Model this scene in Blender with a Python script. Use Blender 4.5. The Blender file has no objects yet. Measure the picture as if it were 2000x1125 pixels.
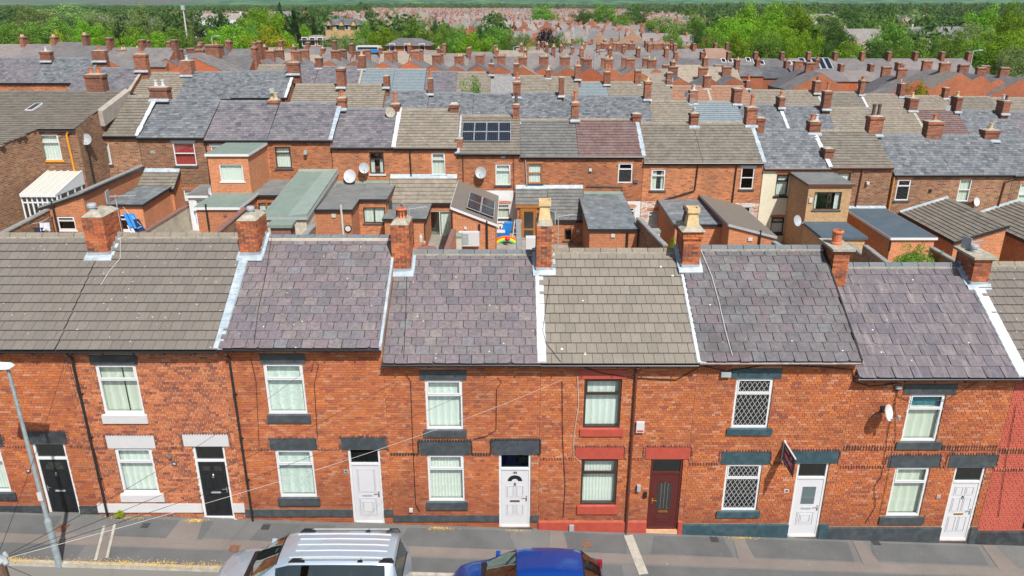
import bpy, math, random
import numpy as np
from mathutils import Vector, Matrix

R = random.Random(7)
sc = bpy.context.scene
COL = sc.collection
F, CX, CY, PITCH, H = 1471.0, 1000.0, 562.5, math.radians(20.6), 14.2

# ---------------------------------------------------------------- camera, sky, sun, exposure
cam_d = bpy.data.cameras.new('camera')
cam_d.sensor_width = 36
cam_d.lens = 36 * F / 2000
cam_d.clip_start, cam_d.clip_end = 0.1, 30000
cam = bpy.data.objects.new('camera', cam_d)
COL.objects.link(cam)
cam.location = (0, 0, H)
cam.rotation_euler = (math.pi / 2 - PITCH, 0, 0)
sc.camera = cam

SUN_EL, SUN_AZ = math.radians(53), math.radians(24)     # sun stands behind the camera, to the right
world = bpy.data.worlds.new('World')
sc.world = world
world.use_nodes = True
wn = world.node_tree
wn.nodes.clear()
sky_n = wn.nodes.new('ShaderNodeTexSky')
sky_n.sky_type = 'NISHITA'
sky_n.sun_disc = False
sky_n.sun_elevation = SUN_EL
sky_n.sun_rotation = math.pi - SUN_AZ
sky_n.air_density, sky_n.dust_density, sky_n.ozone_density = 1.0, 2.5, 1.0
bg_n = wn.nodes.new('ShaderNodeBackground')
bg_n.inputs[1].default_value = 0.095
wo_n = wn.nodes.new('ShaderNodeOutputWorld')
wn.links.new(sky_n.outputs[0], bg_n.inputs[0])
wn.links.new(bg_n.outputs[0], wo_n.inputs[0])
sun_d = bpy.data.lights.new('sun', 'SUN')
sun_d.energy = 4.8
sun_d.angle = math.radians(0.6)
sun_d.color = (1.0, 0.965, 0.91)
sun = bpy.data.objects.new('sun', sun_d)
COL.objects.link(sun)
sd = Vector((-math.sin(SUN_AZ) * math.cos(SUN_EL), math.cos(SUN_AZ) * math.cos(SUN_EL), -math.sin(SUN_EL)))
sun.rotation_euler = sd.to_track_quat('-Z', 'Y').to_euler()
sun.location = (20, -20, 60)
sc.view_settings.view_transform = 'Standard'
sc.view_settings.look = 'None'
sc.view_settings.gamma = 1.0
sc.view_settings.exposure = 0.32
sc.view_settings.use_curve_mapping = False
sc.cycles.use_denoising = True
sc.cycles.max_bounces = 6
sc.cycles.volume_bounces = 1
sc.cycles.transparent_max_bounces = 12

# ---------------------------------------------------------------- measuring helpers: a pixel of the photograph on a plane of the place
CP, SP = math.cos(PITCH), math.sin(PITCH)
def ray(px, py):
    a, b = (px - CX) / F, -(py - CY) / F
    return (a, CP + b * SP, -SP + b * CP)
def atY(px, py, Y):
    d = ray(px, py); t = Y / d[1]
    return Vector((d[0] * t, Y, H + d[2] * t))
def atZ(px, py, z):
    d = ray(px, py); t = (z - H) / d[2]
    return Vector((d[0] * t, d[1] * t, z))
def clamp(v, a, b): return max(a, min(b, v))
def gz(x, y):
    z = -0.040 * clamp(x, -45, 45) - 0.014 * clamp(y - 18, 0, 40)
    if y > 60:
        k = clamp((y - 60) / 60, 0, 1)
        z = z * (1 - k) + k * (-0.6 - 0.006 * clamp(x, -150, 150))
    if y > 500: z += (y - 500) * 0.0015
    return z

# ---------------------------------------------------------------- materials
MT = {}
class NT:
    def __init__(s, nt): s.nt = nt
    def __call__(s, typ, ins=None, **at):
        n = s.nt.nodes.new('ShaderNode' + typ)
        for k, v in at.items(): setattr(n, k, v)
        for k, v in (ins or {}).items():
            if isinstance(v, bpy.types.NodeSocket): s.nt.links.new(v, n.inputs[k])
            else: n.inputs[k].default_value = v
        return n
    def ramp(s, fac, stops, interp='LINEAR'):
        n = s.nt.nodes.new('ShaderNodeValToRGB')
        cr = n.color_ramp; cr.interpolation = interp
        while len(cr.elements) < len(stops): cr.elements.new(0.5)
        for e, (p, c) in zip(cr.elements, stops):
            e.position = p; e.color = (*c, 1) if len(c) == 3 else c
        s.nt.links.new(fac, n.inputs[0]); return n.outputs[0]
    def mix(s, f, a, b, bt='MIX'):
        n = s.nt.nodes.new('ShaderNodeMix'); n.data_type = 'RGBA'; n.blend_type = bt
        for i, v in ((0, f), (6, a), (7, b)):
            if isinstance(v, bpy.types.NodeSocket): s.nt.links.new(v, n.inputs[i])
            else: n.inputs[i].default_value = v if i == 0 else (*v, 1) if len(v) == 3 else v
        return n.outputs[2]
    def math(s, op, a, b=0.0, c=None):
        n = s.nt.nodes.new('ShaderNodeMath'); n.operation = op
        for i, v in enumerate((a, b) if c is None else (a, b, c)):
            if isinstance(v, bpy.types.NodeSocket): s.nt.links.new(v, n.inputs[i])
            else: n.inputs[i].default_value = v
        return n.outputs[0]
def new_mat(name):
    m = bpy.data.materials.new(name); m.use_nodes = True
    m.node_tree.nodes.clear(); MT[name] = m
    N = NT(m.node_tree)
    out = N('OutputMaterial')
    return m, N, out
def noise(N, scale, detail=3, vec=None, rough=0.55):
    ins = {'Scale': scale, 'Detail': detail, 'Roughness': rough}
    if vec is not None: ins['Vector'] = vec
    return N('TexNoise', ins).outputs['Fac']
def pal(cols):
    n = len(cols)
    return [(i / (n - 1) if n > 1 else 0, c) for i, c in enumerate(cols)]
def pieces(name, cols, rough=0.8, dirt=(0.05, 0.05, 0.05), dirt_amt=0.4, dirt_scale=0.8, speck=None, bump=0.3, fine=30, spec=0.3, vary=0.35, streak=None, patch=None, low=None):
    """material for things built of many pieces: each piece picks its own tone"""
    m, N, out = new_mat(name)
    pos = N('NewGeometry').outputs['Position']
    rnd = N.math('FRACT', N.math('ADD', N('Attribute', attribute_name='rnd').outputs['Fac'], N('ObjectInfo').outputs['Random']))
    c = N.ramp(rnd, pal(cols))
    nf = noise(N, fine, 4, pos)
    c = N.mix(1.0, c, N.ramp(nf, [(0.25, (1 - vary,) * 3), (0.75, (1 + vary,) * 3)]), 'MULTIPLY')
    nd = noise(N, dirt_scale, 5, pos, 0.65)
    c = N.mix(N.math('MULTIPLY', N.ramp(nd, [(0.45, (0, 0, 0)), (0.75, (1, 1, 1))]), dirt_amt), c, dirt)
    if patch:   # (colour, scale, threshold, amount)
        mp = N('Mapping', {'Vector': pos, 'Location': (5.3, 1.7, 9.1)}).outputs[0]
        npch = noise(N, patch[1], 3, mp)
        c = N.mix(N.math('MULTIPLY', N.ramp(npch, [(patch[2], (0, 0, 0)), (patch[2] + 0.12, (1, 1, 1))]), patch[3]), c, patch[0])
    if low:   # damp, redder bricks in the lowest courses
        sp = N('SeparateXYZ', {0: pos}); hz = N.math('ADD', sp.outputs[2], N.math('MULTIPLY', sp.outputs[0], 0.04))
        hz = N.math('ADD', hz, N.math('MULTIPLY', nd, 1.6))
        c = N.mix(N.math('MULTIPLY', N.ramp(N.math('DIVIDE', hz, 4.0), [(0.30, (1, 1, 1)), (0.62, (0, 0, 0))]), 0.42), c, low)
    if streak:
        mp = N('Mapping', {'Vector': pos, 'Scale': (9, 1.2, 1.2)}).outputs[0]
        ns = noise(N, 1.0, 4, mp, 0.7)
        c = N.mix(N.math('MULTIPLY', N.ramp(ns, [(0.5, (0, 0, 0)), (0.72, (1, 1, 1))]), streak[1]), c, streak[0])
    if speck:   # lichen dots
        v = N('TexVoronoi', {'Vector': pos, 'Scale': speck[1]})
        d = N.math('LESS_THAN', v.outputs['Distance'], speck[2])
        g = N.math('GREATER_THAN', N('SeparateColor', {0: v.outputs['Color']}).outputs[0], speck[3])
        c = N.mix(N.math('MULTIPLY', d, g), c, speck[0])
    bp = N('Bump', {'Strength': bump, 'Distance': 0.01, 'Height': nf})
    p = N('BsdfPrincipled', {'Base Color': c, 'Roughness': rough, 'Specular IOR Level': spec, 'Normal': bp.outputs[0]})
    m.node_tree.links.new(p.outputs[0], out.inputs[0]); return m
def plain(name, col, rough=0.5, metal=0.0, var=0.12, scale=6, spec=0.5, bump=0.0, coat=0.0, dirt=None):
    m, N, out = new_mat(name)
    pos = N('NewGeometry').outputs['Position']
    nf = noise(N, scale, 5, pos)
    c = N.mix(1.0, col, N.ramp(nf, [(0.25, (1 - var,) * 3), (0.75, (1 + var,) * 3)]), 'MULTIPLY')
    if dirt:
        nd = noise(N, dirt[1], 5, pos, 0.7)
        c = N.mix(N.math('MULTIPLY', N.ramp(nd, [(0.45, (0, 0, 0)), (0.68, (1, 1, 1))]), dirt[2]), c, dirt[0])
    ins = {'Base Color': c, 'Roughness': rough, 'Metallic': metal, 'Specular IOR Level': spec, 'Coat Weight': coat, 'Coat Roughness': 0.03}
    if bump: ins['Normal'] = N('Bump', {'Strength': bump, 'Distance': 0.01, 'Height': nf}).outputs[0]
    p = N('BsdfPrincipled', ins)
    m.node_tree.links.new(p.outputs[0], out.inputs[0]); return m
def brickwork(name, cols, mortar, rough=0.85, scale=1.0, dirt=(0.06, 0.04, 0.03), damt=0.45, painted=None):
    """courses of bricks for walls too far off to lay them one by one"""
    m, N, out = new_mat(name)
    oc = N('TexCoord').outputs['Object']
    s = N('SeparateXYZ', {0: oc})
    u = N.math('ADD', s.outputs[0], s.outputs[1])
    vec = N('CombineXYZ', {0: u, 1: s.outputs[2], 2: 0.0}).outputs[0]
    b = N('TexBrick', {'Vector': vec, 'Color1': (0, 0, 0, 1), 'Color2': (1, 1, 1, 1), 'Mortar': (0.5, 0.5, 0.5, 1), 'Scale': 1.0, 'Mortar Size': 0.007 * scale, 'Mortar Smooth': 0.3, 'Bias': 0.0, 'Brick Width': 0.225 * scale, 'Row Height': 0.075 * scale})
    t = N('SeparateColor', {0: b.outputs['Color']}).outputs[0]
    c = N.ramp(t, pal(cols))
    pos = N('NewGeometry').outputs['Position']
    oi = N('ObjectInfo').outputs['Random']
    nf = noise(N, 9, 4, pos)
    c = N.mix(1.0, c, N.ramp(nf, [(0.25, (0.75,) * 3), (0.75, (1.25,) * 3)]), 'MULTIPLY')
    nd = noise(N, 0.5, 5, pos, 0.65)
    c = N.mix(N.math('MULTIPLY', N.ramp(nd, [(0.42, (0, 0, 0)), (0.7, (1, 1, 1))]), damt), c, dirt)
    c = N.mix(b.outputs['Fac'], c, mortar)
    c = N.mix(1.0, c, N.ramp(oi, [(0, (0.8, 0.78, 0.78)), (1, (1.15, 1.15, 1.12))]), 'MULTIPLY')
    bp = N('Bump', {'Strength': 0.6, 'Distance': 0.01, 'Height': N.math('SUBTRACT', 1.0, b.outputs['Fac'])})
    p = N('BsdfPrincipled', {'Base Color': c, 'Roughness': rough, 'Normal': bp.outputs[0], 'Specular IOR Level': 0.2})
    m.node_tree.links.new(p.outputs[0], out.inputs[0]); return m
def farroof(name, cols, wid=0.5, row=0.2, dirt=(0.28, 0.27, 0.25), damt=0.4, rough=0.7, line=0.03):
    m, N, out = new_mat(name)
    oc = N('TexCoord').outputs['Object']
    s = N('SeparateXYZ', {0: oc})
    vec = N('CombineXYZ', {0: s.outputs[0], 1: N.math('MULTIPLY', s.outputs[2], 1.9), 2: 0.0}).outputs[0]
    b = N('TexBrick', {'Vector': vec, 'Color1': (0, 0, 0, 1), 'Color2': (1, 1, 1, 1), 'Mortar': (0.1, 0.1, 0.1, 1), 'Scale': 1.0, 'Mortar Size': line, 'Mortar Smooth': 0.5, 'Bias': 0.0, 'Brick Width': wid, 'Row Height': row})
    c = N.ramp(N('SeparateColor', {0: b.outputs['Color']}).outputs[0], pal(cols))
    pos = N('NewGeometry').outputs['Position']
    nd = noise(N, 0.7, 5, pos, 0.65)
    c = N.mix(N.math('MULTIPLY', N.ramp(nd, [(0.45, (0, 0, 0)), (0.7, (1, 1, 1))]), damt), c, dirt)
    oi = N('ObjectInfo').outputs['Random']
    c = N.mix(1.0, c, N.ramp(oi, [(0, (0.72, 0.72, 0.76)), (0.5, (1.0, 0.98, 1.0)), (1, (1.2, 1.14, 1.1))]), 'MULTIPLY')
    c = N.mix(N.math('MULTIPLY', b.outputs['Fac'], 0.7), c, (0.05, 0.05, 0.05))
    p = N('BsdfPrincipled', {'Base Color': c, 'Roughness': rough, 'Specular IOR Level': 0.3})
    m.node_tree.links.new(p.outputs[0], out.inputs[0]); return m
def glass(name, tint=(0.75, 0.85, 0.82), base=0.12, rough=0.02):
    m, N, out = new_mat(name)
    fr = N('LayerWeight', {'Blend': 0.5}).outputs['Facing']
    f = N.math('MINIMUM', N.math('ADD', N.math('MULTIPLY', N.math('POWER', fr, 3.0), 0.8), base), 1.0)
    t = N('BsdfTransparent', {'Color': (*tint, 1)})
    g = N('BsdfGlossy', {'Color': (0.9, 0.95, 0.95, 1), 'Roughness': rough})
    mx = N('MixShader', {0: f, 1: t.outputs[0], 2: g.outputs[0]})
    m.node_tree.links.new(mx.outputs[0], out.inputs[0]); return m
def curtain(name, col, folds=30, lace=False):
    m, N, out = new_mat(name)
    pos = N('NewGeometry').outputs['Position']
    s = N('SeparateXYZ', {0: pos})
    wob = noise(N, 3, 2, pos)
    w = N.math('SINE', N.math('ADD', N.math('MULTIPLY', s.outputs[0], folds), N.math('MULTIPLY', wob, 3)))
    c = N.ramp(w, [(0, tuple(k * 0.86 for k in col)), (1, col)])  # fold shading put into the cloth colour, darker in the troughs
    if lace:
        v = N('TexVoronoi', {'Vector': pos, 'Scale': 14})
        c = N.mix(N.ramp(v.outputs['Distance'], [(0.25, (0.75,) * 3), (0.45, (0, 0, 0))]), c, tuple(k * 0.7 for k in col))
    b = N('Bump', {'Strength': 0.25, 'Distance': 0.03, 'Height': w})
    p = N('BsdfPrincipled', {'Base Color': c, 'Roughness': 0.9, 'Normal': b.outputs[0]})
    m.node_tree.links.new(p.outputs[0], out.inputs[0]); return m

OR0 = [(0.47, 0.145, 0.055), (0.58, 0.195, 0.062), (0.40, 0.12, 0.055), (0.62, 0.225, 0.07), (0.52, 0.16, 0.055), (0.60, 0.30, 0.16), (0.50, 0.155, 0.055), (0.56, 0.18, 0.058), (0.30, 0.10, 0.065), (0.64, 0.235, 0.08), (0.42, 0.11, 0.06)]
OR = [(a * .80, b * .77, c * .84) for a, b, c in OR0]
pieces('brick_orange', OR, low=(0.13, 0.035, 0.028), vary=0.32, dirt=(0.15, 0.055, 0.038), dirt_amt=0.55, patch=((0.45, 0.26, 0.17), 1.1, 0.66, 0.3))
pieces('brick_russet', [(0.341, 0.103, 0.050), (0.464, 0.155, 0.059), (0.206, 0.072, 0.050), (0.537, 0.206, 0.089), (0.433, 0.124, 0.050), (0.175, 0.062, 0.050), (0.516, 0.175, 0.069)], dirt=(0.2, 0.08, 0.05), dirt_amt=0.4)
pieces('brick_stack', [(0.32, 0.08, 0.035), (0.48, 0.13, 0.045), (0.22, 0.06, 0.035), (0.52, 0.17, 0.06), (0.12, 0.045, 0.035)], dirt=(0.07, 0.045, 0.035), dirt_amt=0.75, dirt_scale=2.2)
pieces('brick_red_paint', [(0.44, 0.105, 0.07), (0.46, 0.11, 0.075), (0.43, 0.10, 0.068)], rough=0.6, dirt=(0.25, 0.05, 0.04), dirt_amt=0.5, vary=0.12)
pieces('brick_string', [(0.16, 0.07, 0.05), (0.34, 0.12, 0.07), (0.42, 0.18, 0.11), (0.12, 0.06, 0.05)], dirt_amt=0.3)
plain('string_black', (0.035, 0.045, 0.05), 0.5, var=0.3)
plain('mortar_light', (0.58, 0.44, 0.32), 0.95, var=0.15, bump=0.3)
plain('mortar_orange', (0.46, 0.22, 0.11), 0.95, var=0.25, bump=0.3, dirt=((0.2, 0.10, 0.07), 0.7, 0.6))
plain('mortar_stack', (0.42, 0.34, 0.26), 0.95, var=0.25, bump=0.3)
plain('mortar_red', (0.42, 0.10, 0.068), 0.8, var=0.2)
pieces('slate_plum', [(0.137, 0.117, 0.131), (0.160, 0.128, 0.139), (0.127, 0.115, 0.130), (0.174, 0.141, 0.149), (0.145, 0.131, 0.134), (0.116, 0.105, 0.119), (0.155, 0.124, 0.134), (0.186, 0.160, 0.156), (0.139, 0.121, 0.139), (0.155, 0.157, 0.167)], rough=0.6, dirt=(0.085, 0.085, 0.075), dirt_amt=0.5, dirt_scale=1.3, fine=11, vary=0.28, speck=((0.55, 0.50, 0.42), 5, 0.10, 0.86), spec=0.4)
pieces('slate_mauve', [(0.112, 0.098, 0.113), (0.136, 0.120, 0.132), (0.100, 0.092, 0.109), (0.149, 0.130, 0.137), (0.120, 0.107, 0.123), (0.133, 0.119, 0.123)], rough=0.55, dirt=(0.10, 0.09, 0.10), dirt_amt=0.35, fine=9, vary=0.22, streak=((0.40, 0.34, 0.31), 0.35), speck=((0.6, 0.55, 0.48), 4, 0.09, 0.88))
pieces('slate_soot', [(0.119, 0.112, 0.119), (0.133, 0.120, 0.126), (0.109, 0.105, 0.114), (0.144, 0.130, 0.135), (0.127, 0.118, 0.123), (0.139, 0.110, 0.119), (0.126, 0.129, 0.135), (0.154, 0.148, 0.145)], rough=0.55, dirt=(0.045, 0.045, 0.05), dirt_amt=0.7, dirt_scale=0.9, fine=9, vary=0.25, speck=((0.6, 0.55, 0.48), 4, 0.09, 0.88))
pieces('tile_brown', [(0.154, 0.137, 0.119), (0.169, 0.150, 0.133), (0.143, 0.128, 0.115), (0.161, 0.146, 0.129)], rough=0.9, dirt=(0.12, 0.115, 0.095), dirt_amt=0.45, dirt_scale=0.9, fine=22, vary=0.16, speck=((0.48, 0.45, 0.38), 5.5, 0.10, 0.6), streak=((0.13, 0.12, 0.10), 0.35))
pieces('tile_sand', [(0.195, 0.172, 0.142), (0.218, 0.193, 0.16), (0.18, 0.16, 0.134), (0.21, 0.185, 0.152)], rough=0.9, dirt=(0.16, 0.15, 0.125), dirt_amt=0.4, dirt_scale=1.2, fine=22, vary=0.16, speck=((0.66, 0.62, 0.52), 3.0, 0.10, 0.80), streak=((0.16, 0.155, 0.14), 0.45))
pieces('ridge_dark', [(0.14, 0.16, 0.18), (0.11, 0.13, 0.15), (0.17, 0.18, 0.19)], dirt=(0.22, 0.2, 0.16), dirt_amt=0.4, dirt_scale=3)
pieces('ridge_brown', [(0.20, 0.17, 0.135), (0.24, 0.21, 0.165)], dirt=(0.12, 0.11, 0.09), dirt_amt=0.4, dirt_scale=3)
plain('bedding', (0.50, 0.44, 0.36), 0.95, var=0.2, bump=0.3)
plain('felt', (0.035, 0.035, 0.04), 0.9)
plain('flashing_white', (0.48, 0.51, 0.54), 0.6, var=0.14, scale=4, dirt=((0.35, 0.36, 0.37), 2.5, 0.4))
plain('flashing_lead', (0.27, 0.33, 0.37), 0.55, var=0.2, scale=5, dirt=((0.6, 0.63, 0.65), 3, 0.5))
plain('upvc_white', (0.62, 0.63, 0.64), 0.3, var=0.03)
plain('upvc_brown', (0.045, 0.03, 0.025), 0.35, var=0.1)
plain('wood_oak', (0.34, 0.13, 0.03), 0.4, var=0.25, scale=12)
plain('paint_white', (0.50, 0.50, 0.51), 0.6, var=0.06, dirt=((0.5, 0.47, 0.44), 3, 0.3))
plain('paint_black', (0.03, 0.035, 0.04), 0.5, var=0.25, dirt=((0.12, 0.13, 0.13), 3, 0.35))
plain('paint_slate', (0.045, 0.055, 0.062), 0.5, var=0.2, dirt=((0.12, 0.13, 0.14), 3, 0.3))
plain('paint_teal', (0.028, 0.065, 0.082), 0.5, var=0.2, dirt=((0.11, 0.14, 0.15), 3, 0.3))
plain('paint_red', (0.38, 0.065, 0.042), 0.5, var=0.15, dirt=((0.32, 0.06, 0.04), 2, 0.3))
plain('door_black', (0.012, 0.014, 0.016), 0.25, var=0.1)
plain('door_maroon', (0.085, 0.017, 0.015), 0.3, var=0.2, scale=14)
plain('door_white', (0.56, 0.56, 0.58), 0.35, var=0.03)
plain('step_tile', (0.62, 0.36, 0.20), 0.7, var=0.2)
plain('gutter_black', (0.018, 0.018, 0.02), 0.4)
plain('gutter_grey', (0.30, 0.26, 0.25), 0.7, var=0.3, dirt=((0.12, 0.08, 0.07), 4, 0.6))
plain('pipe_brown', (0.10, 0.035, 0.022), 0.5)
plain('pipe_ochre', (0.65, 0.26, 0.02), 0.5)
plain('chrome', (0.7, 0.7, 0.7), 0.25, metal=1.0)
plain('brass', (0.65, 0.42, 0.10), 0.3, metal=1.0)
plain('ink', (0.01, 0.01, 0.01), 0.5)
plain('cable_black', (0.012, 0.012, 0.014), 0.6)
plain('cable_white', (0.52, 0.51, 0.48), 0.6)
plain('mortar_cap', (0.33, 0.30, 0.25), 0.95, var=0.35, scale=9, bump=0.8, dirt=((0.16, 0.17, 0.08), 4, 0.6))
plain('pot_terracotta', (0.46, 0.14, 0.06), 0.8, var=0.25, dirt=((0.2, 0.1, 0.07), 4, 0.4))
plain('pot_buff', (0.58, 0.42, 0.22), 0.85, var=0.25, dirt=((0.2, 0.16, 0.1), 4, 0.5))
plain('pot_dark', (0.10, 0.06, 0.05), 0.85, var=0.3)
plain('metal_grey', (0.32, 0.345, 0.36), 0.55, metal=0.0, var=0.15)
plain('lamp_grey', (0.30, 0.36, 0.38), 0.55, metal=0.3, var=0.2)
plain('lamp_shell', (0.62, 0.72, 0.72), 0.4)
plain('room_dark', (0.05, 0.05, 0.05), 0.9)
glass('window_glass', tint=(0.93, 0.97, 0.95), base=0.06)
glass('dark_glass', tint=(0.45, 0.52, 0.54), base=0.10)
glass('frosted', tint=(0.42, 0.50, 0.50), base=0.16, rough=0.3)
curtain('net_white', (0.86, 0.88, 0.86), 34)
curtain('net_lace', (0.84, 0.88, 0.86), 22, lace=True)
curtain('blind_white', (0.88, 0.88, 0.84), 70)
curtain('drape_cream', (0.78, 0.78, 0.70), 26)
curtain('drape_red', (0.45, 0.05, 0.05), 30)
curtain('drape_teal', (0.02, 0.25, 0.35), 30)

# ---------------------------------------------------------------- mesh builder
def finish_mesh(name, V, Fc, mi, rn, mats, smooth):
    me = bpy.data.meshes.new(name)
    me.from_pydata(V, [], Fc)
    for m in mats: me.materials.append(MT[m])
    if len(mats) > 1: me.polygons.foreach_set('material_index', mi)
    if any(rn):
        a = me.attributes.new('rnd', 'FLOAT', 'FACE'); a.data.foreach_set('value', rn)
    if smooth: me.polygons.foreach_set('use_smooth', [True] * len(Fc))
    me.update()
    return me
class MB:
    def __init__(s, *mats): s.v, s.f, s.m, s.r, s.mats = [], [], [], [], list(mats)
    def face(s, pts, mi=0, r=0.0):
        n = len(s.v); s.v += [tuple(p) for p in pts]; s.f.append(tuple(range(n, n + len(pts)))); s.m.append(mi); s.r.append(r)
    def box(s, x0, x1, y0, y1, z0, z1, mi=0, r=0.0, open_back=False):
        n = len(s.v)
        s.v += [(x0, y0, z0), (x1, y0, z0), (x1, y1, z0), (x0, y1, z0), (x0, y0, z1), (x1, y0, z1), (x1, y1, z1), (x0, y1, z1)]
        fs = [(0, 1, 5, 4), (1, 2, 6, 5), (3, 0, 4, 7), (4, 5, 6, 7), (0, 3, 2, 1)]
        if not open_back: fs.append((2, 3, 7, 6))
        for f in fs: s.f.append(tuple(n + i for i in f)); s.m.append(mi); s.r.append(r)
        return s
    def hexa(s, p, mi=0, r=0.0):
        """eight corners: bottom four then top four, each counter-clockwise from above"""
        n = len(s.v); s.v += [tuple(q) for q in p]
        for f in [(0, 1, 5, 4), (1, 2, 6, 5), (2, 3, 7, 6), (3, 0, 4, 7), (4, 5, 6, 7), (0, 3, 2, 1)]:
            s.f.append(tuple(n + i for i in f)); s.m.append(mi); s.r.append(r)
        return s
    def beam(s, a, b, w, h=None, mi=0, up=(0, 0, 1), r=0.0):
        a, b = Vector(a), Vector(b); d = (b - a).normalized(); u = Vector(up)
        if abs(d.dot(u)) > 0.99: u = Vector((0, 1, 0))
        x = d.cross(u).normalized() * w / 2; y = x.cross(d).normalized() * (h or w) / 2
        s.hexa([a - x - y, a + x - y, b + x - y, b - x - y, a - x + y, a + x + y, b + x + y, b - x + y], mi, r); return s
    def tube(s, pts, rad, n=6, mi=0, cap=True):
        pts = [Vector(p) for p in pts]
        rads = rad if isinstance(rad, (list, tuple)) else [rad] * len(pts)
        rings = []
        for i, p in enumerate(pts):
            d = (pts[min(i + 1, len(pts) - 1)] - pts[max(i - 1, 0)]).normalized()
            u = Vector((0, 0, 1)) if abs(d.z) < 0.9 else Vector((0, 1, 0))
            x = d.cross(u).normalized(); y = d.cross(x).normalized()
            k = len(s.v)
            for j in range(n):
                a = 2 * math.pi * j / n; s.v.append(tuple(p + (x * math.cos(a) + y * math.sin(a)) * rads[i]))
            rings.append(k)
        for a, b in zip(rings, rings[1:]):
            for j in range(n):
                s.f.append((a + j, a + (j + 1) % n, b + (j + 1) % n, b + j)); s.m.append(mi); s.r.append(0.0)
        if cap:
            for k in (rings[0], rings[-1]): s.f.append(tuple(k + j for j in range(n))); s.m.append(mi); s.r.append(0.0)
        return s
    def lathe(s, c, prof, n=12, mi=0, axis='Z'):
        rings = []
        for r, h in prof:
            k = len(s.v)
            for j in range(n):
                a = 2 * math.pi * j / n
                if axis == 'Z': s.v.append((c[0] + r * math.cos(a), c[1] + r * math.sin(a), c[2] + h))
                else: s.v.append((c[0] + r * math.cos(a), c[1] - h, c[2] + r * math.sin(a)))
            rings.append(k)
        for a, b in zip(rings, rings[1:]):
            for j in range(n):
                s.f.append((a + j, a + (j + 1) % n, b + (j + 1) % n, b + j)); s.m.append(mi); s.r.append(0.0)
        for k in (rings[0], rings[-1]): s.f.append(tuple(k + j for j in range(n))); s.m.append(mi); s.r.append(0.0)
        return s
    def build(s, name, parent=None, smooth=False, mesh_only=False, off=None, **props):
        if off is None: off = top_loc(parent) if parent else Vector((0, 0, 0))
        V = [(a - off[0], b - off[1], c - off[2]) for a, b, c in s.v]
        me = finish_mesh(name, V, s.f, s.m, s.r, s.mats, smooth)
        if mesh_only: return me
        return link(name, me, parent, **props)
def link(name, me, parent=None, **props):
    o = bpy.data.objects.new(name, me); COL.objects.link(o)
    if parent: o.parent = parent
    for k, v in props.items(): o[k] = v
    return o
def top_loc(o):
    while o.parent: o = o.parent
    return o.location
def thing(name, label, cat, loc, group=None, rz=0.0):
    o = bpy.data.objects.new(name, None); COL.objects.link(o)
    o.empty_display_size = 0.3
    o.location = loc; o.rotation_euler = (0, 0, rz); o['label'] = label; o['category'] = cat
    if group: o['group'] = group
    return o
def tag(o, label, cat, group=None):
    o['label'] = label; o['category'] = cat
    if group: o['group'] = group
    return o
def single(mb, name, label, cat, group=None, smooth=False):
    """one-mesh thing with its origin at the base of its shape"""
    xs = [v[0] for v in mb.v]; ys = [v[1] for v in mb.v]; zs = [v[2] for v in mb.v]
    off = Vector(((min(xs) + max(xs)) / 2, (min(ys) + max(ys)) / 2, min(zs)))
    o = mb.build(name, None, smooth, off=off); o.location = off
    return tag(o, label, cat, group)
def holes(mb, x0, x1, z0, z1, y, rects, mi=0, depth=0.08, plane=None):
    """a wall face at y with openings and their reveals; plane(u, d, z) maps to space"""
    P = plane or (lambda u, d, z: (u, y + d, z))
    xs = sorted({x0, x1, *[a for r in rects for a in (r[0], r[1])]}); zs = sorted({z0, z1, *[a for r in rects for a in (r[2], r[3])]})
    xs = [x for x in xs if x0 <= x <= x1]; zs = [z for z in zs if z0 <= z <= z1]
    for a, b in zip(xs, xs[1:]):
        for c, d in zip(zs, zs[1:]):
            mx, mz = (a + b) / 2, (c + d) / 2
            if any(r[0] < mx < r[1] and r[2] < mz < r[3] for r in rects): continue
            mb.face([P(a, 0, c), P(b, 0, c), P(b, 0, d), P(a, 0, d)], mi)
    for a, b, c, d in [r[:4] for r in rects]:
        mb.face([P(a, 0, c), P(a, depth, c), P(a, depth, d), P(a, 0, d)], mi)
        mb.face([P(b, depth, c), P(b, 0, c), P(b, 0, d), P(b, depth, d)], mi)
        mb.face([P(a, 0, d), P(a, depth, d), P(b, depth, d), P(b, 0, d)], mi)
        mb.face([P(a, depth, c), P(a, 0, c), P(b, 0, c), P(b, depth, c)], mi)
_txt = {}
def text_mesh(body, size, mat, bold=0.0):
    k = (body, size, mat)
    if k not in _txt:
        cu = bpy.data.curves.new('lettering', 'FONT'); cu.body = body; cu.size = size; cu.align_x = 'CENTER'; cu.align_y = 'CENTER'; cu.extrude = 0.002; cu.offset = bold
        o = bpy.data.objects.new('lettering', cu); COL.objects.link(o)
        dg = bpy.context.evaluated_depsgraph_get(); dg.update()
        me = bpy.data.meshes.new_from_object(o.evaluated_get(dg))
        bpy.data.objects.remove(o); bpy.data.curves.remove(cu)
        me.materials.clear(); me.materials.append(MT[mat]); _txt[k] = me
    return _txt[k]
def place_text(body, size, mat, parent, loc, xax, yax, name='lettering', bold=0.0):
    me = text_mesh(body, size, mat, bold)
    o = link(name, me, parent)
    x, y = Vector(xax), Vector(yax); z = x.cross(y)
    M = Matrix((x, y, z)).transposed().to_4x4(); M.translation = Vector(loc) - top_loc(parent)
    o.matrix_local = M
    return o
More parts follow.
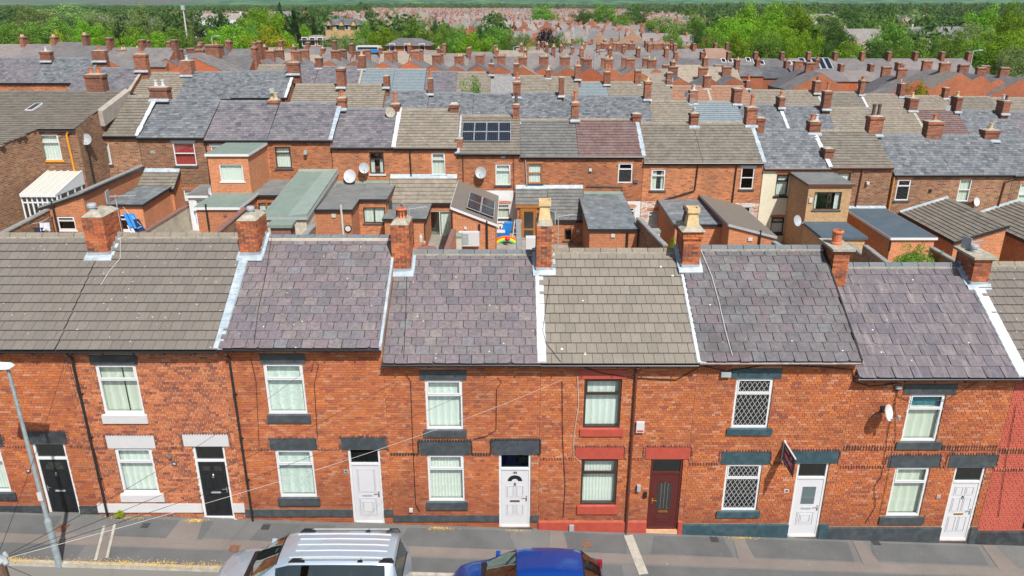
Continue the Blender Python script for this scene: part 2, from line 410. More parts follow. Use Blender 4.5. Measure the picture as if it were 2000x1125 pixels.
# ---------------------------------------------------------------- pieces laid one by one
_brick_me = {}
def brick_mesh(w, d, h, mat):
    k = (round(w, 2), round(d, 2), round(h, 3), mat)
    if k not in _brick_me:
        b = MB(mat); b.box(-k[0] / 2, k[0] / 2, -k[1] / 2, k[1] / 2, -k[2] / 2, k[2] / 2)
        _brick_me[k] = b.build('brick', mesh_only=True, off=(0, 0, 0))
    return _brick_me[k]
class Pieces:
    """bricks of one wall or stack; the chosen ones become objects, the rest one joined part"""
    def __init__(s, mat): s.mat, s.b = mat, []
    def add(s, x0, x1, y0, y1, z0, z1, prio=1.0): s.b.append((prio, x0, x1, y0, y1, z0, z1))
    def flush(s, parent, limit, restname='brickwork'):
        s.b.sort(key=lambda t: -t[0])
        off = top_loc(parent)
        for _, x0, x1, y0, y1, z0, z1 in s.b[:limit]:
            o = bpy.data.objects.new('brick', brick_mesh(x1 - x0, y1 - y0, z1 - z0, s.mat)); COL.objects.link(o)
            o.parent = parent; o.location = ((x0 + x1) / 2 - off[0], (y0 + y1) / 2 - off[1], (z0 + z1) / 2 - off[2])
            o.rotation_euler = (R.uniform(-.004, .004), R.uniform(-.006, .006), R.uniform(-.006, .006))
        m = MB(s.mat)
        for _, x0, x1, y0, y1, z0, z1 in s.b[limit:]: m.box(x0, x1, y0, y1, z0, z1, 0, R.random() + 0.001)
        if m.f: m.build(restname, parent, kind='stuff')
def subtract(a, b, cuts):
    segs = [(a, b)]
    for c, d in cuts:
        out = []
        for p, q in segs:
            if d <= p or c >= q: out.append((p, q)); continue
            if c > p: out.append((p, c))
            if d < q: out.append((d, q))
        segs = out
    return segs
def lay_wall(P, x0, x1, z0, z1, y, cut, h=0.075, prio=lambda x, z: z, jt=0.012):
    k = 0; z = z0
    while z < z1 - 0.03:
        zt = min(z + h - jt, z1)
        header = k % 3 == 2
        L = 0.1125 if header else 0.225
        off = (0.056 if header else (0.1125 if k % 2 else 0.0)) + R.uniform(-.008, .008)
        x = x0 - off
        while x < x1:
            a, b = max(x, x0), min(x + L - jt + R.uniform(-.003, .003), x1)
            if b - a > 0.02:
                for p, q in subtract(a, b, [(r[0], r[1]) for r in cut if r[2] < zt - 0.005 and r[3] > z + 0.005]):
                    if q - p > 0.015:
                        yy = y - R.uniform(0, 0.006)
                        full = (q - p) > 0.2
                        P.add(p, q, yy, yy + 0.05, z, zt, prio((p + q) / 2, z) + (0 if full else -50))
            x += L
        z += h; k += 1
_slate_me = {}
def slate_mesh(w, L, th, variant, mat, smooth_edge=False):
    k = (round(w, 3), round(L, 3), th, variant, mat)
    if k not in _slate_me:
        rr = random.Random(hash((variant, 5)) & 999)
        g = 0.0045 if smooth_edge else 0.003 + rr.random() * 0.004
        a, b = -w / 2 + g, w / 2 - g
        if smooth_edge: o = [(a, 0), (b, 0), (b, L), (a, L)]
        else:
            c1, c2 = (rr.random() ** 3) * 0.07 + 0.004, (rr.random() ** 3) * 0.07 + 0.004
            o = [(a + c1, rr.uniform(-.004, .006)), (b - c2, rr.uniform(-.004, .006)), (b - rr.uniform(0, .006), c2 * 0.8), (b, L), (a, L), (a + rr.uniform(0, .006), c1 * 0.8)]
        m = MB(mat); n = len(o)
        top = [(x, y, th) for x, y in o]; bot = [(x, y, 0) for x, y in o]
        m.face(top)
        for i in range(n):
            j = (i + 1) % n; m.face([bot[i], bot[j], top[j], top[i]])
        _slate_me[k] = m.build('slate', mesh_only=True, off=(0, 0, 0))
    return _slate_me[k]
def cover_plane(parent, o, u, v, lu, lv, tw, gauge, th, mat, name, concrete=False, individual=True, skip=None, stagger=0.5, wave=0.0):
    """courses of slates or tiles on the plane o + a*u + b*v"""
    u, v = Vector(u).normalized(), Vector(v).normalized(); n = u.cross(v)
    nc = max(1, int(round(lv / gauge))); gauge = lv / nc
    L = gauge * 1.25
    lift = 0.020 if concrete else 0.005
    tilt = math.atan2(th * 1.05 + lift, gauge)
    off = top_loc(parent); st = MB(mat)
    B = Matrix((u, v, n)).transposed()
    Bt = B @ Matrix.Rotation(-tilt, 3, 'X')
    for k in range(nc):
        x = -tw * (stagger if k % 2 else 0) - (0 if concrete else R.uniform(0, .03))
        while x < lu - 0.02:
            w = tw * (1 if concrete else R.uniform(0.94, 1.06))
            a, b = max(x, 0.0), min(x + w, lu)
            x += w
            if b - a < 0.04: continue
            if skip and skip((a + b) / 2, (k + 0.5) * gauge): continue
            c = Vector(o) + u * ((a + b) / 2) + v * (k * gauge + (0 if concrete else R.uniform(-.007, .007))) + n * (th + lift)
            ww = math.floor((b - a) / 0.01 + 1e-6) * 0.01
            if individual:
                me = slate_mesh(ww, L, th, 0 if concrete else R.randrange(7), mat, concrete)
                ob = bpy.data.objects.new(name, me); COL.objects.link(ob); ob.parent = parent
                rz = R.uniform(-.003, .003) if concrete else R.gauss(0, .007)
                M = (Bt @ Matrix.Rotation(rz, 3, 'Z')).to_4x4(); M.translation = c - off
                ob.matrix_local = M
            else:
                r = R.random() + .001; g = 0.0015 if concrete else 0.006
                hw = (b - a) / 2 - g; t = th
                uu, vv, nn = Bt.col[0], Bt.col[1], Bt.col[2]
                p = [c - uu * hw, c + uu * hw, c + uu * hw + vv * L, c - uu * hw + vv * L]
                q = [i + nn * t for i in p]
                st.face(q, 0, r); st.face([p[0], p[1], q[1], q[0]], 0, r)
                st.face([p[1], p[2], q[2], q[1]], 0, r); st.face([p[3], p[0], q[0], q[3]], 0, r)
    if not individual: st.build(name, parent, kind='stuff')

# ---------------------------------------------------------------- joinery
def window_unit(parent, x0, x1, z0, z1, y, frame='upvc_white', style='top', back='net_white', glassm='window_glass', rail=0.30, sill=None, lintel=None, fr=0.06, topback=None, lead=False):
    """frame as the part; pane, curtain, sill as its sub-parts. style: top (fanlight over pane), sash, single, side"""
    m = MB(frame)
    m.box(x0, x0 + fr, y - .035, y + .04, z0, z1); m.box(x1 - fr, x1, y - .035, y + .04, z0, z1)
    m.box(x0 + fr, x1 - fr, y - .035, y + .04, z0, z0 + fr * 1.1); m.box(x0 + fr, x1 - fr, y - .035, y + .04, z1 - fr, z1)
    panes = []
    zi0, zi1, xi0, xi1 = z0 + fr * 1.1, z1 - fr, x0 + fr, x1 - fr
    if style in ('top', 'sash'):
        zr = zi1 - (zi1 - zi0) * (rail if style == 'top' else 0.47)
        m.box(xi0, xi1, y - .04, y + .04, zr - fr * .45, zr + fr * .45)
        panes = [(xi0, xi1, zi0, zr - fr * .45), (xi0, xi1, zr + fr * .45, zi1)]
        if style == 'top':   # casement of the fanlight
            a, b, c, d = panes[1]; t = fr * .55
            m.box(a, a + t, y - .05, y - .03, c, d); m.box(b - t, b, y - .05, y - .03, c, d)
            m.box(a + t, b - t, y - .05, y - .03, c, c + t); m.box(a + t, b - t, y - .05, y - .03, d - t, d)
    elif style == 'side':
        xm = (xi0 + xi1) / 2
        m.box(xm - fr * .45, xm + fr * .45, y - .04, y + .04, zi0, zi1)
        panes = [(xi0, xm - fr * .45, zi0, zi1), (xm + fr * .45, xi1, zi0, zi1)]
    else: panes = [(xi0, xi1, zi0, zi1)]
    w = m.build('window', parent)
    for i, (a, b, c, d) in enumerate(panes):
        MB(glassm).box(a, b, y - .006, y + .006, c, d).build('pane', w)
        if lead:
            g = MB('paint_white'); s = 0.085; wd, ht = b - a, d - c
            k = -int(ht / (s * 1.6)) - 1
            for sgn in (1, -1):
                for q in range(-40, 60):
                    # diamond cames: x = q*s*2 + sgn*(z)*0.62
                    pts = []
                    x_at = lambda z: a + q * s * 1.55 + sgn * z * 0.60
                    lo, hi = 0.0, ht
                    za, zb = sorted(((a - (a + q * s * 1.55)) / (sgn * 0.60), (b - (a + q * s * 1.55)) / (sgn * 0.60)))
                    lo, hi = max(0, za), min(ht, zb)
                    if hi - lo > 0.02: g.beam((x_at(lo), y - .012, c + lo), (x_at(hi), y - .012, c + hi), .009, .006, up=(0, 1, 0))
            g.build('lead_lattice', w)
    if back:
        if isinstance(back, str): back = [(0, 1, 0, 1, back)]
        for q in back:
            a, b, c, d, mt = q
            MB(mt).box(xi0 - .03 + (xi1 - xi0 + .06) * a, xi0 - .03 + (xi1 - xi0 + .06) * b, y + .10, y + .115, zi0 - .02 + (zi1 - zi0) * c, zi0 + (zi1 - zi0) * d + .02).build('curtain', w)
    MB('room_dark').box(x0 - .3, x1 + .3, y + .9, y + .92, z0 - .2, z1 + .2).build('room_shade_sheet', w)  # dark sheet standing in for the unlit room behind the panes
    if sill:
        a, b, c, d, mt, pr = sill
        s = MB(mt); s.hexa([(a, y - .07 - pr, c), (b, y - .07 - pr, c), (b, y + .03, c), (a, y + .03, c), (a, y - .07 - pr, d - .02), (b, y - .07 - pr, d - .02), (b, y + .03, d), (a, y + .03, d)]); s.build('sill', w)
    if lintel:
        a, b, c, d, mt = lintel
        MB(mt).box(a, b, y - .07 - .022, y + .02, c, d).build('lintel', w)
    return w
def raised(parent, u0, u1, z0, z1, y, mat, name='door_panel'):
    m = MB(mat, 'metal_grey' if 'white' in mat else mat); t = .022
    m.box(u0 - .006, u1 + .006, y - .0015, y + .001, z0 - .006, z1 + .006, 1)  # thin rim, grey on white doors: bevel shade drawn round the panel
    m.box(u0, u1, y - .010, y, z0, z0 + t); m.box(u0, u1, y - .010, y, z1 - t, z1); m.box(u0, u0 + t, y - .010, y, z0 + t, z1 - t); m.box(u1 - t, u1, y - .010, y, z0 + t, z1 - t)
    m.hexa([(u0 + t + .02, y - .008, z0 + t + .02), (u1 - t - .02, y - .008, z0 + t + .02), (u1 - t - .02, y, z0 + t + .02), (u0 + t + .02, y, z0 + t + .02),
            (u0 + t + .02, y - .008, z1 - t - .02), (u1 - t - .02, y - .008, z1 - t - .02), (u1 - t - .02, y, z1 - t - .02), (u0 + t + .02, y, z1 - t - .02)])
    return m.build(name, parent)
def arch(cx, z0, r, n=12): return [(cx + r * math.cos(math.pi * i / n), z0 + r * math.sin(math.pi * i / n)) for i in range(n + 1)]
def slab_xz(mat, pts, y0, y1):
    m = MB(mat); n = len(pts)
    m.face([(x, y0, z) for x, z in pts]); m.face([(x, y1, z) for x, z in reversed(pts)])
    for i in range(n):
        j = (i + 1) % n; m.face([(pts[i][0], y0, pts[i][1]), (pts[i][0], y1, pts[i][1]), (pts[j][0], y1, pts[j][1]), (pts[j][0], y0, pts[j][1])])
    return m
def front_door(house, x0, x1, z0, z1, y, style, leafm, framem, lintel, stepm, mark=None):
    f = MB(framem); t = .065
    zt = z1 - (z1 - z0) * 0.205
    f.box(x0, x0 + t, y - .035, y + .05, z0, z1); f.box(x1 - t, x1, y - .035, y + .05, z0, z1)
    f.box(x0 + t, x1 - t, y - .035, y + .05, z1 - .05, z1); f.box(x0 + t, x1 - t, y - .045, y + .05, zt - .035, zt + .035); f.box(x0 + t, x1 - t, y - .05, y + .05, z0, z0 + .06)
    fo = f.build('door_frame', house)
    MB('dark_glass').box(x0 + t, x1 - t, y - .005, y + .005, zt + .035, z1 - .05).build('pane', fo)
    MB('room_dark').box(x0, x1, y + .5, y + .52, z0, z1).build('room_shade_sheet', fo)  # dark sheet in place of the unlit hall behind the door
    if lintel: MB(lintel[4]).box(lintel[0], lintel[1], y - .095, y + .02, lintel[2], lintel[3]).build('lintel', fo)
    st = MB(stepm); st.box(x0 - .06, x1 + .06, y - .10, y + .1, z0 - .22, z0 - .004); st.build('doorstep', house)
    a, b, c, d = x0 + t + .004, x1 - t - .004, z0 + .064, zt - .039
    lf = MB(leafm); lf.box(a, b, y - .02, y + .03, c, d); dr = lf.build('door', house)
    yy = y - .0205; w, h = b - a, d - c
    X = lambda u: a + u * w
    Z = lambda v: c + v * h
    def P(u0, u1, v0, v1, lift=0): raised(dr, X(u0), X(u1), Z(v0), Z(v1), yy - lift, leafm)
    def G(u0, u1, v0, v1, m='dark_glass', nm='pane'): MB(m).box(X(u0), X(u1), yy - .012, yy + .002, Z(v0), Z(v1)).build(nm, dr)
    box_at, hand, metal = 0.44, 1, 'chrome'
    if style == 'black_fan':
        slab_xz('frosted', [(X(.5) + math.cos(math.pi * i / 12) * w * .34, Z(.83) + math.sin(math.pi * i / 12) * w * .3) for i in range(13)], yy - .008, yy).build('fan_light', dr)
        g = MB(leafm)
        for k in range(1, 4):
            an = math.pi * k / 4; g.beam((X(.5), yy - .012, Z(.83)), (X(.5) + math.cos(an) * w * .33, yy - .012, Z(.83) + math.sin(an) * w * .29), .02, .01, up=(0, 1, 0))
        g.build('glazing_bar', dr)
        P(.12, .46, .50, .78); P(.54, .88, .50, .78); P(.12, .46, .06, .40); P(.54, .88, .06, .40); hand = -1
    elif style == 'black_six':
        G(.14, .42, .84, .92, 'frosted'); G(.58, .86, .84, .92, 'frosted')
        P(.12, .46, .50, .78); P(.54, .88, .50, .78); P(.12, .46, .06, .40); P(.54, .88, .06, .40)
    elif style == 'white_tall':
        P(.16, .84, .10, .42); P(.16, .84, .52, .93); P(.28, .72, .16, .36, .0105); box_at = .47
    elif style == 'white_fan':
        slab_xz('ink', [(X(.5) + math.cos(math.pi * i / 12) * w * .27, Z(.80) + math.sin(math.pi * i / 12) * w * .25) for i in range(13)] + [(X(.5) + math.cos(math.pi * i / 12) * w * .12, Z(.80) + math.sin(math.pi * i / 12) * w * .1) for i in range(12, -1, -1)], yy - .008, yy).build('fan_light', dr)
        P(.17, .47, .50, .72); P(.53, .83, .50, .72); P(.17, .47, .18, .38); P(.53, .83, .18, .38); metal = 'ink'
    elif style == 'maroon_oval':
        pts = [(X(.24), Z(.34))] + [(X(.76), Z(.34))] + [(X(.5) + math.cos(math.pi * i / 12) * w * .26, Z(.76) + math.sin(math.pi * i / 12) * w * .2) for i in range(13)]
        slab_xz('frosted', pts, yy - .008, yy).build('pane', dr)
        g = MB('chrome')
        for du in (-.12, 0, .12): g.beam((X(.5 + du), yy - .011, Z(.35)), (X(.5 + du), yy - .011, Z(.84 - abs(du) * .2)), .012, .006, up=(0, 1, 0))
        g.build('lead_lattice', dr)
        P(.16, .84, .07, .22); P(.28, .72, .11, .18, .0105); box_at = .29; metal = 'brass'; hand = -1
    elif style == 'white_square':
        G(.26, .76, .56, .86, 'dark_glass');  P(.18, .84, .18, .42); P(.30, .72, .23, .37, .0105); box_at = .48
    elif style == 'white_six':
        for u in (.12, .54): P(u, u + .34, .78, .93); P(u, u + .34, .48, .73); P(u, u + .34, .12, .40)
        box_at = .445; metal = 'brass'
    MB({'ink': 'pipe_brown', 'chrome': 'metal_grey'}.get(metal, metal)).box(X(.32), X(.68), yy - .018, yy - .001, Z(box_at) - .022, Z(box_at) + .022).build('letterbox', dr)
    hx = X(.93) if hand > 0 else X(.07)
    hm = MB('brass' if style == 'maroon_oval' else 'chrome'); hm.box(hx - .018, hx + .018, yy - .015, yy, Z(.44), Z(.54)); hm.tube([(hx, yy - .03, Z(.51)), (hx - hand * .12, yy - .045, Z(.51))], .011, 6); hm.build('handle', dr)
    if style in ('black_fan', 'black_six', 'white_fan', 'white_six'):
        kn = MB('chrome' if leafm == 'door_black' else 'ink'); kz = Z(.76)
        kn.lathe((X(.5), yy, kz), [(.02, 0), (.024, .015), (.012, .03)], 8, axis='Y'); kn.tube([(X(.5) + .035 * math.cos(a), yy - .02, kz - .04 + .035 * math.sin(a)) for a in [math.pi * 2 * i / 8 for i in range(9)]], .007, 5); kn.build('knocker', dr)
    if mark: place_text(mark, .11, 'ink', dr, (X(.5), yy - .003, Z(.945)), (1, 0, 0), (0, 0, 1), bold=.004)
    return dr
def rope_course(house, path, y, mat):
    m = MB(mat)
    for (xa, za), (xb, zb) in zip(path, path[1:]):
        L = math.hypot(xb - xa, zb - za); n = max(1, int(L / .074))
        for i in range(n):
            t = (i + .5) / n; x, z = xa + (xb - xa) * t, za + (zb - za) * t
            m.hexa([(x - .026, y - .03, z - .028), (x + .012, y - .045, z - .028), (x + .026, y, z - .028), (x - .026, y, z - .028), (x - .026, y - .03, z + .028), (x + .012, y - .045, z + .028), (x + .026, y, z + .028), (x - .026, y, z + .028)], 0, R.random() + .001)
    m.build('string_course', house, kind='stuff')

# ---------------------------------------------------------------- the front terrace
YW = 18.0
def rect(TL, TR, BL, BR, y=YW + .07):
    a, b, c, d = atY(*TL, y), atY(*TR, y), atY(*BL, y), atY(*BR, y)
    return [(a.x + c.x) / 2, (b.x + d.x) / 2, (c.z + d.z) / 2, (a.z + b.z) / 2]
def band(px0, px1, py0, py1, y=YW - .03):
    a, b = atY(px0, py0, y), atY(px1, py1, y); return (a.x, b.x, b.z, a.z)
ROOF_Y0, RIDGE_Y, BACK_Y = 17.8, 21.25, 24.9
def zpx(py, Y): return atY(1000, py, Y).z
W = lambda tl, tr, bl, br: (tl, tr, bl, br)
FRONT = [
 dict(key='A', x0=-16.1, x1=-11.87, ze=zpx(683, 17.8), zr=zpx(460, 21.25), wall='brick_orange', mortar='mortar_orange', cover='tile_brown', gauge=.315, tw=.28, trim='paint_black', frame='upvc_white',
      up=None, low=None, door=((60, 863), (130, 863), (105, 1010), (160, 1005)), dl=(50, 130, 843, 862), dstyle='black_fan', leaf='door_black', plinth='line', backu='blind_white', backl='blind_white',
      label='far left brown-tiled terrace house with black fanlight door behind the street lamp'),
 dict(key='B', x0=-11.87, x1=-7.66, ze=zpx(683, 17.8), zr=zpx(460, 21.25), wall='brick_russet', mortar='mortar_light', cover='tile_brown', gauge=.315, tw=.28, trim='paint_white', frame='upvc_white', uptrim='paint_black',
      up=((187, 710), (268, 708), (207, 808), (283, 806)), ul=(172, 268, 694, 709), us=(197, 290, 806, 827),
      low=((223, 872), (298, 872), (245, 962), (313, 962)), ll=(205, 303, 851, 872), ls=(234, 322, 963, 980), door=((374, 868), (440, 868), (403, 1010), (460, 1010)), dl=(355, 447, 849, 868), dstyle='black_six', leaf='door_black', plinth='line', backu='drape_cream', backl='net_white',
      label='brown-tiled terrace house with pale pointing, white lintels and a black door'),
 dict(key='C', x0=-7.66, x1=-3.42, ze=zpx(679, 17.8), zr=zpx(464, 21.25), wall='brick_orange', mortar='mortar_orange', cover='slate_plum', gauge=.283, tw=.36, trim='paint_slate', frame='upvc_white',
      up=((514, 707), (593, 707), (527, 807), (601, 807)), ul=(506, 596, 692, 707), us=(521, 608, 808, 826),
      low=((537, 875), (612, 875), (550, 970), (620, 968)), ll=(525, 618, 857, 874), ls=(542, 626, 971, 988), door=((680, 874), (743, 874), (692, 1020), (752, 1020)), dl=(665, 755, 855, 874), dstyle='white_tall', leaf='door_white', plinth='line', backu='net_lace', backl='net_lace',
      label='slate-roofed brick terrace house with lace curtains and plain white door, behind the silver people carrier'),
 dict(key='D', x0=-3.42, x1=.76, ze=zpx(709, 17.8), zr=zpx(493, 21.25), wall='brick_orange', mortar='mortar_orange', cover='slate_plum', gauge=.275, tw=.345, trim='paint_slate', frame='upvc_white',
      up=((830, 739), (904, 739), (834, 837), (905, 837)), ul=(819, 911, 724, 739), us=(827, 912, 838, 854),
      low=((835, 885), (906, 885), (838, 977), (909, 977)), ll=(820, 918, 863, 885), ls=(832, 914, 978, 996), door=((975, 884), (1037, 884), (975, 1027), (1036, 1027)), dl=(962, 1052, 861, 884), dstyle='white_fan', leaf='door_white', plinth='line', backu='net_white', backl='blind_white', mark='44',
      label='slate-roofed brick terrace house with white door numbered 44 and black string course'),
 dict(key='E', x0=.76, x1=4.93, ze=zpx(710, 17.8), zr=zpx(490, 21.25), wall='brick_orange', mortar='mortar_orange', cover='tile_sand', gauge=.33, tw=.27, trim='paint_red', frame='upvc_brown',
      up=((1141, 737), (1214, 737), (1138, 833), (1210, 835)), ul=(1133, 1225, 723, 737), us=(1133, 1217, 836, 852),
      low=((1136, 893), (1206, 893), (1132, 984), (1203, 984)), ll=(1125, 1218, 874, 893), ls=(1127, 1207, 988, 1004), door=((1270, 893), (1333, 893), (1262, 1030), (1323, 1032)), dl=(1262, 1348, 874, 893), dstyle='maroon_oval', leaf='door_maroon', plinth='full', backu='net_white', backl='blind_white',
      label='sandy-tiled brick terrace house with red lintels and sills and a maroon door'),
 dict(key='F', x0=4.93, x1=9.16, ze=zpx(705, 17.8), zr=zpx(484, 21.25), wall='brick_orange', mortar='mortar_orange', cover='slate_soot', gauge=.30, tw=.355, trim='paint_teal', frame='upvc_white', lead=True,
      up=((1437, 736), (1509, 736), (1427, 834), (1499, 834)), ul=(1430, 1527, 721, 735), us=(1420, 1507, 836, 850),
      low=((1418, 903), (1487, 903), (1407, 995), (1477, 995)), ll=(1411, 1503, 883, 903), ls=(1400, 1483, 997, 1011), door=((1556, 901), (1617, 901), (1536, 1046), (1596, 1046)), dl=(1549, 1636, 881, 901), dstyle='white_square', leaf='door_white', plinth='full', backu=None, backl=None,
      label='slate-roofed terrace house with teal lintels, diamond-leaded windows and a letting board'),
 dict(key='G', x0=9.16, x1=13.5, ze=zpx(737, 17.8), zr=zpx(518, 21.25), wall='brick_orange', mortar='mortar_orange', cover='slate_mauve', gauge=.365, tw=.48, trim='paint_slate', frame='upvc_white',
      up=((1775, 767), (1847, 767), (1758, 860), (1825, 860)), ul=(1768, 1868, 751, 767), us=(1752, 1837, 861, 878),
      low=((1748, 909), (1816, 909), (1727, 1006), (1793, 1006)), ll=(1738, 1834, 890, 909), ls=(1719, 1803, 1007, 1024), door=((1863, 909), (1922, 909), (1831, 1053), (1889, 1053)), dl=(1857, 1945, 889, 909), dstyle='white_six', leaf='door_white', plinth='full', backu='drape_cream', backl='drape_cream',
      label='large-slated brick terrace house with satellite dish and white six-panel door'),
 dict(key='H', x0=13.5, x1=17.75, ze=zpx(738, 17.8), zr=zpx(516, 21.25), wall='brick_red_paint', mortar='mortar_red', cover='tile_brown', gauge=.315, tw=.28, trim='paint_black', frame='upvc_white',
      up=None, low=None, door=None, dl=None, dstyle='white_six', leaf='door_white', plinth='full', backu='net_white', backl='net_white',
      label='brown-tiled terrace house with red-painted brick front at the far right'),
]
rB = None
houses = {}
for hd in FRONT:
    x0, x1, ze, zr = hd['x0'], hd['x1'], hd['ze'], hd['zr']
    xm = (x0 + x1) / 2; zb = min(gz(x0, 18), gz(x1, 18)) - .15
    h = thing('terrace_house', hd['label'], 'house', (xm, 21.4, zb), 'terrace houses in the front row')
    houses[hd['key']] = h
    B = next(q for q in FRONT if q['key'] == 'B'); G = next(q for q in FRONT if q['key'] == 'G')
    rects, todo = [], []
    def shift(r, dx, dz): return [r[0] + dx, r[1] + dx, r[2] + dz, r[3] + dz]
    if hd['key'] in 'AH':
        src = B if hd['key'] == 'A' else G
        dx = -4.2 if hd['key'] == 'A' else 4.22; dz = .05 if hd['key'] == 'A' else -.1
        up, low = shift(rect(*src['up']), dx, dz), shift(rect(*src['low']), dx, dz)
        tr = {k: shift(band(*src[k]), dx, dz) for k in ('ul', 'us', 'll', 'ls')}
        door = rect(*hd['door']) if hd['door'] else shift(rect(*src['door']), dx, dz)
        dl = band(*hd['dl']) if hd['dl'] else shift(band(*src['dl']), dx, dz)
    else:
        up, low, door = rect(*hd['up']), rect(*hd['low']), rect(*hd['door'])
        tr = {k: band(*hd[k]) for k in ('ul', 'us', 'll', 'ls')}; dl = band(*hd['dl'])
    for k, r in (('ul', up), ('ll', low)): tr[k] = (tr[k][0], tr[k][1], r[3] - .004, tr[k][3])
    dl = (dl[0], dl[1], door[3] - .004, dl[3])
    for k, r in (('us', up), ('ls', low)): tr[k] = (tr[k][0], tr[k][1], tr[k][2], r[2] + .012)
    rects = [up, low, door]
    # mortar bed with the openings, side and back walls
    wl = MB(hd['mortar'])
    holes(wl, x0 + .003, x1 - .003, zb, ze - .02, YW + .012, rects, 0, .06)
    rise = (zr - ze) / (RIDGE_Y - ROOF_Y0)
    zw = ze + rise * (YW - ROOF_Y0) - .06; zwr = zr - .05
    for xs in (x0 + .003, x1 - .003):
        wl.face([(xs, YW + .012, zb), (xs, BACK_Y, zb), (xs, BACK_Y, zw), (xs, RIDGE_Y, zwr), (xs, YW + .012, zw)])
    wl.face([(x1, BACK_Y, zb), (x0, BACK_Y, zb), (x0, BACK_Y, ze), (x1, BACK_Y, ze)])
    wall = wl.build('wall', h)
    zpl = None
    P = Pieces(hd['wall'])
    zc0 = zb + .02
    stone = [tuple(r) for r in rects] + [tr['ul'], tr['us'], tr['ll'], tr['ls'], dl]
    # plinth
    g0 = gz(xm, 18)
    if hd['plinth'] == 'line':
        py = {'A': (990, 1003), 'B': (985, 1001), 'C': (997, 1009), 'D': (1008, 1019)}[hd['key']]
        za, zt = zpx(py[1], YW - .04), zpx(py[0], YW - .04)
        pl = MB(hd['trim'] if hd['key'] != 'A' else 'paint_black')
        for p, q in subtract(x0 + .002, x1 - .002, [(door[0] - .003, door[1] + .003)]):
            pl.hexa([(p, YW - .045, za), (q, YW - .045, za), (q, YW + .03, za), (p, YW + .03, za), (p, YW - .03, zt), (q, YW - .03, zt), (q, YW + .03, zt), (p, YW + .03, zt)])
            stone.append((p, q, za, zt))
        pl.build('plinth', h)
    else:
        zt = {'E': zpx(1018, YW), 'F': zpx(1023, YW), 'G': zpx(1029, YW), 'H': zpx(1037, YW)}[hd['key']]
        pl = MB({'E': 'paint_red', 'F': 'paint_teal', 'G': 'paint_slate', 'H': 'paint_black'}[hd['key']])
        for p, q in subtract(x0 + .002, x1 - .002, [(door[0] - .003, door[1] + .003)]):
            pl.hexa([(p, YW - .05, zb - .1), (q, YW - .05, zb - .1), (q, YW + .03, zb - .1), (p, YW + .03, zb - .1), (p, YW - .05, zt - .02), (q, YW - .05, zt - .02), (q, YW + .03, zt), (p, YW + .03, zt)])
            stone.append((p, q, zb - .2, zt))
        pl.build('plinth', h)
    lay_wall(P, x0 + .004, x1 - .004, zc0, ze - .16, YW, stone, jt=.015 if hd['key'] == 'B' else .012)
    vis = hd['key'] not in ('H',)
    P.flush(wall, 205)
    # corbel course and soffit under the gutter
    cb = MB(hd['wall']); xx = x0 + .01
    while xx < x1 - .1:
        cb.box(xx, min(xx + .213, x1 - .004), YW - .03, YW + .05, ze - .155, ze - .09, 0, R.random() + .001); xx += .225
    cb.build('corbel_course', wall, kind='stuff')
    MB('mortar_stack').box(x0 + .004, x1 - .004, YW - .028, YW + .05, ze - .088, ze - .03).build('eaves_board', h)
    # windows and door
    bu, bl = hd['backu'], hd['backl']
    if hd['key'] == 'B': bu = [(0, .56, 0, 1, 'drape_cream'), (.60, 1, 0, 1, 'drape_cream'), ]
    if hd['key'] == 'G': bu = [(0, 1, 0, .72, 'drape_cream'), (0, 1, .74, 1, 'drape_teal')]
    ut = hd.get('uptrim', hd['trim'])
    ld = hd.get('lead', False); gm = 'dark_glass' if ld else 'window_glass'
    window_unit(h, *up, YW + .07, hd['frame'], back=bu, glassm=gm, sill=(*tr['us'], hd['trim'], .05), lintel=(*tr['ul'], ut), lead=ld)
    window_unit(h, *low, YW + .07, hd['frame'], back=bl, glassm=gm, sill=(*tr['ls'], hd['trim'], .05), lintel=(*tr['ll'], hd['trim']), lead=ld)
    front_door(h, *door, YW + .07, hd['dstyle'], hd['leaf'], 'door_maroon' if hd['key'] == 'E' else 'upvc_white', (*dl, hd['trim']), {'E': 'step_tile', 'B': 'paint_white', 'A': 'paint_white'}.get(hd['key'], 'paint_slate'), hd.get('mark'))
    # rope-moulded string course stepping over the lintels
    L1, L2 = tr['ll'], dl
    zs = L1[2] + .03
    zn = zs - .16
    xe = x1 - .35
    path = [(x0 + .03, zs), (L1[0] - .045, zs), (L1[0] - .045, L1[3] + .04), (L1[1] + .045, L1[3] + .04), (L1[1] + .045, zs), (L2[0] - .045, zs), (L2[0] - .045, L2[3] + .04), (L2[1] + .045, L2[3] + .04), (L2[1] + .045, zs), (x1 - .03, zs)]
    if L2[0] - .045 <= L1[1] + .06: path = path[:4] + path[6:]
    rope_course(h, path, YW - .004, 'string_black' if hd['key'] == 'D' else 'brick_string')
    if hd['key'] in 'GH':
        z2 = tr['us'][2] + .02
        for dz in (0, .085): rope_course(h, [(x0 + .03, z2 + dz), (tr['us'][0] - .03, z2 + dz)], YW - .004, 'brick_string'); rope_course(h, [(tr['us'][1] + .03, z2 + dz), (x1 - .03, z2 + dz)], YW - .004, 'brick_string')
    # roof
    th = .012 if 'slate' in hd['cover'] else .018
    rf = MB('felt')
    y0, yr, yb = ROOF_Y0, RIDGE_Y, BACK_Y + .2
    t = .05
    rf.hexa([(x0, y0, ze - t), (x1, y0, ze - t), (x1, yr, zr - t), (x0, yr, zr - t), (x0, y0, ze - .006), (x1, y0, ze - .006), (x1, yr, zr - .006), (x0, yr, zr - .006)])
    rf.hexa([(x0, yr + .002, zr - t), (x1, yr + .002, zr - t), (x1, yb, ze - t), (x0, yb, ze - t), (x0, yr + .002, zr - .006), (x1, yr + .002, zr - .006), (x1, yb, ze - .006), (x0, yb, ze - .006)])
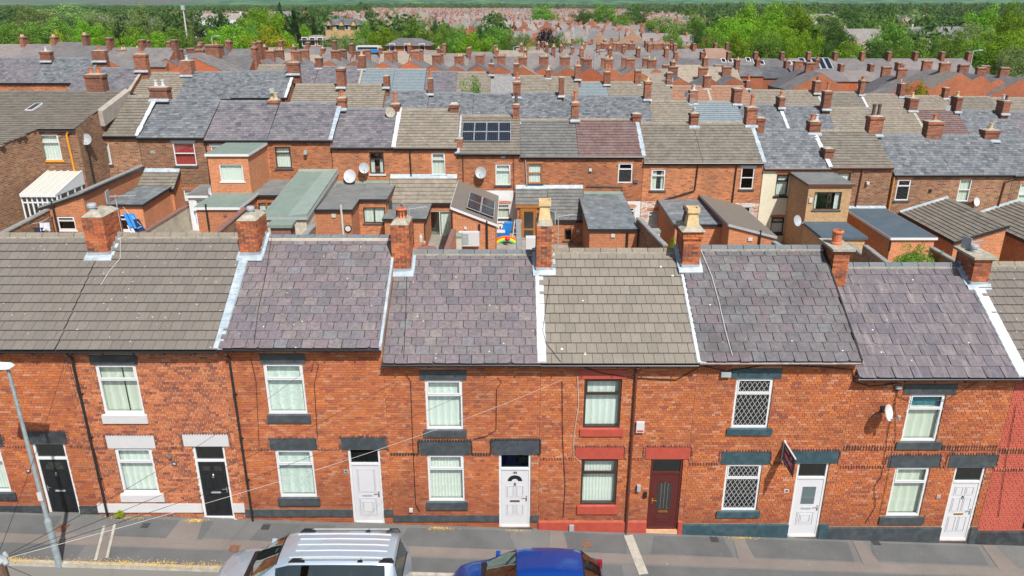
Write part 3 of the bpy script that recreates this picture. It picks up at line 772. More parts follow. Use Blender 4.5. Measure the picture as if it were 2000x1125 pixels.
    roof = rf.build('roof', h)
    sl = math.hypot(yr - y0, zr - ze)
    v = Vector((0, yr - y0, zr - ze)).normalized()
    conc = 'tile' in hd['cover']
    pname = 'tile' if conc else 'slate'
    cover_plane(roof, (x0 + .01, y0 - .03, ze - .012), (1, 0, 0), v, x1 - x0 - .02, sl, hd['tw'], hd['gauge'], th, hd['cover'], pname, concrete=conc, stagger=.5)
    cover_plane(roof, (x1 - .01, yb + .03, ze - .012), (-1, 0, 0), Vector((0, -(yb - yr), zr - ze)), x1 - x0 - .02, sl, hd['tw'], hd['gauge'], th, hd['cover'], pname + '_rear', concrete=conc, individual=False)
    # ridge tiles
    rm = 'ridge_brown' if conc else 'ridge_dark'
    rt = MB(rm); Lr = .45
    prof = [(-.13, -.075), (-.075, .035), (0, .065), (.075, .035), (.13, -.075)]
    for k in range(4):
        rt.face([(-Lr / 2 + .008, prof[k][0], prof[k][1]), (Lr / 2 - .008, prof[k][0], prof[k][1]), (Lr / 2 - .008, prof[k + 1][0], prof[k + 1][1]), (-Lr / 2 + .008, prof[k + 1][0], prof[k + 1][1])])
    rt.face([(-Lr / 2 + .008, a, b) for a, b in prof]); rt.face([(Lr / 2 - .008, a, b) for a, b in prof])
    rme = rt.build('ridge_tile', mesh_only=True, off=(0, 0, 0)); nr = int((x1 - x0) / Lr); Ls = (x1 - x0) / nr
    off = top_loc(roof)
    for i in range(nr):
        o = link('ridge_tile', rme, roof); o.location = Vector((x0 + (i + .5) * Ls, yr, zr + .03)) - off; o.rotation_euler = (R.uniform(-.02, .02), R.uniform(-.012, .012), R.uniform(-.015, .015)); o.scale = (Ls / Lr, 1, 1)
    bd = MB('bedding' if hd['key'] == 'C' else 'mortar_cap'); bd.box(x0 + .004, x1 - .004, yr - .15, yr + .15, zr - .06, zr + (.012 if hd['key'] == 'C' else -.012)); bd.build('ridge_bedding', roof)
    # gutter
    gm = 'gutter_grey' if hd['key'] == 'F' else 'gutter_black'
    gt = MB(gm); gp = [(math.cos(a) * .055, -abs(math.sin(a)) * .055) for a in [math.pi * i / 6 for i in range(7)]]
    for (a, b), (c, d) in zip(gp, gp[1:]):
        yg, zg = ROOF_Y0 - .045, ze - .035
        gt.face([(x0, yg + a, zg + b), (x1, yg + a, zg + b), (x1, yg + c, zg + d), (x0, yg + c, zg + d)])
        gt.face([(x0, yg + a * .9, zg + b * .9 + .004), (x0, yg + c * .9, zg + d * .9 + .004), (x1, yg + c * .9, zg + d * .9 + .004), (x1, yg + a * .9, zg + b * .9 + .004)])
    gt.box(x0, x1, ROOF_Y0 - .105, ROOF_Y0 - .098, ze - .045, ze - .03); gt.box(x0, x1, ROOF_Y0 + .01, ROOF_Y0 + .03, ze - .12, ze - .055)
    gt.build('gutter', h)
    xx = x0 + .4
    bk = MB('gutter_black')
    while xx < x1: bk.box(xx, xx + .03, ROOF_Y0 - .1, YW - .03, ze - .115, ze - .095); xx += .8
    bk.build('gutter_bracket', h)

def roof_z(key, y):
    hd = next(q for q in FRONT if q['key'] == key); return hd['ze'] + (hd['zr'] - hd['ze']) * (y - ROOF_Y0) / (RIDGE_Y - ROOF_Y0)
# flashings along the party walls (lead or painted mortar, laid in lapped lengths)
def flashing(key, xb, w, mat, top=20.45, lean=0.0):
    h = houses[key]; m = MB(mat); n = 14
    hd = next(q for q in FRONT if q['key'] == key)
    for i in range(n):
        ya = ROOF_Y0 - .03 + (top - ROOF_Y0) * i / n; yb2 = ROOF_Y0 - .03 + (top - ROOF_Y0) * (i + 1) / n + .02
        za = max(roof_z(key, ya), 0) + .075; zb2 = roof_z(key, yb2) + .07
        w0 = w * R.uniform(.97, 1.03); ww = xb - w0 / 2; we = xb + w0 / 2
        m.hexa([(ww, ya, za - .04), (we, ya, za - .04), (we, yb2, zb2 - .04), (ww, yb2, zb2 - .04), (ww + .02, ya, za + .012), (we - .02, ya, za + .012), (we - .02, yb2, zb2), (ww + .02, yb2, zb2)])
    m.build('flashing', h)
flashing('B', -7.66, .26, 'flashing_lead'); flashing('D', .78, .26, 'flashing_white'); flashing('E', 4.97, .26, 'flashing_white'); flashing('G', 13.52, .34, 'flashing_white')
vg = MB('flashing_lead'); 
for i in range(12):
    ya = 17.78 + i * .23; yb_ = ya + .235; za_, zb_ = roof_z('C', ya), roof_z('C', yb_); vg.hexa([(-3.46, ya, za_ - .06), (-3.39, ya, za_ - .06), (-3.39, yb_, zb_ - .06), (-3.46, yb_, zb_ - .06), (-3.46, ya, za_ + .052), (-3.39, ya, za_ + .052), (-3.39, yb_, zb_ + .048), (-3.46, yb_, zb_ + .048)])
vg.build('verge_strip', houses['C'])
for i in range(12): pass
vg = MB('gutter_black')
for i in range(14):
    ya = 17.8 + i * .24; yb_ = ya + .245; za_, zb_ = roof_z('F', ya), roof_z('F', yb_); vg.hexa([(9.145, ya, za_ - .08), (9.19, ya, za_ - .08), (9.19, yb_, zb_ - .08), (9.145, yb_, zb_ - .08), (9.145, ya, za_ + .05), (9.19, ya, za_ + .05), (9.19, yb_, zb_ + .048), (9.145, yb_, zb_ + .048)])
vg.build('verge_strip', houses['F'])

# ---------------------------------------------------------------- chimney stacks of the front row
def stack(house, xc, w, y0, y1, zb, zt, corbel=0, cap=None, nind=110, mat='brick_stack'):
    c = MB('mortar_stack'); g = .012
    c.box(xc - w / 2 + g, xc + w / 2 - g, y0 + g, y1 - g, zb - .8, zt - .01)
    if cap == 'slab': 
        c.mats.append('mortar_cap'); c.box(xc - w / 2 - .09, xc + w / 2 + .09, y0 - .09, y1 + .09, zt, zt + .07, 1)
    else:
        c.mats.append('mortar_cap'); e = .0 + corbel * .03
        c.hexa([(xc - w / 2 - e, y0 - e, zt), (xc + w / 2 + e, y0 - e, zt), (xc + w / 2 + e, y1 + e, zt), (xc - w / 2 - e, y1 + e, zt), (xc - w / 4, y0 + .15, zt + .13), (xc + w / 4, y0 + .15, zt + .13), (xc + w / 4, y1 - .15, zt + .13), (xc - w / 4, y1 - .15, zt + .13)], 1)
    ch = c.build('chimney', house)
    P = Pieces(mat); z = zb - .3; k = 0
    nlev = int((zt - z) / .075); z = zt - nlev * .075
    side = -1 if xc > 0 else 1      # the flank the camera sees
    while z < zt - .02:
        e = .035 * min(corbel, max(0, corbel - int((zt - z - .001) / .075) + 0)) if corbel else 0
        e = (.035 if corbel and zt - z < .075 * (corbel + .5) else 0)
        a, b, c0, d = xc - w / 2 - e, xc + w / 2 + e, y0 - e, y1 + e
        o = (k % 2) * .1125
        x = a - o
        while x < b - .02:
            p, q = max(x, a), min(x + .213, b)
            if q - p > .03:
                P.add(p, q, c0 + R.uniform(0, .005), c0 + .1, z, z + .063, 5); P.add(p, q, d - .1, d, z, z + .063, -5)
            x += .225
        y = c0 + .112 - (1 - k % 2) * .1125
        while y < d - .11:
            p, q = max(y, c0 + .112), min(y + .213, d - .112)
            if q - p > .03:
                for sx in (-1, 1):
                    if sx < 0: P.add(a + R.uniform(0, .004), a + .1, p, q, z, z + .063, 3 if side == -1 else -4)
                    else: P.add(b - .1, b - R.uniform(0, .004), p, q, z, z + .063, 3 if side == 1 else -4)
            y += .225
        z += .075; k += 1
    P.flush(ch, nind)
    return ch
def pot_round(ch, x, y, z, r, hgt, mat, louvre=False):
    m = MB(mat); m.lathe((x, y, z), [(r * 1.05, 0), (r * 1.05, .05), (r * .88, .08), (r * .92, hgt * .8), (r * 1.12, hgt * .84), (r * 1.12, hgt * .92), (r * .9, hgt), (r * .7, hgt), (r * .7, hgt - .1)], 14)
    o = m.build('chimney_pot', ch, smooth=False)
    if louvre:
        s = MB('ink')
        for k in range(10):
            a = 2 * math.pi * k / 10; s.beam((x + r * .95 * math.cos(a), y + r * .95 * math.sin(a), z + hgt * .2), (x + r * .95 * math.cos(a), y + r * .95 * math.sin(a), z + hgt * .7), .022, .03)
        s.build('pot_louvre', ch)
    return o
def pot_square(ch, x, y, z, w, hgt, mat):
    m = MB(mat); a, b = w / 2, w * .36
    m.hexa([(x - a, y - a, z), (x + a, y - a, z), (x + a, y + a, z), (x - a, y + a, z), (x - b, y - b, z + hgt * .75), (x + b, y - b, z + hgt * .75), (x + b, y + b, z + hgt * .75), (x - b, y + b, z + hgt * .75)])
    c = b * 1.18
    for sx in (-1, 1): m.box(x + sx * c - .02, x + sx * c + .02, y - c - .02, y + c + .02, z + hgt * .75, z + hgt)
    m.box(x - c + .02, x + c - .02, y - c - .02, y - c + .02, z + hgt * .75, z + hgt); m.box(x - c + .02, x + c - .02, y + c - .02, y + c + .02, z + hgt * .75, z + hgt)
    return m.build('chimney_pot', ch)
def cowl(ch, x, y, z, r=.09, hgt=.2):
    m = MB('metal_grey'); m.lathe((x, y, z), [(r, 0), (r, hgt * .5), (r * 1.3, hgt * .5), (r * 1.3, hgt * .8), (r * 1.1, hgt), (.01, hgt)], 12); return m.build('chimney_cowl', ch)
def aerial(x, y, z0, hgt, yaw, n=9, parent=None, mat='metal_grey', L=.9):
    m = MB(mat); m.tube([(x, y, z0), (x, y, z0 + hgt)], .014, 6)
    dx, dy = math.cos(yaw), math.sin(yaw); zt = z0 + hgt - .05
    m.tube([(x - dx * .15, y - dy * .15, zt), (x + dx * L, y + dy * L, zt)], .010, 5)
    for i in range(n):
        t = -.12 + (L + .1) * i / (n - 1); wd = .17 - .05 * i / n
        m.tube([(x + dx * t - dy * wd, y + dy * t + dx * wd, zt), (x + dx * t + dy * wd, y + dy * t - dx * wd, zt)], .006, 4)
    m.beam((x - dx * .2 , y - dy * .2 , zt - .18), (x - dx * .2, y - dy * .2, zt + .18), .3, .02, up=(dx, dy, 0))
    if parent: return m.build('aerial', parent)
    return m
def xat(px, py, Y=20.5): return atY(px, py, Y).x
Y0 = 20.5
def skirt(house, key, xc, w, mat='flashing_lead'):
    m = MB(mat); zr0 = roof_z(key, Y0 - .13); zr1 = roof_z(key, Y0)
    m.hexa([(xc - w / 2 - .09, Y0 - .13, zr0 + .03), (xc + w / 2 + .09, Y0 - .13, zr0 + .03), (xc + w / 2 + .09, Y0 - .003, zr1 + .03), (xc - w / 2 - .09, Y0 - .003, zr1 + .03), (xc - w / 2 - .09, Y0 - .13, zr0 + .06), (xc + w / 2 + .09, Y0 - .13, zr0 + .06), (xc + w / 2 + .09, Y0 - .003, zr1 + .12), (xc - w / 2 - .09, Y0 - .003, zr1 + .09)])
    m.box(xc - w / 2 - .005, xc + w / 2 + .005, Y0 - .02, Y0 - .002, zr1 - .05, zr1 + .17)
    for k in range(5):   # stepped side flashing
        ya = Y0 + k * .16; za = roof_z(key, ya)
        for s in (-1, 1):
            a, b = (xc - w / 2 - .016, xc - w / 2 - .002) if s < 0 else (xc + w / 2 + .002, xc + w / 2 + .016)
            m.box(a, b, ya, ya + .165, za - .05, za + .19)
            a, b = (xc - w / 2 - .10, xc - w / 2 - .016) if s < 0 else (xc + w / 2 + .016, xc + w / 2 + .10)
            z2 = roof_z(key, ya + .165)
            m.hexa([(a, ya, za), (b, ya, za), (b, ya + .165, z2), (a, ya + .165, z2), (a, ya, za + .05), (b, ya, za + .05), (b, ya + .165, z2 + .05), (a, ya + .165, z2 + .05)])
    m.build('stack_flashing', house)
def ztop(py, Y=Y0): return atY(1000, py, Y).z
xa = (xat(178, 498) + xat(208, 498)) / 2
c1 = stack(houses['A'], xa, .60, Y0, Y0 + 1.0, roof_z('A', Y0), ztop(425), corbel=0, nind=95); cowl(c1, xa - .12, Y0 + .35, ztop(425) + .1, .1, .22); skirt(houses['A'], 'A', xa, .60)
xb = (xat(472, 502) + xat(506, 502)) / 2
c2 = stack(houses['B'], xb, .56, Y0, Y0 + .95, roof_z('B', Y0), ztop(432), nind=95); cowl(c2, xb, Y0 + .5, ztop(432) + .1, .09, .2); skirt(houses['B'], 'B', xb, .56)
xc_ = (xat(770, 530) + xat(799, 530)) / 2
c3 = stack(houses['D'], xc_ , .52, Y0, Y0 + .9, roof_z('D', Y0), ztop(440), nind=95); pot_round(c3, xc_ + .02, Y0 + .42, ztop(440) + .1, .15, .3, 'pot_terracotta', True); skirt(houses['D'], 'D', xc_, .52)
xd = (xat(1047, 533) + xat(1079, 533)) / 2
c4 = stack(houses['E'], xd, .47, Y0, Y0 + .9, roof_z('E', Y0), ztop(442), nind=95); pot_square(c4, xd, Y0 + .38, ztop(442) + .06, .36, .62, 'pot_buff'); skirt(houses['E'], 'E', xd, .47)
xe_ = (xat(1331, 527) + xat(1365, 527)) / 2
c5 = stack(houses['F'], xe_, .50, Y0, Y0 + .95, roof_z('F', Y0), ztop(452), corbel=3, nind=95); pot_square(c5, xe_, Y0 + .3, ztop(452) + .08, .36, .55, 'pot_buff'); pot_square(c5, xe_ - .0, Y0 + .7, ztop(452) + .08, .32, .45, 'pot_dark'); skirt(houses['F'], 'F', xe_, .50)
xf = (xat(1624, 565) + xat(1645, 565)) / 2
c6 = stack(houses['F'], xf, .46, Y0, Y0 + .95, roof_z('G', Y0), ztop(490), cap='slab', nind=95); pot_round(c6, xf - .03, Y0 + .45, ztop(490) + .07, .15, .42, 'pot_terracotta')
xg = (xat(1896, 560) + xat(1925, 560)) / 2
c7 = stack(houses['G'], xg, .50, Y0, Y0 + .95, roof_z('G', Y0), ztop(506), cap='slab', nind=95, mat='brick_stack'); cowl(c7, xg - .05, Y0 + .5, ztop(506) + .08, .09, .2); skirt(houses['G'], 'G', xg, .50)
# ---------------------------------------------------------------- ground, pavement, road
plain('concrete_yard', (0.26, 0.24, 0.21), 0.95, var=0.25, scale=2, dirt=((0.12, 0.12, 0.10), 0.8, 0.6))
def asphalt(name, a, b, rough=0.95):
    m, N, out = new_mat(name)
    pos = N('NewGeometry').outputs['Position']
    n1 = noise(N, 0.9, 5, pos, 0.6); n2 = noise(N, 130, 2, pos)
    c = N.mix(N.ramp(n1, [(0.35, (0, 0, 0)), (0.65, (1, 1, 1))]), a, b)
    c = N.mix(1.0, c, N.ramp(n2, [(0.2, (0.6,) * 3), (0.8, (1.5,) * 3)]), 'MULTIPLY')
    n3 = noise(N, 4, 5, pos, 0.8)
    c = N.mix(N.math('MULTIPLY', N.ramp(n3, [(0.62, (0, 0, 0)), (0.75, (1, 1, 1))]), 0.35), c, (0.05, 0.05, 0.05))
    v = N('TexVoronoi', {'Vector': pos, 'Scale': 2.3})
    d = N.math('MULTIPLY', N.math('LESS_THAN', v.outputs['Distance'], 0.035), N.math('GREATER_THAN', N('SeparateColor', {0: v.outputs['Color']}).outputs[0], 0.6))
    c = N.mix(d, c, (0.5, 0.48, 0.45))
    bp = N('Bump', {'Strength': 0.4, 'Distance': 0.01, 'Height': n2})
    p = N('BsdfPrincipled', {'Base Color': c, 'Roughness': rough, 'Normal': bp.outputs[0], 'Specular IOR Level': 0.2})
    m.node_tree.links.new(p.outputs[0], out.inputs[0])
asphalt('pavement_grey', (0.115, 0.117, 0.115), (0.145, 0.145, 0.14))
asphalt('pavement_dark', (0.088, 0.092, 0.093), (0.115, 0.118, 0.118))
asphalt('pavement_warm', (0.15, 0.133, 0.12), (0.18, 0.16, 0.145))
asphalt('road_grey', (0.12, 0.115, 0.105), (0.16, 0.15, 0.14))
plain('kerb_concrete', (0.36, 0.34, 0.29), 0.95, var=0.2, scale=7, dirt=((0.22, 0.22, 0.18), 4, 0.5))
pieces('leaf_litter', [(0.55, 0.35, 0.06), (0.70, 0.45, 0.08), (0.45, 0.30, 0.10), (0.6, 0.42, 0.2)], dirt_amt=0)
def farland(name):
    m, N, out = new_mat(name)
    pos = N('NewGeometry').outputs['Position']
    n1 = noise(N, 0.02, 6, pos, 0.6); n2 = noise(N, 0.4, 4, pos)
    c = N.ramp(n1, [(0.38, (0.045, 0.085, 0.02)), (0.5, (0.10, 0.16, 0.04)), (0.62, (0.03, 0.06, 0.018))])
    c = N.mix(1.0, c, N.ramp(n2, [(0.2, (0.7,) * 3), (0.8, (1.3,) * 3)]), 'MULTIPLY')
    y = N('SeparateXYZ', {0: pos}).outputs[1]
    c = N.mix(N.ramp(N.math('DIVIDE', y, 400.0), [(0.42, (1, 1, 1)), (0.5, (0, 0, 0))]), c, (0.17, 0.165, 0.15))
    p = N('BsdfPrincipled', {'Base Color': c, 'Roughness': 1.0, 'Specular IOR Level': 0.1})
    m.node_tree.links.new(p.outputs[0], out.inputs[0])
farland('land')
def sheet(name, xs, ys, zf, mat, **pr):
    V = [(x, y, zf(x, y)) for y in ys for x in xs]; n = len(xs)
    Fc = [(j * n + i, j * n + i + 1, (j + 1) * n + i + 1, (j + 1) * n + i) for j in range(len(ys) - 1) for i in range(n - 1)]
    me = finish_mesh(name, V, Fc, [0] * len(Fc), [0.0], [mat], False)
    return link(name, me, None, **pr)
axs = sorted(set([-5250, -3800, -2500, -1200, -700, -400, -200, -150, -100, -70] + [x for x in range(-45, 46, 9)] + [70, 100, 150, 200, 400, 700, 1200, 2500, 3800, 5250]))
ays = [-400, -60, -20, 0, 10, 16, 18, 25, 35, 45, 52, 58, 64, 70, 80, 90, 100, 120, 160, 220, 300, 400, 500, 700, 1000, 1500, 2200, 3000, 4200, 5250]
sheet('ground', axs, ays, lambda x, y: gz(x, y) - .03 - (.12 if y <= 17 else 0), 'land', kind='structure')
KY = 15.98
fine = [x * 2.0 for x in range(-12, 13)]
wide = sorted(set(fine + [-45, -35, 35, 45]))
sheet('pavement', wide, [KY + .12, 18.05], lambda x, y: gz(x, 18) + .0 + (y - 18) * .02, 'pavement_grey', kind='structure')
sheet('road', wide, [6.0, 9.5, 12.5, KY + .01], lambda x, y: gz(x, 18) - .16 - (.04 if y > 13 or y < 8 else 0), 'road_grey', kind='structure')
sheet('yards', wide, [24.8, 30, 40, 50.2], lambda x, y: gz(x, y), 'concrete_yard', kind='structure')
pz = lambda x, y: gz(x, 18) + (y - 18) * .02
def patch(name, pts, mat, dz):
    m = MB(mat)
    # split along x so that it follows the fall of the street
    m.face([(x, y, pz(x, y) + dz) for x, y in pts]); return m.build(name, None, kind='structure')
def gp(px, py):
    d = ray(px, py); t = 10.0
    for _ in range(30):
        x, y = d[0] * t, d[1] * t; t += (H + d[2] * t - pz(x, y)) / -d[2] * .9
    return (d[0] * t, d[1] * t)
# worn reinstatement strips in the asphalt
patch('pavement_strip', [(-17, 16.75), (-7.5, 16.72), (-7.5, 17.12), (-17, 17.18)], 'pavement_warm', .004)
patch('pavement_strip', [(-7.5, 16.72), (5, 16.68), (5, 17.05), (-7.5, 17.12)], 'pavement_warm', .004)
patch('pavement_strip', [(5, 16.68), (17, 16.62), (17, 16.98), (5, 17.05)], 'pavement_warm', .004)
for a, b in ((-16.5, -12.8), (-11.3, -8.6), (-3.2, .1), (1.1, 3.2), (3.9, 6.2), (6.6, 9.6), (10.2, 13.4), (-7.3, -5.2)):
    sk = R.uniform(-.2, .2)
    patch('pavement_patch', [(a, 17.12), (b, 17.08), (b + sk, 17.86), (a + .2, 17.86)], 'pavement_dark', .008)
patch('pavement_patch', [(-17, 16.14), (-11.6, 16.14), (-11.6, 16.7), (-17, 16.72)], 'pavement_dark', .007)
patch('pavement_patch', [(-10.9, 16.14), (3.0, 16.14), (3.0, 16.62), (-10.9, 16.68)], 'pavement_dark', .0075)
patch('pavement_patch', [(3.5, 16.14), (17, 16.14), (17, 16.58), (3.5, 16.62)], 'pavement_dark', .007)
for (x, w) in ((-9.6, .9), (1.0, .6), (6.3, .5), (9.8, .5), (13.6, .6)):
    patch('service_trench', [(x, 16.9), (x + w, 16.9), (x + w * .8, 17.93), (x + .1, 17.93)], 'pavement_warm', .012)
def channel(p0, p1, w, double):
    (xa, ya), (xb, yb) = p0, p1
    m = MB('kerb_concrete'); d = Vector((xb - xa, yb - ya, 0)).normalized(); s = Vector((-d.y, d.x, 0)) * w / 2
    if double:
        for e in (-1, 1):
            c = s * e * .8; q = s * .2
            m.hexa([Vector((xa, ya, pz(xa, ya) - .02)) + c - q, Vector((xb, yb, pz(xb, yb) - .02)) + c - q, Vector((xb, yb, pz(xb, yb) - .02)) + c + q, Vector((xa, ya, pz(xa, ya) - .02)) + c + q,
                    Vector((xa, ya, pz(xa, ya) + .02)) + c - q, Vector((xb, yb, pz(xb, yb) + .02)) + c - q, Vector((xb, yb, pz(xb, yb) + .02)) + c + q, Vector((xa, ya, pz(xa, ya) + .02)) + c + q])
        m.mats.append('pavement_warm')
        m.face([Vector((xa, ya, pz(xa, ya) + .008)) - s * .6, Vector((xb, yb, pz(xb, yb) + .008)) - s * .6, Vector((xb, yb, pz(xb, yb) + .008)) + s * .6, Vector((xa, ya, pz(xa, ya) + .008)) + s * .6], 1)
    else:
        m.hexa([Vector((xa, ya, pz(xa, ya) - .02)) - s, Vector((xb, yb, pz(xb, yb) - .02)) - s, Vector((xb, yb, pz(xb, yb) - .02)) + s, Vector((xa, ya, pz(xa, ya) - .02)) + s,
                Vector((xa, ya, pz(xa, ya) + .02)) - s, Vector((xb, yb, pz(xb, yb) + .02)) - s, Vector((xb, yb, pz(xb, yb) + .02)) + s, Vector((xa, ya, pz(xa, ya) + .02)) + s])
    m.build('drain_channel', None, kind='structure')
channel(gp(214, 1026), gp(198, 1092), .34, True)
channel(gp(1227, 1046), gp(1257, 1122), .26, False)
plain('rusty_iron', (0.16, 0.08, 0.05), 0.8, var=.4, scale=12)
for px, py, w_ in ((121, 1031, .3), (457, 1072, .28), (1146, 1064, .26), (519, 1030, .22), (284, 1027, .2), (1395, 1054, .22), (1710, 1060, .22)):
    cx_, cy_ = gp(px, py); m = MB('rusty_iron' if w_ > .23 else 'felt'); z_ = pz(cx_, cy_) + .014; m.hexa([(cx_ - w_ / 2, cy_ - w_ / 2, z_ - .02), (cx_ + w_ / 2, cy_ - w_ / 2, z_ - .02), (cx_ + w_ / 2, cy_ + w_ / 2, z_ - .02), (cx_ - w_ / 2, cy_ + w_ / 2, z_ - .02), (cx_ - w_ / 2, cy_ - w_ / 2, z_ + .004), (cx_ + w_ / 2, cy_ - w_ / 2, z_ + .004), (cx_ + w_ / 2, cy_ + w_ / 2, z_ + .004), (cx_ - w_ / 2, cy_ + w_ / 2, z_ + .004)]); o = m.build('iron_cover'); o['kind'] = 'structure'
# kerb of separate stones
kr = MB('road_grey'); kr.box(-18, 18, KY - .02, KY + .11, -1.6, -1.0); kerb = kr.build('kerb'); kerb['kind'] = 'structure'
kme = {}
for i in range(38):
    L = .91; x = -17.2 + i * (L + .01); zz = pz(x, KY)
    m = MB('kerb_concrete'); m.hexa([(-L / 2, 0, -.3), (L / 2, 0, -.3 - .04 * L), (L / 2, .13, -.3 - .04 * L), (-L / 2, .13, -.3), (-L / 2, .02, .004 + .02 * L), (L / 2, .02, .004 - .02 * L), (L / 2, .13, .004 - .02 * L), (-L / 2, .13, .004 + .02 * L)])
    if 'k' not in kme: kme['k'] = m.build('kerb_stone', mesh_only=True, off=(0, 0, 0))
    o = link('kerb_stone', kme['k'], kerb); o.location = (x, KY, zz + R.uniform(-.006, .006)); o.rotation_euler = (R.uniform(-.01, .01), 0, R.uniform(-.006, .006))
# fallen blossom and grit in the gutter
lt = MB('leaf_litter')
for i in range(9000):
    x = R.choice([R.gauss(-10.2, .8), R.uniform(-14, -6), R.uniform(-9.6, -6.6), R.gauss(-13.4, .6)]); y = KY - abs(R.gauss(0, .05)) + (R.gauss(.12, .09) if R.random() < .3 else 0) - .02
    z = pz(x, y) + .012 if y > KY + .1 else (pz(x, KY) + .012 if y > KY else pz(x, KY) - .16 + .02)
    if y <= KY: z = gz(x, 18) - .185
    s = R.uniform(.008, .022); a = R.uniform(0, 6.28)
    lt.face([(x + math.cos(a + k * 2.09) * s, y + math.sin(a + k * 2.09) * s, z + R.uniform(0, .012)) for k in range(3)], 0, R.random() + .001)
for cx, n, sd2 in ((-9.05, 500, .12), (-2.1, 300, .2), (6.6, 200, .25), (.2, 150, .2), (-11.0, 200, .4)):
    for i in range(n):
        x = R.gauss(cx, sd2); y = 17.9 - abs(R.gauss(0, .06)); z = pz(x, y) + .016; s = R.uniform(.006, .016); a = R.uniform(0, 6.28)
        lt.face([(x + math.cos(a + k * 2.09) * s, y + math.sin(a + k * 2.09) * s, z + R.uniform(0, .02)) for k in range(3)], 0, R.random() + .001)
o = lt.build('fallen_blossom', None, kind='stuff')
# ---------------------------------------------------------------- street lamp
def street_lamp():
    b = gp(115, 1100); x, y = b; z = pz(x, y)
    t = thing('street_lamp', 'grey steel street lamp on the pavement in front of the black fanlight door', 'street lamp', (x, y, z))
    m = MB('lamp_grey'); m.tube([(x, y, z - .1), (x, y, z + 1.35)], .085, 12); m.lathe((x, y, z + 1.33), [(.085, 0), (.055, .12)], 12); m.build('base_column', t, smooth=False)
    m = MB('lamp_grey'); m.tube([(x, y, z + 1.4), (x, y, z + 3.2), (x, y, z + 5.75)], [.055, .05, .038], 10); m.build('pole', t)
    m = MB('paint_white'); m.box(x - .06, x + .06, y - .062, y - .052, z + 2.0, z + 2.25); m.build('number_plate', t)
    zt = z + 5.75
    m = MB('lamp_shell'); m.hexa([(x - .75, y - .20, zt + .0), (x + .12, y - .12, zt), (x + .12, y + .10, zt), (x - .75, y + .14, zt), (x - .68, y - .12, zt + .13), (x + .08, y - .06, zt + .09), (x + .08, y + .05, zt + .09), (x - .68, y + .07, zt + .13)])
    hd = m.build('lamp_head', t)
    m = MB('paint_white'); m.hexa([(x - .68, y - .14, zt - .14), (x - .14, y - .11, zt - .10), (x - .14, y + .09, zt - .10), (x - .68, y + .10, zt - .14), (x - .72, y - .18, zt - .002), (x - .1, y - .12, zt - .002), (x - .1, y + .1, zt - .002), (x - .72, y + .13, zt - .002)])
    m.build('lamp_bowl', hd)
    m = MB('ink'); m.lathe((x - .3, y - .01, zt + .12), [(.03, -.02), (.03, .03), (.01, .04)], 8); m.build('photocell', hd)
street_lamp()
# telegraph pole in the bottom corner and its service wires
TP = atY(-12, 1084, 8.0)
t = thing('telegraph_pole', 'wooden telegraph pole with ring head carrying the house wires', 'telegraph pole', (TP.x, TP.y, -.1))
plain('pole_wood', (0.13, 0.08, 0.05), 0.9, var=0.3, scale=14)
m = MB('pole_wood'); m.tube([(TP.x, TP.y, -.3), (TP.x, TP.y, TP.z - .12)], [.14, .10], 12); m.build('pole', t)
m = MB('metal_grey'); m.lathe((TP.x, TP.y, TP.z - .12), [(.11, 0), (.12, .03), (.05, .09)], 10); m.build('pole_cap', t)
for k in range(5):
    a = k * 1.2; q = MB('metal_grey'); q.lathe((TP.x + .13 * math.cos(a), TP.y + .13 * math.sin(a), TP.z - .16), [(.03, 0), (.04, .04), (.02, .1)], 8); q.build('insulator', t)
def wire(a, b, sag, mat, label, rad=.004, cat='cable', grp=None):
    a, b = Vector(a), Vector(b); pts = []
    for i in range(17):
        s = i / 16; p = a.lerp(b, s); p.z -= sag * 4 * s * (1 - s); pts.append(p)
    m = MB(mat); m.tube(pts, rad, 5); return single(m, 'service_wire', label, cat, grp)
tp = (TP.x, TP.y, TP.z - .1)
wire(tp, atY(1097, 742, 17.9), .25, 'cable_white', 'long white service wire running up to the bracket beside the red upper lintel', .0035)
wire(tp, atY(975, 738, 17.9), .22, 'cable_black', 'dark service wire ending right of the upper window of house 44')
wire(tp, atY(778, 742, 17.9), .2, 'cable_black', 'dark service wire ending below the roof step left of house 44')
wire(tp, atY(612, 712, 17.9), .2, 'cable_black', 'dark service wire ending right of the upper lace-curtained window')
wire(tp, atY(128, 702, 17.9), .1, 'cable_black', 'dark service wire rising to the wall beside the left black downpipe')
wire(tp, atY(1300, 1600, 6.0), .1, 'cable_black', 'dark wire crossing low over the kerb in front of the parked cars')
# downpipes
def downpipe(px0, py0, px1, py1, mat, key, label=None, rad=.035):
    a, b = atY(px0, py0, YW - .07), atY(px1, py1, YW - .07)
    x = (a.x + b.x) / 2; h = houses[key]
    m = MB(mat); m.tube([(x, ROOF_Y0 - .04, a.z + .05), (x, YW - .07, a.z - .12), (x, YW - .07, b.z + .08), (x, YW - .14, b.z)], rad, 8)
    for k in range(1, 4):
        zz = b.z + (a.z - b.z) * k / 4 + .1; m.tube([(x, YW - .07, zz), (x, YW - .07, zz + .07)], rad * 1.3, 8); m.box(x - .06, x + .06, YW - .03, YW - .005, zz, zz + .03)
    o = m.build('downpipe', h)
    if label: o['label'] = label
downpipe(137, 690, 214, 1021, 'gutter_black', 'B'); downpipe(447, 690, 494, 1024, 'gutter_black', 'C'); downpipe(1242, 716, 1224, 1043, 'pipe_brown', 'E')
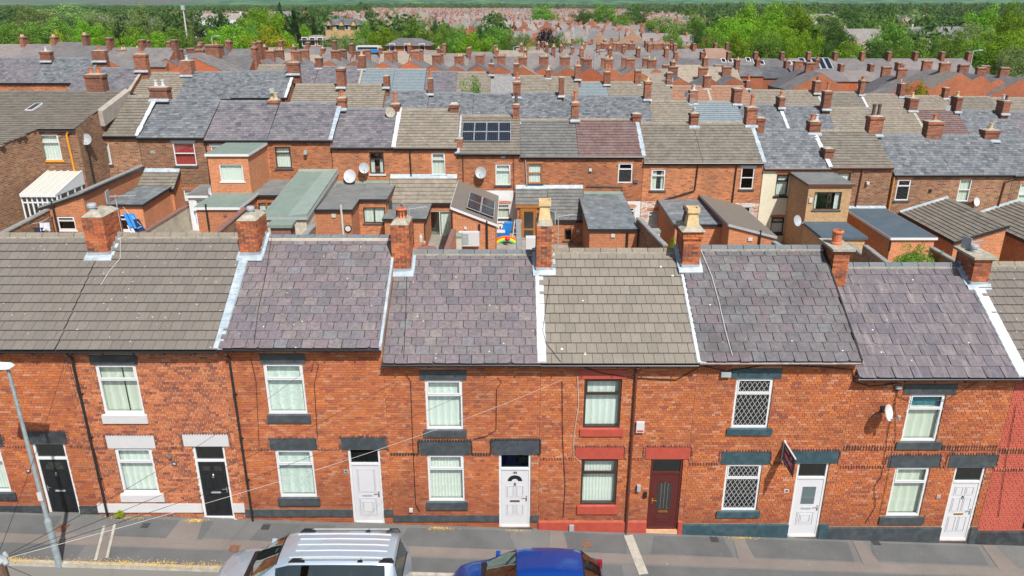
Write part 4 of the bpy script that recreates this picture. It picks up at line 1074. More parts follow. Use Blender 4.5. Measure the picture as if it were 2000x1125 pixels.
# small things fixed to the fronts
def fixed(px, py, w, hgt, d, mat, name, key, extra=None):
    p = atY(px, py, YW - .02); m = MB(mat); m.box(p.x - w / 2, p.x + w / 2, YW - .006 - d, YW - .006, p.z - hgt / 2, p.z + hgt / 2)
    o = m.build(name, houses[key])
    if extra:
        q = MB(extra[0]); q.box(p.x - w * extra[1] / 2, p.x + w * extra[1] / 2, YW - .01 - d, YW - .006 - d, p.z - hgt * .42, p.z - hgt * .25); q.build('trim', o)
    return o, p
fixed(1250, 833, .22, .32, .08, 'paint_white', 'alarm_box', 'E', ('paint_red', .8))
fixed(1417, 730, .26, .13, .1, 'metal_grey', 'junction_box', 'F'); fixed(1754, 755, .16, .10, .08, 'metal_grey', 'junction_box', 'G')
fixed(803, 996, .10, .12, .05, 'paint_white', 'vent_cover', 'D'); fixed(1116, 1029, .13, .20, .10, 'metal_grey', 'meter_box', 'E')
fixed(333, 886, .07, .2, .1, 'chrome', 'wall_light', 'B'); fixed(1247, 952, .1, .18, .1, 'metal_grey', 'wall_light', 'E'); fixed(1260, 966, .09, .16, .06, 'ink', 'key_safe', 'E')
fixed(1833, 970, .11, .11, .02, 'metal_grey', 'vent_cover', 'G')
for (px, py, key, txt, bg, fg) in ((676, 921, 'C', '42', 'metal_grey', 'ink'), (1536, 959, 'F', '48', 'paint_white', 'ink'), (340, 906, 'B', '40', 'paint_slate', 'paint_white'), (55, 920, 'A', '38', 'paint_slate', 'paint_white')):
    o, p = fixed(px, py, .13, .11, .012, bg, 'number_plate', key)
    place_text(txt, .085, fg, o, (p.x, YW - .0205, p.z), (1, 0, 0), (0, 0, 1), bold=.003)
def wall_cable(pts, mat, key, rad=.008):
    m = MB(mat); m.tube([atY(px, py, YW - .03) for px, py in pts], rad, 5); m.build('wall_cable', houses[key])
wall_cable([(792, 730), (802, 745), (806, 860), (812, 985), (820, 1000)], 'cable_black', 'D'); wall_cable([(972, 738), (980, 745), (970, 760), (969, 840), (950, 852), (925, 858)], 'cable_black', 'D')
wall_cable([(1098, 745), (1099, 860), (1104, 950), (1100, 1010)], 'cable_black', 'E'); wall_cable([(1128, 735), (1130, 790), (1121, 850), (1120, 890), (1135, 905)], 'cable_white', 'E')
wall_cable([(490, 700), (500, 745), (506, 870)], 'cable_black', 'C'); wall_cable([(608, 725), (614, 702), (622, 712), (614, 750), (620, 855)], 'cable_black', 'C')
wall_cable([(1370, 715), (1320, 742), (1240, 738), (1180, 730), (1140, 718)], 'cable_black', 'E', .012); wall_cable([(1375, 715), (1420, 725), (1500, 712), (1600, 716), (1665, 722), (1668, 745), (1700, 755), (1754, 748)], 'cable_black', 'F', .014)
wall_cable([(1754, 758), (1745, 800), (1735, 840), (1722, 930), (1708, 950), (1710, 990), (1690, 1022)], 'cable_black', 'G'); wall_cable([(1740, 745), (1755, 775), (1790, 788), (1850, 780), (1910, 745)], 'cable_black', 'G')
wall_cable([(1748, 780), (1750, 850), (1728, 960), (1718, 1005)], 'cable_black', 'G', .006); wall_cable([(136, 715), (150, 760), (190, 900), (205, 960)], 'cable_black', 'B', .006); wall_cable([(1985, 790), (1965, 900), (1950, 1010)], 'cable_black', 'H', .007)
def roof_wire(pts, key, mat='cable_black', rad=.007, lift=.085):
    out = []
    hd = next(q for q in FRONT if q['key'] == key); k = (hd['zr'] - hd['ze']) / (RIDGE_Y - ROOF_Y0)
    for px, py in pts:
        d = ray(px, py); # meet the roof plane z = ze + k (y - y0)
        tt = (hd['ze'] - k * ROOF_Y0 - H) / (d[2] - k * d[1]); out.append((d[0] * tt, d[1] * tt, H + d[2] * tt + lift))
    m = MB(mat); m.tube(out, rad, 5); m.build('roof_cable', houses[key])
roof_wire([(532, 462), (520, 540), (505, 610), (497, 676)], 'C'); roof_wire([(795, 545), (793, 620), (789, 705)], 'D'); roof_wire([(1074, 550), (1060, 650), (1066, 675), (1095, 712)], 'E')
roof_wire([(1367, 490), (1390, 545), (1405, 600), (1416, 650), (1430, 700)], 'F', 'cable_white', .008); roof_wire([(236, 470), (236, 510), (215, 535), (198, 562)], 'B', 'cable_white', .007)
def dish(px, py, Y, r, parent=None, label=None, yaw=.5, mat='metal_grey', facing=-1):
    p = atY(px, py, Y - .38)
    m = MB(mat); n = 18; c = Vector(p); ax = Vector((math.sin(yaw), facing * math.cos(yaw), .35)).normalized()
    u = ax.cross(Vector((0, 0, 1))).normalized(); v = u.cross(ax)
    rings = []
    for k in range(5):
        rr = r * k / 4; dd = -.22 * r + .22 * r * (k / 4) ** 2
        rings.append([c + ax * dd + (u * math.cos(2 * math.pi * j / n) + v * math.sin(2 * math.pi * j / n) * 1.08) * rr for j in range(n)])
    for a, b in zip(rings, rings[1:]):
        for j in range(n): m.face([a[j], a[(j + 1) % n], b[(j + 1) % n], b[j]])
    for j in range(n): m.face([rings[-1][j], rings[-1][(j + 1) % n], rings[-1][(j + 1) % n] - ax * .02, rings[-1][j] - ax * .02])
    t = thing('satellite_dish', label, 'satellite dish', (p.x, Y, p.z - r))
    m.build('reflector', t, smooth=True)
    q = MB('metal_grey'); q.tube([c - v * r * .9, c + ax * r * 1.1 - v * r * .55], .012, 6); q.lathe(c + ax * r * 1.1 - v * r * .55, [(.035, -.05), (.045, .04)], 8); q.build('receiver_arm', t)
    q = MB('gutter_black'); q.tube([c - ax * r * .22, c - ax * .2, (p.x, Y - .02, p.z - .1)], .018, 6); q.box(p.x - .06, p.x + .06, Y - .02, Y - .003, p.z - .2, p.z); q.build('wall_bracket', t)
dish(1737, 806, YW, .21, label='weathered satellite dish on the front wall beside the teal-curtained window', yaw=.75, mat='mortar_cap' if False else 'paint_white')
# letting board
bx, by0, by1, bz0, bz1 = 7.53, 17.93, 17.13, 2.34, 2.90
t = thing('letting_board', 'black and magenta TO LET board projecting above the white door with a dark square pane', 'sign', (bx, by0, bz0))
plain('board_black', (0.018, 0.02, 0.025), 0.4); plain('board_magenta', (0.48, 0.012, 0.10), 0.4, var=.05)
m = MB('board_black'); m.box(bx - .012, bx + .012, by1, by0, bz0, bz1); bd = m.build('board', t)
m = MB('paint_white'); m.box(bx - .02, bx + .02, by1 - .02, by0, bz1, bz1 + .025); m.box(bx - .03, bx + .03, by0, by0 + .06, bz0 - .05, bz1 + .05); m.build('bracket', t)
m = MB('board_magenta'); m.box(bx - .016, bx - .0125, by1 + .07, by0 - .05, bz0 + .16, bz0 + .34); m.build('magenta_band', bd)
place_text('TO LET', .16, 'paint_white', bd, (bx - .018, (by0 + by1) / 2, bz0 + .25), (0, -1, 0), (0, 0, 1), bold=.004)
for (wd, zz, cy) in ((.30, bz0 + .45, by0 - .24), (.36, bz0 + .075, by0 - .25), (.12, bz0 + .42, by0 - .56)):
    q = MB('metal_grey'); q.box(bx - .015, bx - .0125, cy - wd / 2, cy + wd / 2, zz - .03, zz + .03); q.build('print_strip', bd)

# ---------------------------------------------------------------- cars
def carpaint(name, col, rough=.25, metal=.6):
    m, N, out = new_mat(name)
    pos = N('NewGeometry').outputs['Position']
    nf = noise(N, 400, 1, pos)
    c = N.mix(1.0, col, N.ramp(nf, [(0.3, (0.9,) * 3), (0.7, (1.1,) * 3)]), 'MULTIPLY')
    dn = noise(N, 3, 5, pos)
    r = N.math('ADD', N.math('MULTIPLY', dn, 0.12), rough - .05)
    p = N('BsdfPrincipled', {'Base Color': c, 'Roughness': r, 'Metallic': metal, 'Coat Weight': 0.9, 'Coat Roughness': 0.04})
    m.node_tree.links.new(p.outputs[0], out.inputs[0])
carpaint('car_silver', (0.44, 0.52, 0.60), .38, .55); carpaint('car_blue', (0.004, 0.06, 0.34), .28, .5)
carpaint('car_rib', (0.56, 0.61, 0.67), .3, .2)
plain('tyre_rubber', (0.02, 0.02, 0.02), 0.85); plain('car_trim', (0.012, 0.012, 0.014), 0.35); plain('car_interior', (0.07, 0.065, 0.06), 0.9)
plain('light_clear', (0.75, 0.78, 0.8), 0.1); plain('light_red', (0.22, 0.01, 0.01), 0.2)
m_, N_, out_ = new_mat('car_glass')
g_ = N_('BsdfGlossy', {'Color': (0.85, 0.95, 0.93, 1), 'Roughness': 0.02}); t_ = N_('BsdfTransparent', {'Color': (0.30, 0.37, 0.34, 1)})
mx_ = N_('MixShader', {0: N_.math('MINIMUM', N_.math('ADD', N_.math('MULTIPLY', N_.math('POWER', N_('LayerWeight', {'Blend': 0.5}).outputs['Facing'], 2.5), 0.8), 0.13), 1.0), 1: t_.outputs[0], 2: g_.outputs[0]}); m_.node_tree.links.new(mx_.outputs[0], out_.inputs[0])
def make_car(name, label, cat, x0, yc, paint, st, glass_top, glass_side, wheels, wr, rails=False, ribs=False, hw=.9):
    """st: stations (s, z_top, w_top, z_belt, w_belt, w_low); glass_top: station index ranges that are screens; glass_side: index ranges of side panes"""
    zg = gz(x0 + 2, 18) - .20
    t = thing(name, label, cat, (x0 + st[-1][0] / 2, yc, zg))
    def ring(s):
        x, zt, wt, zb, wb, wl = s
        zl = .24
        pts = [(0, zt + .02), (wt * .55, zt + .012), (wt * .88, zt - .025), (wt, zt - .075 if zt - zb > .2 else zt - .03), (wb, zb), (wb + .015, (zb + zl) / 2 + .12), (wb, zl + .18), (wl, zl)]
        full = [(x0 + x, yc + y, zg + z) for y, z in pts] + [(x0 + x, yc - y, zg + z) for y, z in reversed(pts[1:])]
        return full
    rings = [ring(s) for s in st]; n = len(rings[0])   # 15 points, far side first
    body, wind, rear, sides = MB(paint), MB('car_glass'), MB('car_glass'), {}
    for i in range(len(rings) - 1):
        a, b = rings[i], rings[i + 1]
        for j in range(n):
            top = j in (0, 1, 2, 12, 13, 14); side = j in (3, 11); jn = (j + 1) % n
            q = [a[j], b[j], b[jn], a[jn]]
            kind = None
            for k, (lo, hi) in enumerate(glass_top):
                if lo <= i < hi and top: kind = 'w' if k == 0 else 'r'
            for k, (lo, hi) in enumerate(glass_side):
                if lo <= i < hi and side: kind = (k, j)
            if kind == 'w' and j in (2, 12): kind = None
            if kind == 'r' and j in (2, 12): kind = None
            if kind == 'w': wind.face(q)
            elif kind == 'r': rear.face(q)
            elif kind:
                p = [Vector(z) for z in q]; c = sum(p, Vector()) / 4
                pin = [z.lerp(c, .0) for z in p]
                sides.setdefault(kind, MB('car_glass')).face(pin)
            else: body.face(q)
    body.face(list(reversed(rings[0]))); body.face(rings[-1])
    for mb_, nm in ((body, 'body'), (wind, 'windscreen'), (rear, 'rear_window')):
        o = mb_.build(nm, t)
        o.data.polygons.foreach_set('use_smooth', [True] * len(o.data.polygons))
        if nm == 'body':
            bm = __import__('bmesh').new(); bm.from_mesh(o.data); __import__('bmesh').ops.remove_doubles(bm, verts=bm.verts, dist=.0005)
            for e in bm.edges:
                if len(e.link_faces) == 2 and e.calc_face_angle(0) > .62: e.smooth = False
            bm.to_mesh(o.data); bm.free()
            bo = o
        else:
            bm = __import__('bmesh').new(); bm.from_mesh(o.data); __import__('bmesh').ops.remove_doubles(bm, verts=bm.verts, dist=.0005); bm.to_mesh(o.data); bm.free()
    for k, mb_ in sides.items(): mb_.build('side_window', t)
    # cabin floor, seats and dash
    i0, i1 = glass_top[0][0], glass_top[1][1]
    fl = MB('car_interior'); fl.box(x0 + st[i0][0] - .1, x0 + st[i1][0] - .05, yc - hw + .12, yc + hw - .12, zg + .3, zg + st[i0][3] - .25); fl.box(x0 + st[i0][0] - .05, x0 + st[i0][0] + .35, yc - hw + .12, yc + hw - .12, zg + .6, zg + st[i0][3] - .02)
    fl.build('cabin', t)
    for sy in (-1, 1):
        for sx in (x0 + st[glass_top[0][1]][0] + .1, x0 + st[glass_top[0][1]][0] + 1.1):
            s = MB('car_interior'); s.box(sx, sx + .5, yc + sy * .37 - .24, yc + sy * .37 + .24, zg + .5, zg + .72); s.hexa([(sx + .42, yc + sy * .37 - .24, zg + .7), (sx + .56, yc + sy * .37 - .24, zg + .7), (sx + .56, yc + sy * .37 + .24, zg + .7), (sx + .42, yc + sy * .37 + .24, zg + .7), (sx + .55, yc + sy * .37 - .2, zg + 1.2), (sx + .66, yc + sy * .37 - .2, zg + 1.2), (sx + .66, yc + sy * .37 + .2, zg + 1.2), (sx + .55, yc + sy * .37 + .2, zg + 1.2)]); s.box(sx + .58, sx + .66, yc + sy * .37 - .12, yc + sy * .37 + .12, zg + 1.2, zg + 1.36); s.build('seat', t)
    # black rubber round the screens, wipers
    for (lo, hi), nm in zip(glass_top, ('windscreen_seal', 'rear_seal')):
        s = MB('car_trim')
        for i in (lo, hi):
            r_ = rings[i]; pts = [Vector(r_[k]) + Vector((0, 0, .006)) for k in (13, 14, 0, 1, 2)]
            s.tube(pts, .014, 5)
        s.build(nm, t)
    lo = glass_top[0][0]; r_ = rings[lo]
    for sy in (-.35, .15):
        s = MB('car_trim'); a = Vector((x0 + st[lo][0], yc + sy, zg + st[lo][1] + .03)); b = Vector((x0 + st[lo][0] + .12, yc + sy - .42, zg + st[lo][1] + .10)); s.tube([a, b], .01, 5); s.build('wiper', t)
    sc_ = MB('car_trim'); sc_.hexa([(x0 + st[lo][0] - .12, yc - st[lo][2] * .9, zg + st[lo][1] - .03), (x0 + st[lo][0] + .01, yc - st[lo][2] * .9, zg + st[lo][1] - .0), (x0 + st[lo][0] + .01, yc + st[lo][2] * .9, zg + st[lo][1] - .0), (x0 + st[lo][0] - .12, yc + st[lo][2] * .9, zg + st[lo][1] - .03), (x0 + st[lo][0] - .1, yc - st[lo][2] * .8, zg + st[lo][1] + .02), (x0 + st[lo][0], yc - st[lo][2] * .8, zg + st[lo][1] + .035), (x0 + st[lo][0], yc + st[lo][2] * .8, zg + st[lo][1] + .035), (x0 + st[lo][0] - .1, yc + st[lo][2] * .8, zg + st[lo][1] + .02)]); sc_.build('scuttle_panel', t)
    for sx in wheels:
        for sy in (-1, 1):
            w = MB('tyre_rubber'); yy = yc + sy * (hw - .02)
            w.lathe((x0 + sx, yy + .02 * sy + .11, zg + wr), [(wr * .6, 0), (wr * .96, .01), (wr, .05), (wr, .17), (wr * .96, .21), (wr * .6, .22)], 22, axis='Y'); wo = w.build('wheel', t)
            rr = MB('metal_grey'); yo = yy + sy * .10
            for k in range(5):
                a = k * 2 * math.pi / 5; rr.beam((x0 + sx, yo, zg + wr), (x0 + sx + math.cos(a) * wr * .6, yo, zg + wr + math.sin(a) * wr * .6), .07, .03, up=(0, 1, 0))
            rr.build('rim', wo)
            ar = MB('car_trim'); ar.lathe((x0 + sx, yy + sy * .085 + .04, zg + wr), [(wr * 1.14, 0), (wr * 1.14, .08)], 22, axis='Y'); ar.build('wheel_arch', t)
    for sy in (-1, 1):
        hl = MB('light_clear'); s0, s1 = st[0], st[2]
        hl.hexa([(x0 + s0[0] - .005, yc + sy * (s0[4] - .38), zg + s0[3] - .16), (x0 + s0[0] + .16, yc + sy * (s1[4] + .01), zg + s0[3] - .14), (x0 + s1[0] + .1, yc + sy * (s1[4] - .02), zg + s0[3] - .12), (x0 + s0[0] + .1, yc + sy * (s0[4] - .4), zg + s0[3] - .14), (x0 + s0[0] + .01, yc + sy * (s0[4] - .38), zg + s0[3] - .0), (x0 + s0[0] + .18, yc + sy * (s1[4] + .0), zg + s0[3] + .03), (x0 + s1[0] + .1, yc + sy * (s1[4] - .03), zg + s0[3] + .05), (x0 + s0[0] + .12, yc + sy * (s0[4] - .4), zg + s0[3] + .02)]); hl.build('headlight', t)
        e = st[-3]; tl = MB('light_red'); tl.box(x0 + e[0] - .02, x0 + e[0] + .10, min(yc + sy * (e[4] - .14), yc + sy * (e[4] - .03)), max(yc + sy * (e[4] - .14), yc + sy * (e[4] - .03)), zg + .75, zg + .98); tl.build('tail_light', t)
        mx = x0 + st[lo][0] + .25
        mr = MB(paint); mr.hexa([(mx, yc + sy * (hw - .02), zg + st[lo][3] + .03), (mx + .1, yc + sy * (hw - .02), zg + st[lo][3] + .03), (mx + .12, yc + sy * (hw + .09), zg + st[lo][3] + .05), (mx + .0, yc + sy * (hw + .09), zg + st[lo][3] + .05), (mx, yc + sy * (hw - .02), zg + st[lo][3] + .15), (mx + .1, yc + sy * (hw - .02), zg + st[lo][3] + .15), (mx + .12, yc + sy * (hw + .09), zg + st[lo][3] + .2), (mx, yc + sy * (hw + .09), zg + st[lo][3] + .2)]); mr.build('wing_mirror', t)
    bp = MB('car_trim'); bp.box(x0 + .02, x0 + .06, yc - .4, yc + .4, zg + .35, zg + .5); bp.build('grille', t)
    seam = MB('car_trim')
    for gs in glass_side[1:]:
        i = gs[0]
        for sgn in (3, 10): pass
    a, b = glass_top[0][1], glass_top[1][0]
    # door shut lines
    for sx in (st[a][0] + .05, st[a][0] + 1.05):
        for sy in (-1, 1): seam.box(x0 + sx, x0 + sx + .008, min(yc + sy * (hw + .016), yc + sy * (hw + .020)), max(yc + sy * (hw + .016), yc + sy * (hw + .020)), zg + .4, zg + st[a][3] - .03)
    seam.build('door_seam', t)
    if ribs:
        rb = MB('car_rib')
        for k in range(5):
            y = -.42 + k * .21; pts = []
            for i in range(a + (2 if 0 < k < 4 else 1), b - 1):
                s_, zt, wt = st[i][:3]; q = abs(y) / wt; dz = .02 - .008 * q / .55 if q < .55 else .012 - .037 * (q - .55) / .33
                pts.append((x0 + s_, yc + y, zg + zt + dz + .004))
            rb.tube(pts, .017, 6)
        rb.build('roof_rib', t)
    if rails:
        for sy in (-1, 1):
            y = yc + sy * (st[a + 1][2] - .06); za = zg + st[a + 1][1] - .01
            rl = MB('paint_white'); xa_, xb_ = x0 + st[a][0] + .45, x0 + st[b][0] - .12
            rl = MB('metal_grey'); rl.tube([(xa_ + .15, y, za + .075), (xb_ - .15, y, za + .075)], .016, 8); ro = rl.build('roof_rail', t)
            ft = MB('car_trim')
            for c0, c1 in ((xa_ - .15, xa_ + .25), (xb_ - .25, xb_ + .12), ((xa_ + xb_) / 2 + .35, (xa_ + xb_) / 2 + .5)): ft.hexa([(c0, y - .02, za - .02), (c1, y - .02, za - .02), (c1, y + .02, za - .02), (c0, y + .02, za - .02), (c0 + .12, y - .014, za + .09), (c1 - .05, y - .014, za + .09), (c1 - .05, y + .014, za + .09), (c0 + .12, y + .014, za + .09)])
            ft.build('rail_foot', ro)
    return t
# (s, z_top, w_top, z_belt, w_belt, w_low)
MPV = [(0.0, 0.66, 0.62, 0.6, 0.7, 0.6), (0.06, 0.8, 0.72, 0.74, 0.82, 0.74), (0.25, 0.93, 0.78, 0.86, 0.9, 0.8), (0.6, 1.03, 0.8, 0.96, 0.93, 0.84), (1.0, 1.12, 0.8, 1.04, 0.95, 0.86), (1.15, 1.22, 0.79, 1.07, 0.95, 0.86), (1.5, 1.52, 0.72, 1.09, 0.95, 0.86), (1.85, 1.78, 0.61, 1.1, 0.95, 0.86), (2.15, 1.86, 0.6, 1.1, 0.95, 0.86), (2.25, 1.87, 0.6, 1.1, 0.95, 0.86), (3.15, 1.885, 0.61, 1.11, 0.95, 0.86), (3.25, 1.885, 0.61, 1.11, 0.95, 0.86), (4.15, 1.87, 0.6, 1.12, 0.95, 0.86), (4.45, 1.85, 0.59, 1.12, 0.94, 0.86), (4.62, 1.8, 0.57, 1.12, 0.93, 0.86), (4.66, 1.68, 0.57, 1.12, 0.92, 0.85), (4.78, 1.15, 0.74, 1.05, 0.91, 0.85), (4.84, 0.72, 0.72, 0.66, 0.88, 0.8)]
make_car('people_carrier', 'silver people carrier with ribbed roof and black roof rails parked at the kerb', 'car', -7.45, 14.95, 'car_silver', MPV, [(4, 7), (15, 16)], [(7, 9), (9, 11), (11, 13)], (.95, 3.9), .33, rails=True, ribs=True, hw=.95)
HATCH = [(0.0, 0.6, 0.5, 0.54, 0.56, 0.5), (0.05, 0.72, 0.58, 0.66, 0.68, 0.6), (0.2, 0.82, 0.68, 0.76, 0.78, 0.7), (0.5, 0.9, 0.74, 0.83, 0.83, 0.76), (0.85, 0.97, 0.75, 0.89, 0.845, 0.78), (0.98, 1.04, 0.74, 0.91, 0.85, 0.78), (1.3, 1.27, 0.7, 0.93, 0.85, 0.78), (1.62, 1.48, 0.63, 0.94, 0.85, 0.78), (1.85, 1.525, 0.615, 0.95, 0.85, 0.78), (1.92, 1.53, 0.615, 0.95, 0.85, 0.78), (2.55, 1.535, 0.615, 0.96, 0.85, 0.78), (2.63, 1.53, 0.615, 0.96, 0.85, 0.78), (3.1, 1.5, 0.605, 0.98, 0.84, 0.77), (3.28, 1.46, 0.595, 1.0, 0.83, 0.77), (3.55, 1.23, 0.6, 1.0, 0.81, 0.76), (3.75, 1.02, 0.66, 0.95, 0.78, 0.73), (3.86, 0.75, 0.64, 0.68, 0.74, 0.68), (3.9, 0.5, 0.6, 0.44, 0.7, 0.62)]
make_car('hatchback', 'glossy blue hatchback parked at the kerb in front of house 44', 'car', -1.52, 15.04, 'car_blue', HATCH, [(4, 7), (13, 15)], [(7, 9), (9, 11), (11, 12)], (.75, 3.15), .30, hw=.85)
# ---------------------------------------------------------------- materials of the rows behind
brickwork('bw_orange', [(0.30, 0.10, 0.05), (0.48, 0.17, 0.065), (0.40, 0.135, 0.055), (0.54, 0.21, 0.085), (0.22, 0.075, 0.04), (0.50, 0.18, 0.07)], (0.40, 0.26, 0.18), damt=.45, scale=1.3)
brickwork('bw_brown', [(0.16, 0.08, 0.05), (0.34, 0.15, 0.075), (0.22, 0.10, 0.06), (0.38, 0.22, 0.12), (0.12, 0.06, 0.045), (0.36, 0.14, 0.07)], (0.40, 0.31, 0.22), dirt=(0.09, 0.055, 0.035), damt=.5, scale=1.35)
brickwork('bw_new', [(0.42, 0.145, 0.06), (0.56, 0.20, 0.08), (0.48, 0.17, 0.07)], (0.50, 0.36, 0.26), damt=.25, scale=1.25)
brickwork('bw_buff', [(0.48, 0.30, 0.15), (0.55, 0.35, 0.18), (0.42, 0.25, 0.125)], (0.42, 0.32, 0.22), damt=.15)
brickwork('bw_stack', [(0.20, 0.07, 0.04), (0.34, 0.115, 0.055), (0.26, 0.08, 0.045), (0.13, 0.055, 0.04)], (0.30, 0.22, 0.17), scale=1.3, dirt=(0.05, 0.037, 0.033), damt=.6)
brickwork('bw_peeled', [(0.60, 0.57, 0.52), (0.45, 0.16, 0.08), (0.62, 0.58, 0.55), (0.30, 0.12, 0.07), (0.64, 0.6, 0.56)], (0.5, 0.42, 0.36), damt=.3)
plain('render_cream', (0.62, 0.58, 0.44), 0.9, var=0.08, dirt=((0.42, 0.38, 0.28), 0.8, .3))
plain('render_white', (0.62, 0.64, 0.64), 0.9, var=0.1, dirt=((0.42, 0.42, 0.4), 1.5, .4))
plain('render_grey', (0.33, 0.29, 0.25), 0.95, var=0.2, dirt=((0.2, 0.18, 0.16), 1.5, .5))
plain('cream_wash', (0.50, 0.46, 0.37), 0.95, var=0.15, dirt=((0.25, 0.2, 0.15), 1.2, .5))
plain('felt_green', (0.15, 0.20, 0.17), 0.9, var=0.12, scale=2, dirt=((0.20, 0.23, 0.20), 0.8, .5))
plain('felt_green_light', (0.20, 0.25, 0.22), 0.9, var=0.12, scale=2)
plain('felt_grey', (0.13, 0.14, 0.14), 0.85, var=0.25, scale=1.5, dirt=((0.24, 0.22, 0.19), 0.9, .5))
plain('felt_wet', (0.11, 0.13, 0.14), 0.6, var=0.3, scale=2, dirt=((0.26, 0.28, 0.29), 1.6, .75))
plain('felt_navy', (0.055, 0.085, 0.11), 0.7, var=0.15, scale=2, dirt=((0.10, 0.12, 0.13), 0.8, .5))
plain('rubber_brown', (0.14, 0.12, 0.10), 0.9, var=0.15)
plain('coping', (0.22, 0.22, 0.21), 0.9, var=0.25, scale=5)
plain('coping_red', (0.20, 0.10, 0.08), 0.9, var=0.25)
plain('pvc_panel', (0.47, 0.46, 0.39), 0.35, var=.05)
plain('solar_cell', (0.006, 0.010, 0.02), 0.3, var=.3)
SL = dict(rough=.7, dirt=(0.24, 0.24, 0.23), dirt_amt=.4, dirt_scale=1.6, fine=5, vary=.22)
pieces('cov_slate', [(0.082, 0.096, 0.109), (0.140, 0.156, 0.170), (0.066, 0.078, 0.092), (0.189, 0.196, 0.202), (0.107, 0.118, 0.133), (0.156, 0.160, 0.175)], **SL)
pieces('cov_plum', [(0.100, 0.097, 0.114), (0.160, 0.139, 0.158), (0.076, 0.080, 0.097), (0.183, 0.165, 0.176), (0.119, 0.118, 0.136), (0.151, 0.148, 0.154)], **SL)
pieces('cov_tan', [(0.20, 0.17, 0.13), (0.24, 0.205, 0.16), (0.17, 0.15, 0.12), (0.22, 0.19, 0.15)], **SL)
pieces('cov_brown', [(0.15, 0.13, 0.105), (0.175, 0.155, 0.125), (0.13, 0.115, 0.095)], **SL)
pieces('cov_grey', [(0.12, 0.12, 0.115), (0.14, 0.14, 0.13), (0.105, 0.105, 0.105)], **SL)
pieces('cov_wine', [(0.14, 0.085, 0.08), (0.165, 0.10, 0.09), (0.12, 0.08, 0.08)], **SL)
pieces('cov_rust', [(0.27, 0.14, 0.085), (0.31, 0.165, 0.10), (0.24, 0.125, 0.08)], **SL)
pieces('cov_steel', [(0.170, 0.212, 0.238), (0.187, 0.230, 0.254), (0.162, 0.204, 0.226)], **SL)
pieces('cov_pale', [(0.22, 0.22, 0.22), (0.25, 0.245, 0.24), (0.19, 0.19, 0.195)], **SL)

# foliage: leaves gathered in clumps through the crown's volume
def leafmat(name, a, b, c):
    m, N, out = new_mat(name)
    r = N('Attribute', attribute_name='rnd').outputs['Fac']
    oi = N('ObjectInfo').outputs['Random']
    col = N.ramp(r, [(0, a), (0.5, b), (1, c)])
    hv = N('HueSaturation', {'Hue': N.math('ADD', 0.482, N.math('MULTIPLY', oi, 0.036)), 'Saturation': 1.0, 'Value': N.math('ADD', 0.75, N.math('MULTIPLY', oi, 0.5)), 'Color': col}).outputs[0]
    d = N('BsdfDiffuse', {'Color': hv}); t = N('BsdfTranslucent', {'Color': hv})
    mx = N('MixShader', {0: 0.45, 1: d.outputs[0], 2: t.outputs[0]})
    m.node_tree.links.new(mx.outputs[0], out.inputs[0])
leafmat('leaf_bright', (0.120, 0.238, 0.017), (0.193, 0.351, 0.025), (0.274, 0.433, 0.041))
leafmat('leaf_mid', (0.102, 0.201, 0.029), (0.163, 0.310, 0.049), (0.245, 0.383, 0.074))
leafmat('leaf_dark', (0.046, 0.110, 0.028), (0.083, 0.174, 0.039), (0.130, 0.239, 0.055))
leafmat('leaf_yellow', (0.225, 0.294, 0.023), (0.338, 0.384, 0.033), (0.473, 0.428, 0.033))
leafmat('leaf_grey', (0.151, 0.230, 0.077), (0.214, 0.299, 0.102), (0.286, 0.369, 0.141))
leafmat('leaf_purple', (0.02, 0.012, 0.02), (0.035, 0.018, 0.03), (0.05, 0.028, 0.04))
leafmat('leaf_conifer', (0.022, 0.053, 0.022), (0.038, 0.083, 0.030), (0.060, 0.112, 0.045))
plain('bark', (0.10, 0.075, 0.05), 0.95, var=.3)
def crown_mesh(seed, shape='round', clumps=70, leaves=46, size=.035, mat='leaf_mid', flat=.75):
    """unit crown: about one wide, sitting on z = 0..1"""
    rg = np.random.default_rng(seed)
    C = []
    while len(C) < clumps:
        p = rg.uniform(-1, 1, 3)
        d = np.linalg.norm(p)
        if shape == 'cone':
            z = rg.random() ** 1.3; a = rg.uniform(0, 6.283); rr = (1 - z) * .47 * (0.55 + .45 * rg.random()) + .02
            C.append((rr * math.cos(a), rr * math.sin(a), .04 + z * .92, .05 + .10 * (1 - z))); continue
        if d > 1 or d < .35: continue
        if rg.random() > d ** 1.2: continue
        lob = 1 + .22 * math.sin(3 * math.atan2(p[1], p[0]) + seed) + .14 * math.sin(5 * p[2] + 2 * seed)
        r = (.085 + .075 * rg.random())
        q = p * .40 * lob
        C.append((q[0], q[1], .5 + q[2] * (1.05 if q[2] > 0 else .9), r))
    C = np.array(C)
    n = clumps * leaves
    ci = np.repeat(np.arange(clumps), leaves)
    v = rg.normal(size=(n, 3)); v /= np.linalg.norm(v, axis=1)[:, None]
    rad = C[ci, 3] * (0.55 + .5 * rg.random(n) ** .5)
    cen = C[ci, :3] + v * rad[:, None] * np.array([1, 1, flat])
    nn = v * np.array([1, 1, 1.2]) + rg.normal(scale=.30, size=(n, 3)); nn /= np.linalg.norm(nn, axis=1)[:, None]
    t = np.cross(nn, rg.normal(size=(n, 3))); t /= np.linalg.norm(t, axis=1)[:, None]
    b = np.cross(nn, t)
    s = size * (.6 + .8 * rg.random(n))[:, None]
    V = np.empty((n, 4, 3)); V[:, 0] = cen - t * s; V[:, 1] = cen - b * s * .6; V[:, 2] = cen + t * s; V[:, 3] = cen + b * s * .6
    cr = rg.random(clumps)[ci] * .75 + rg.random(n) * .25
    return V.reshape(-1, 3), cr
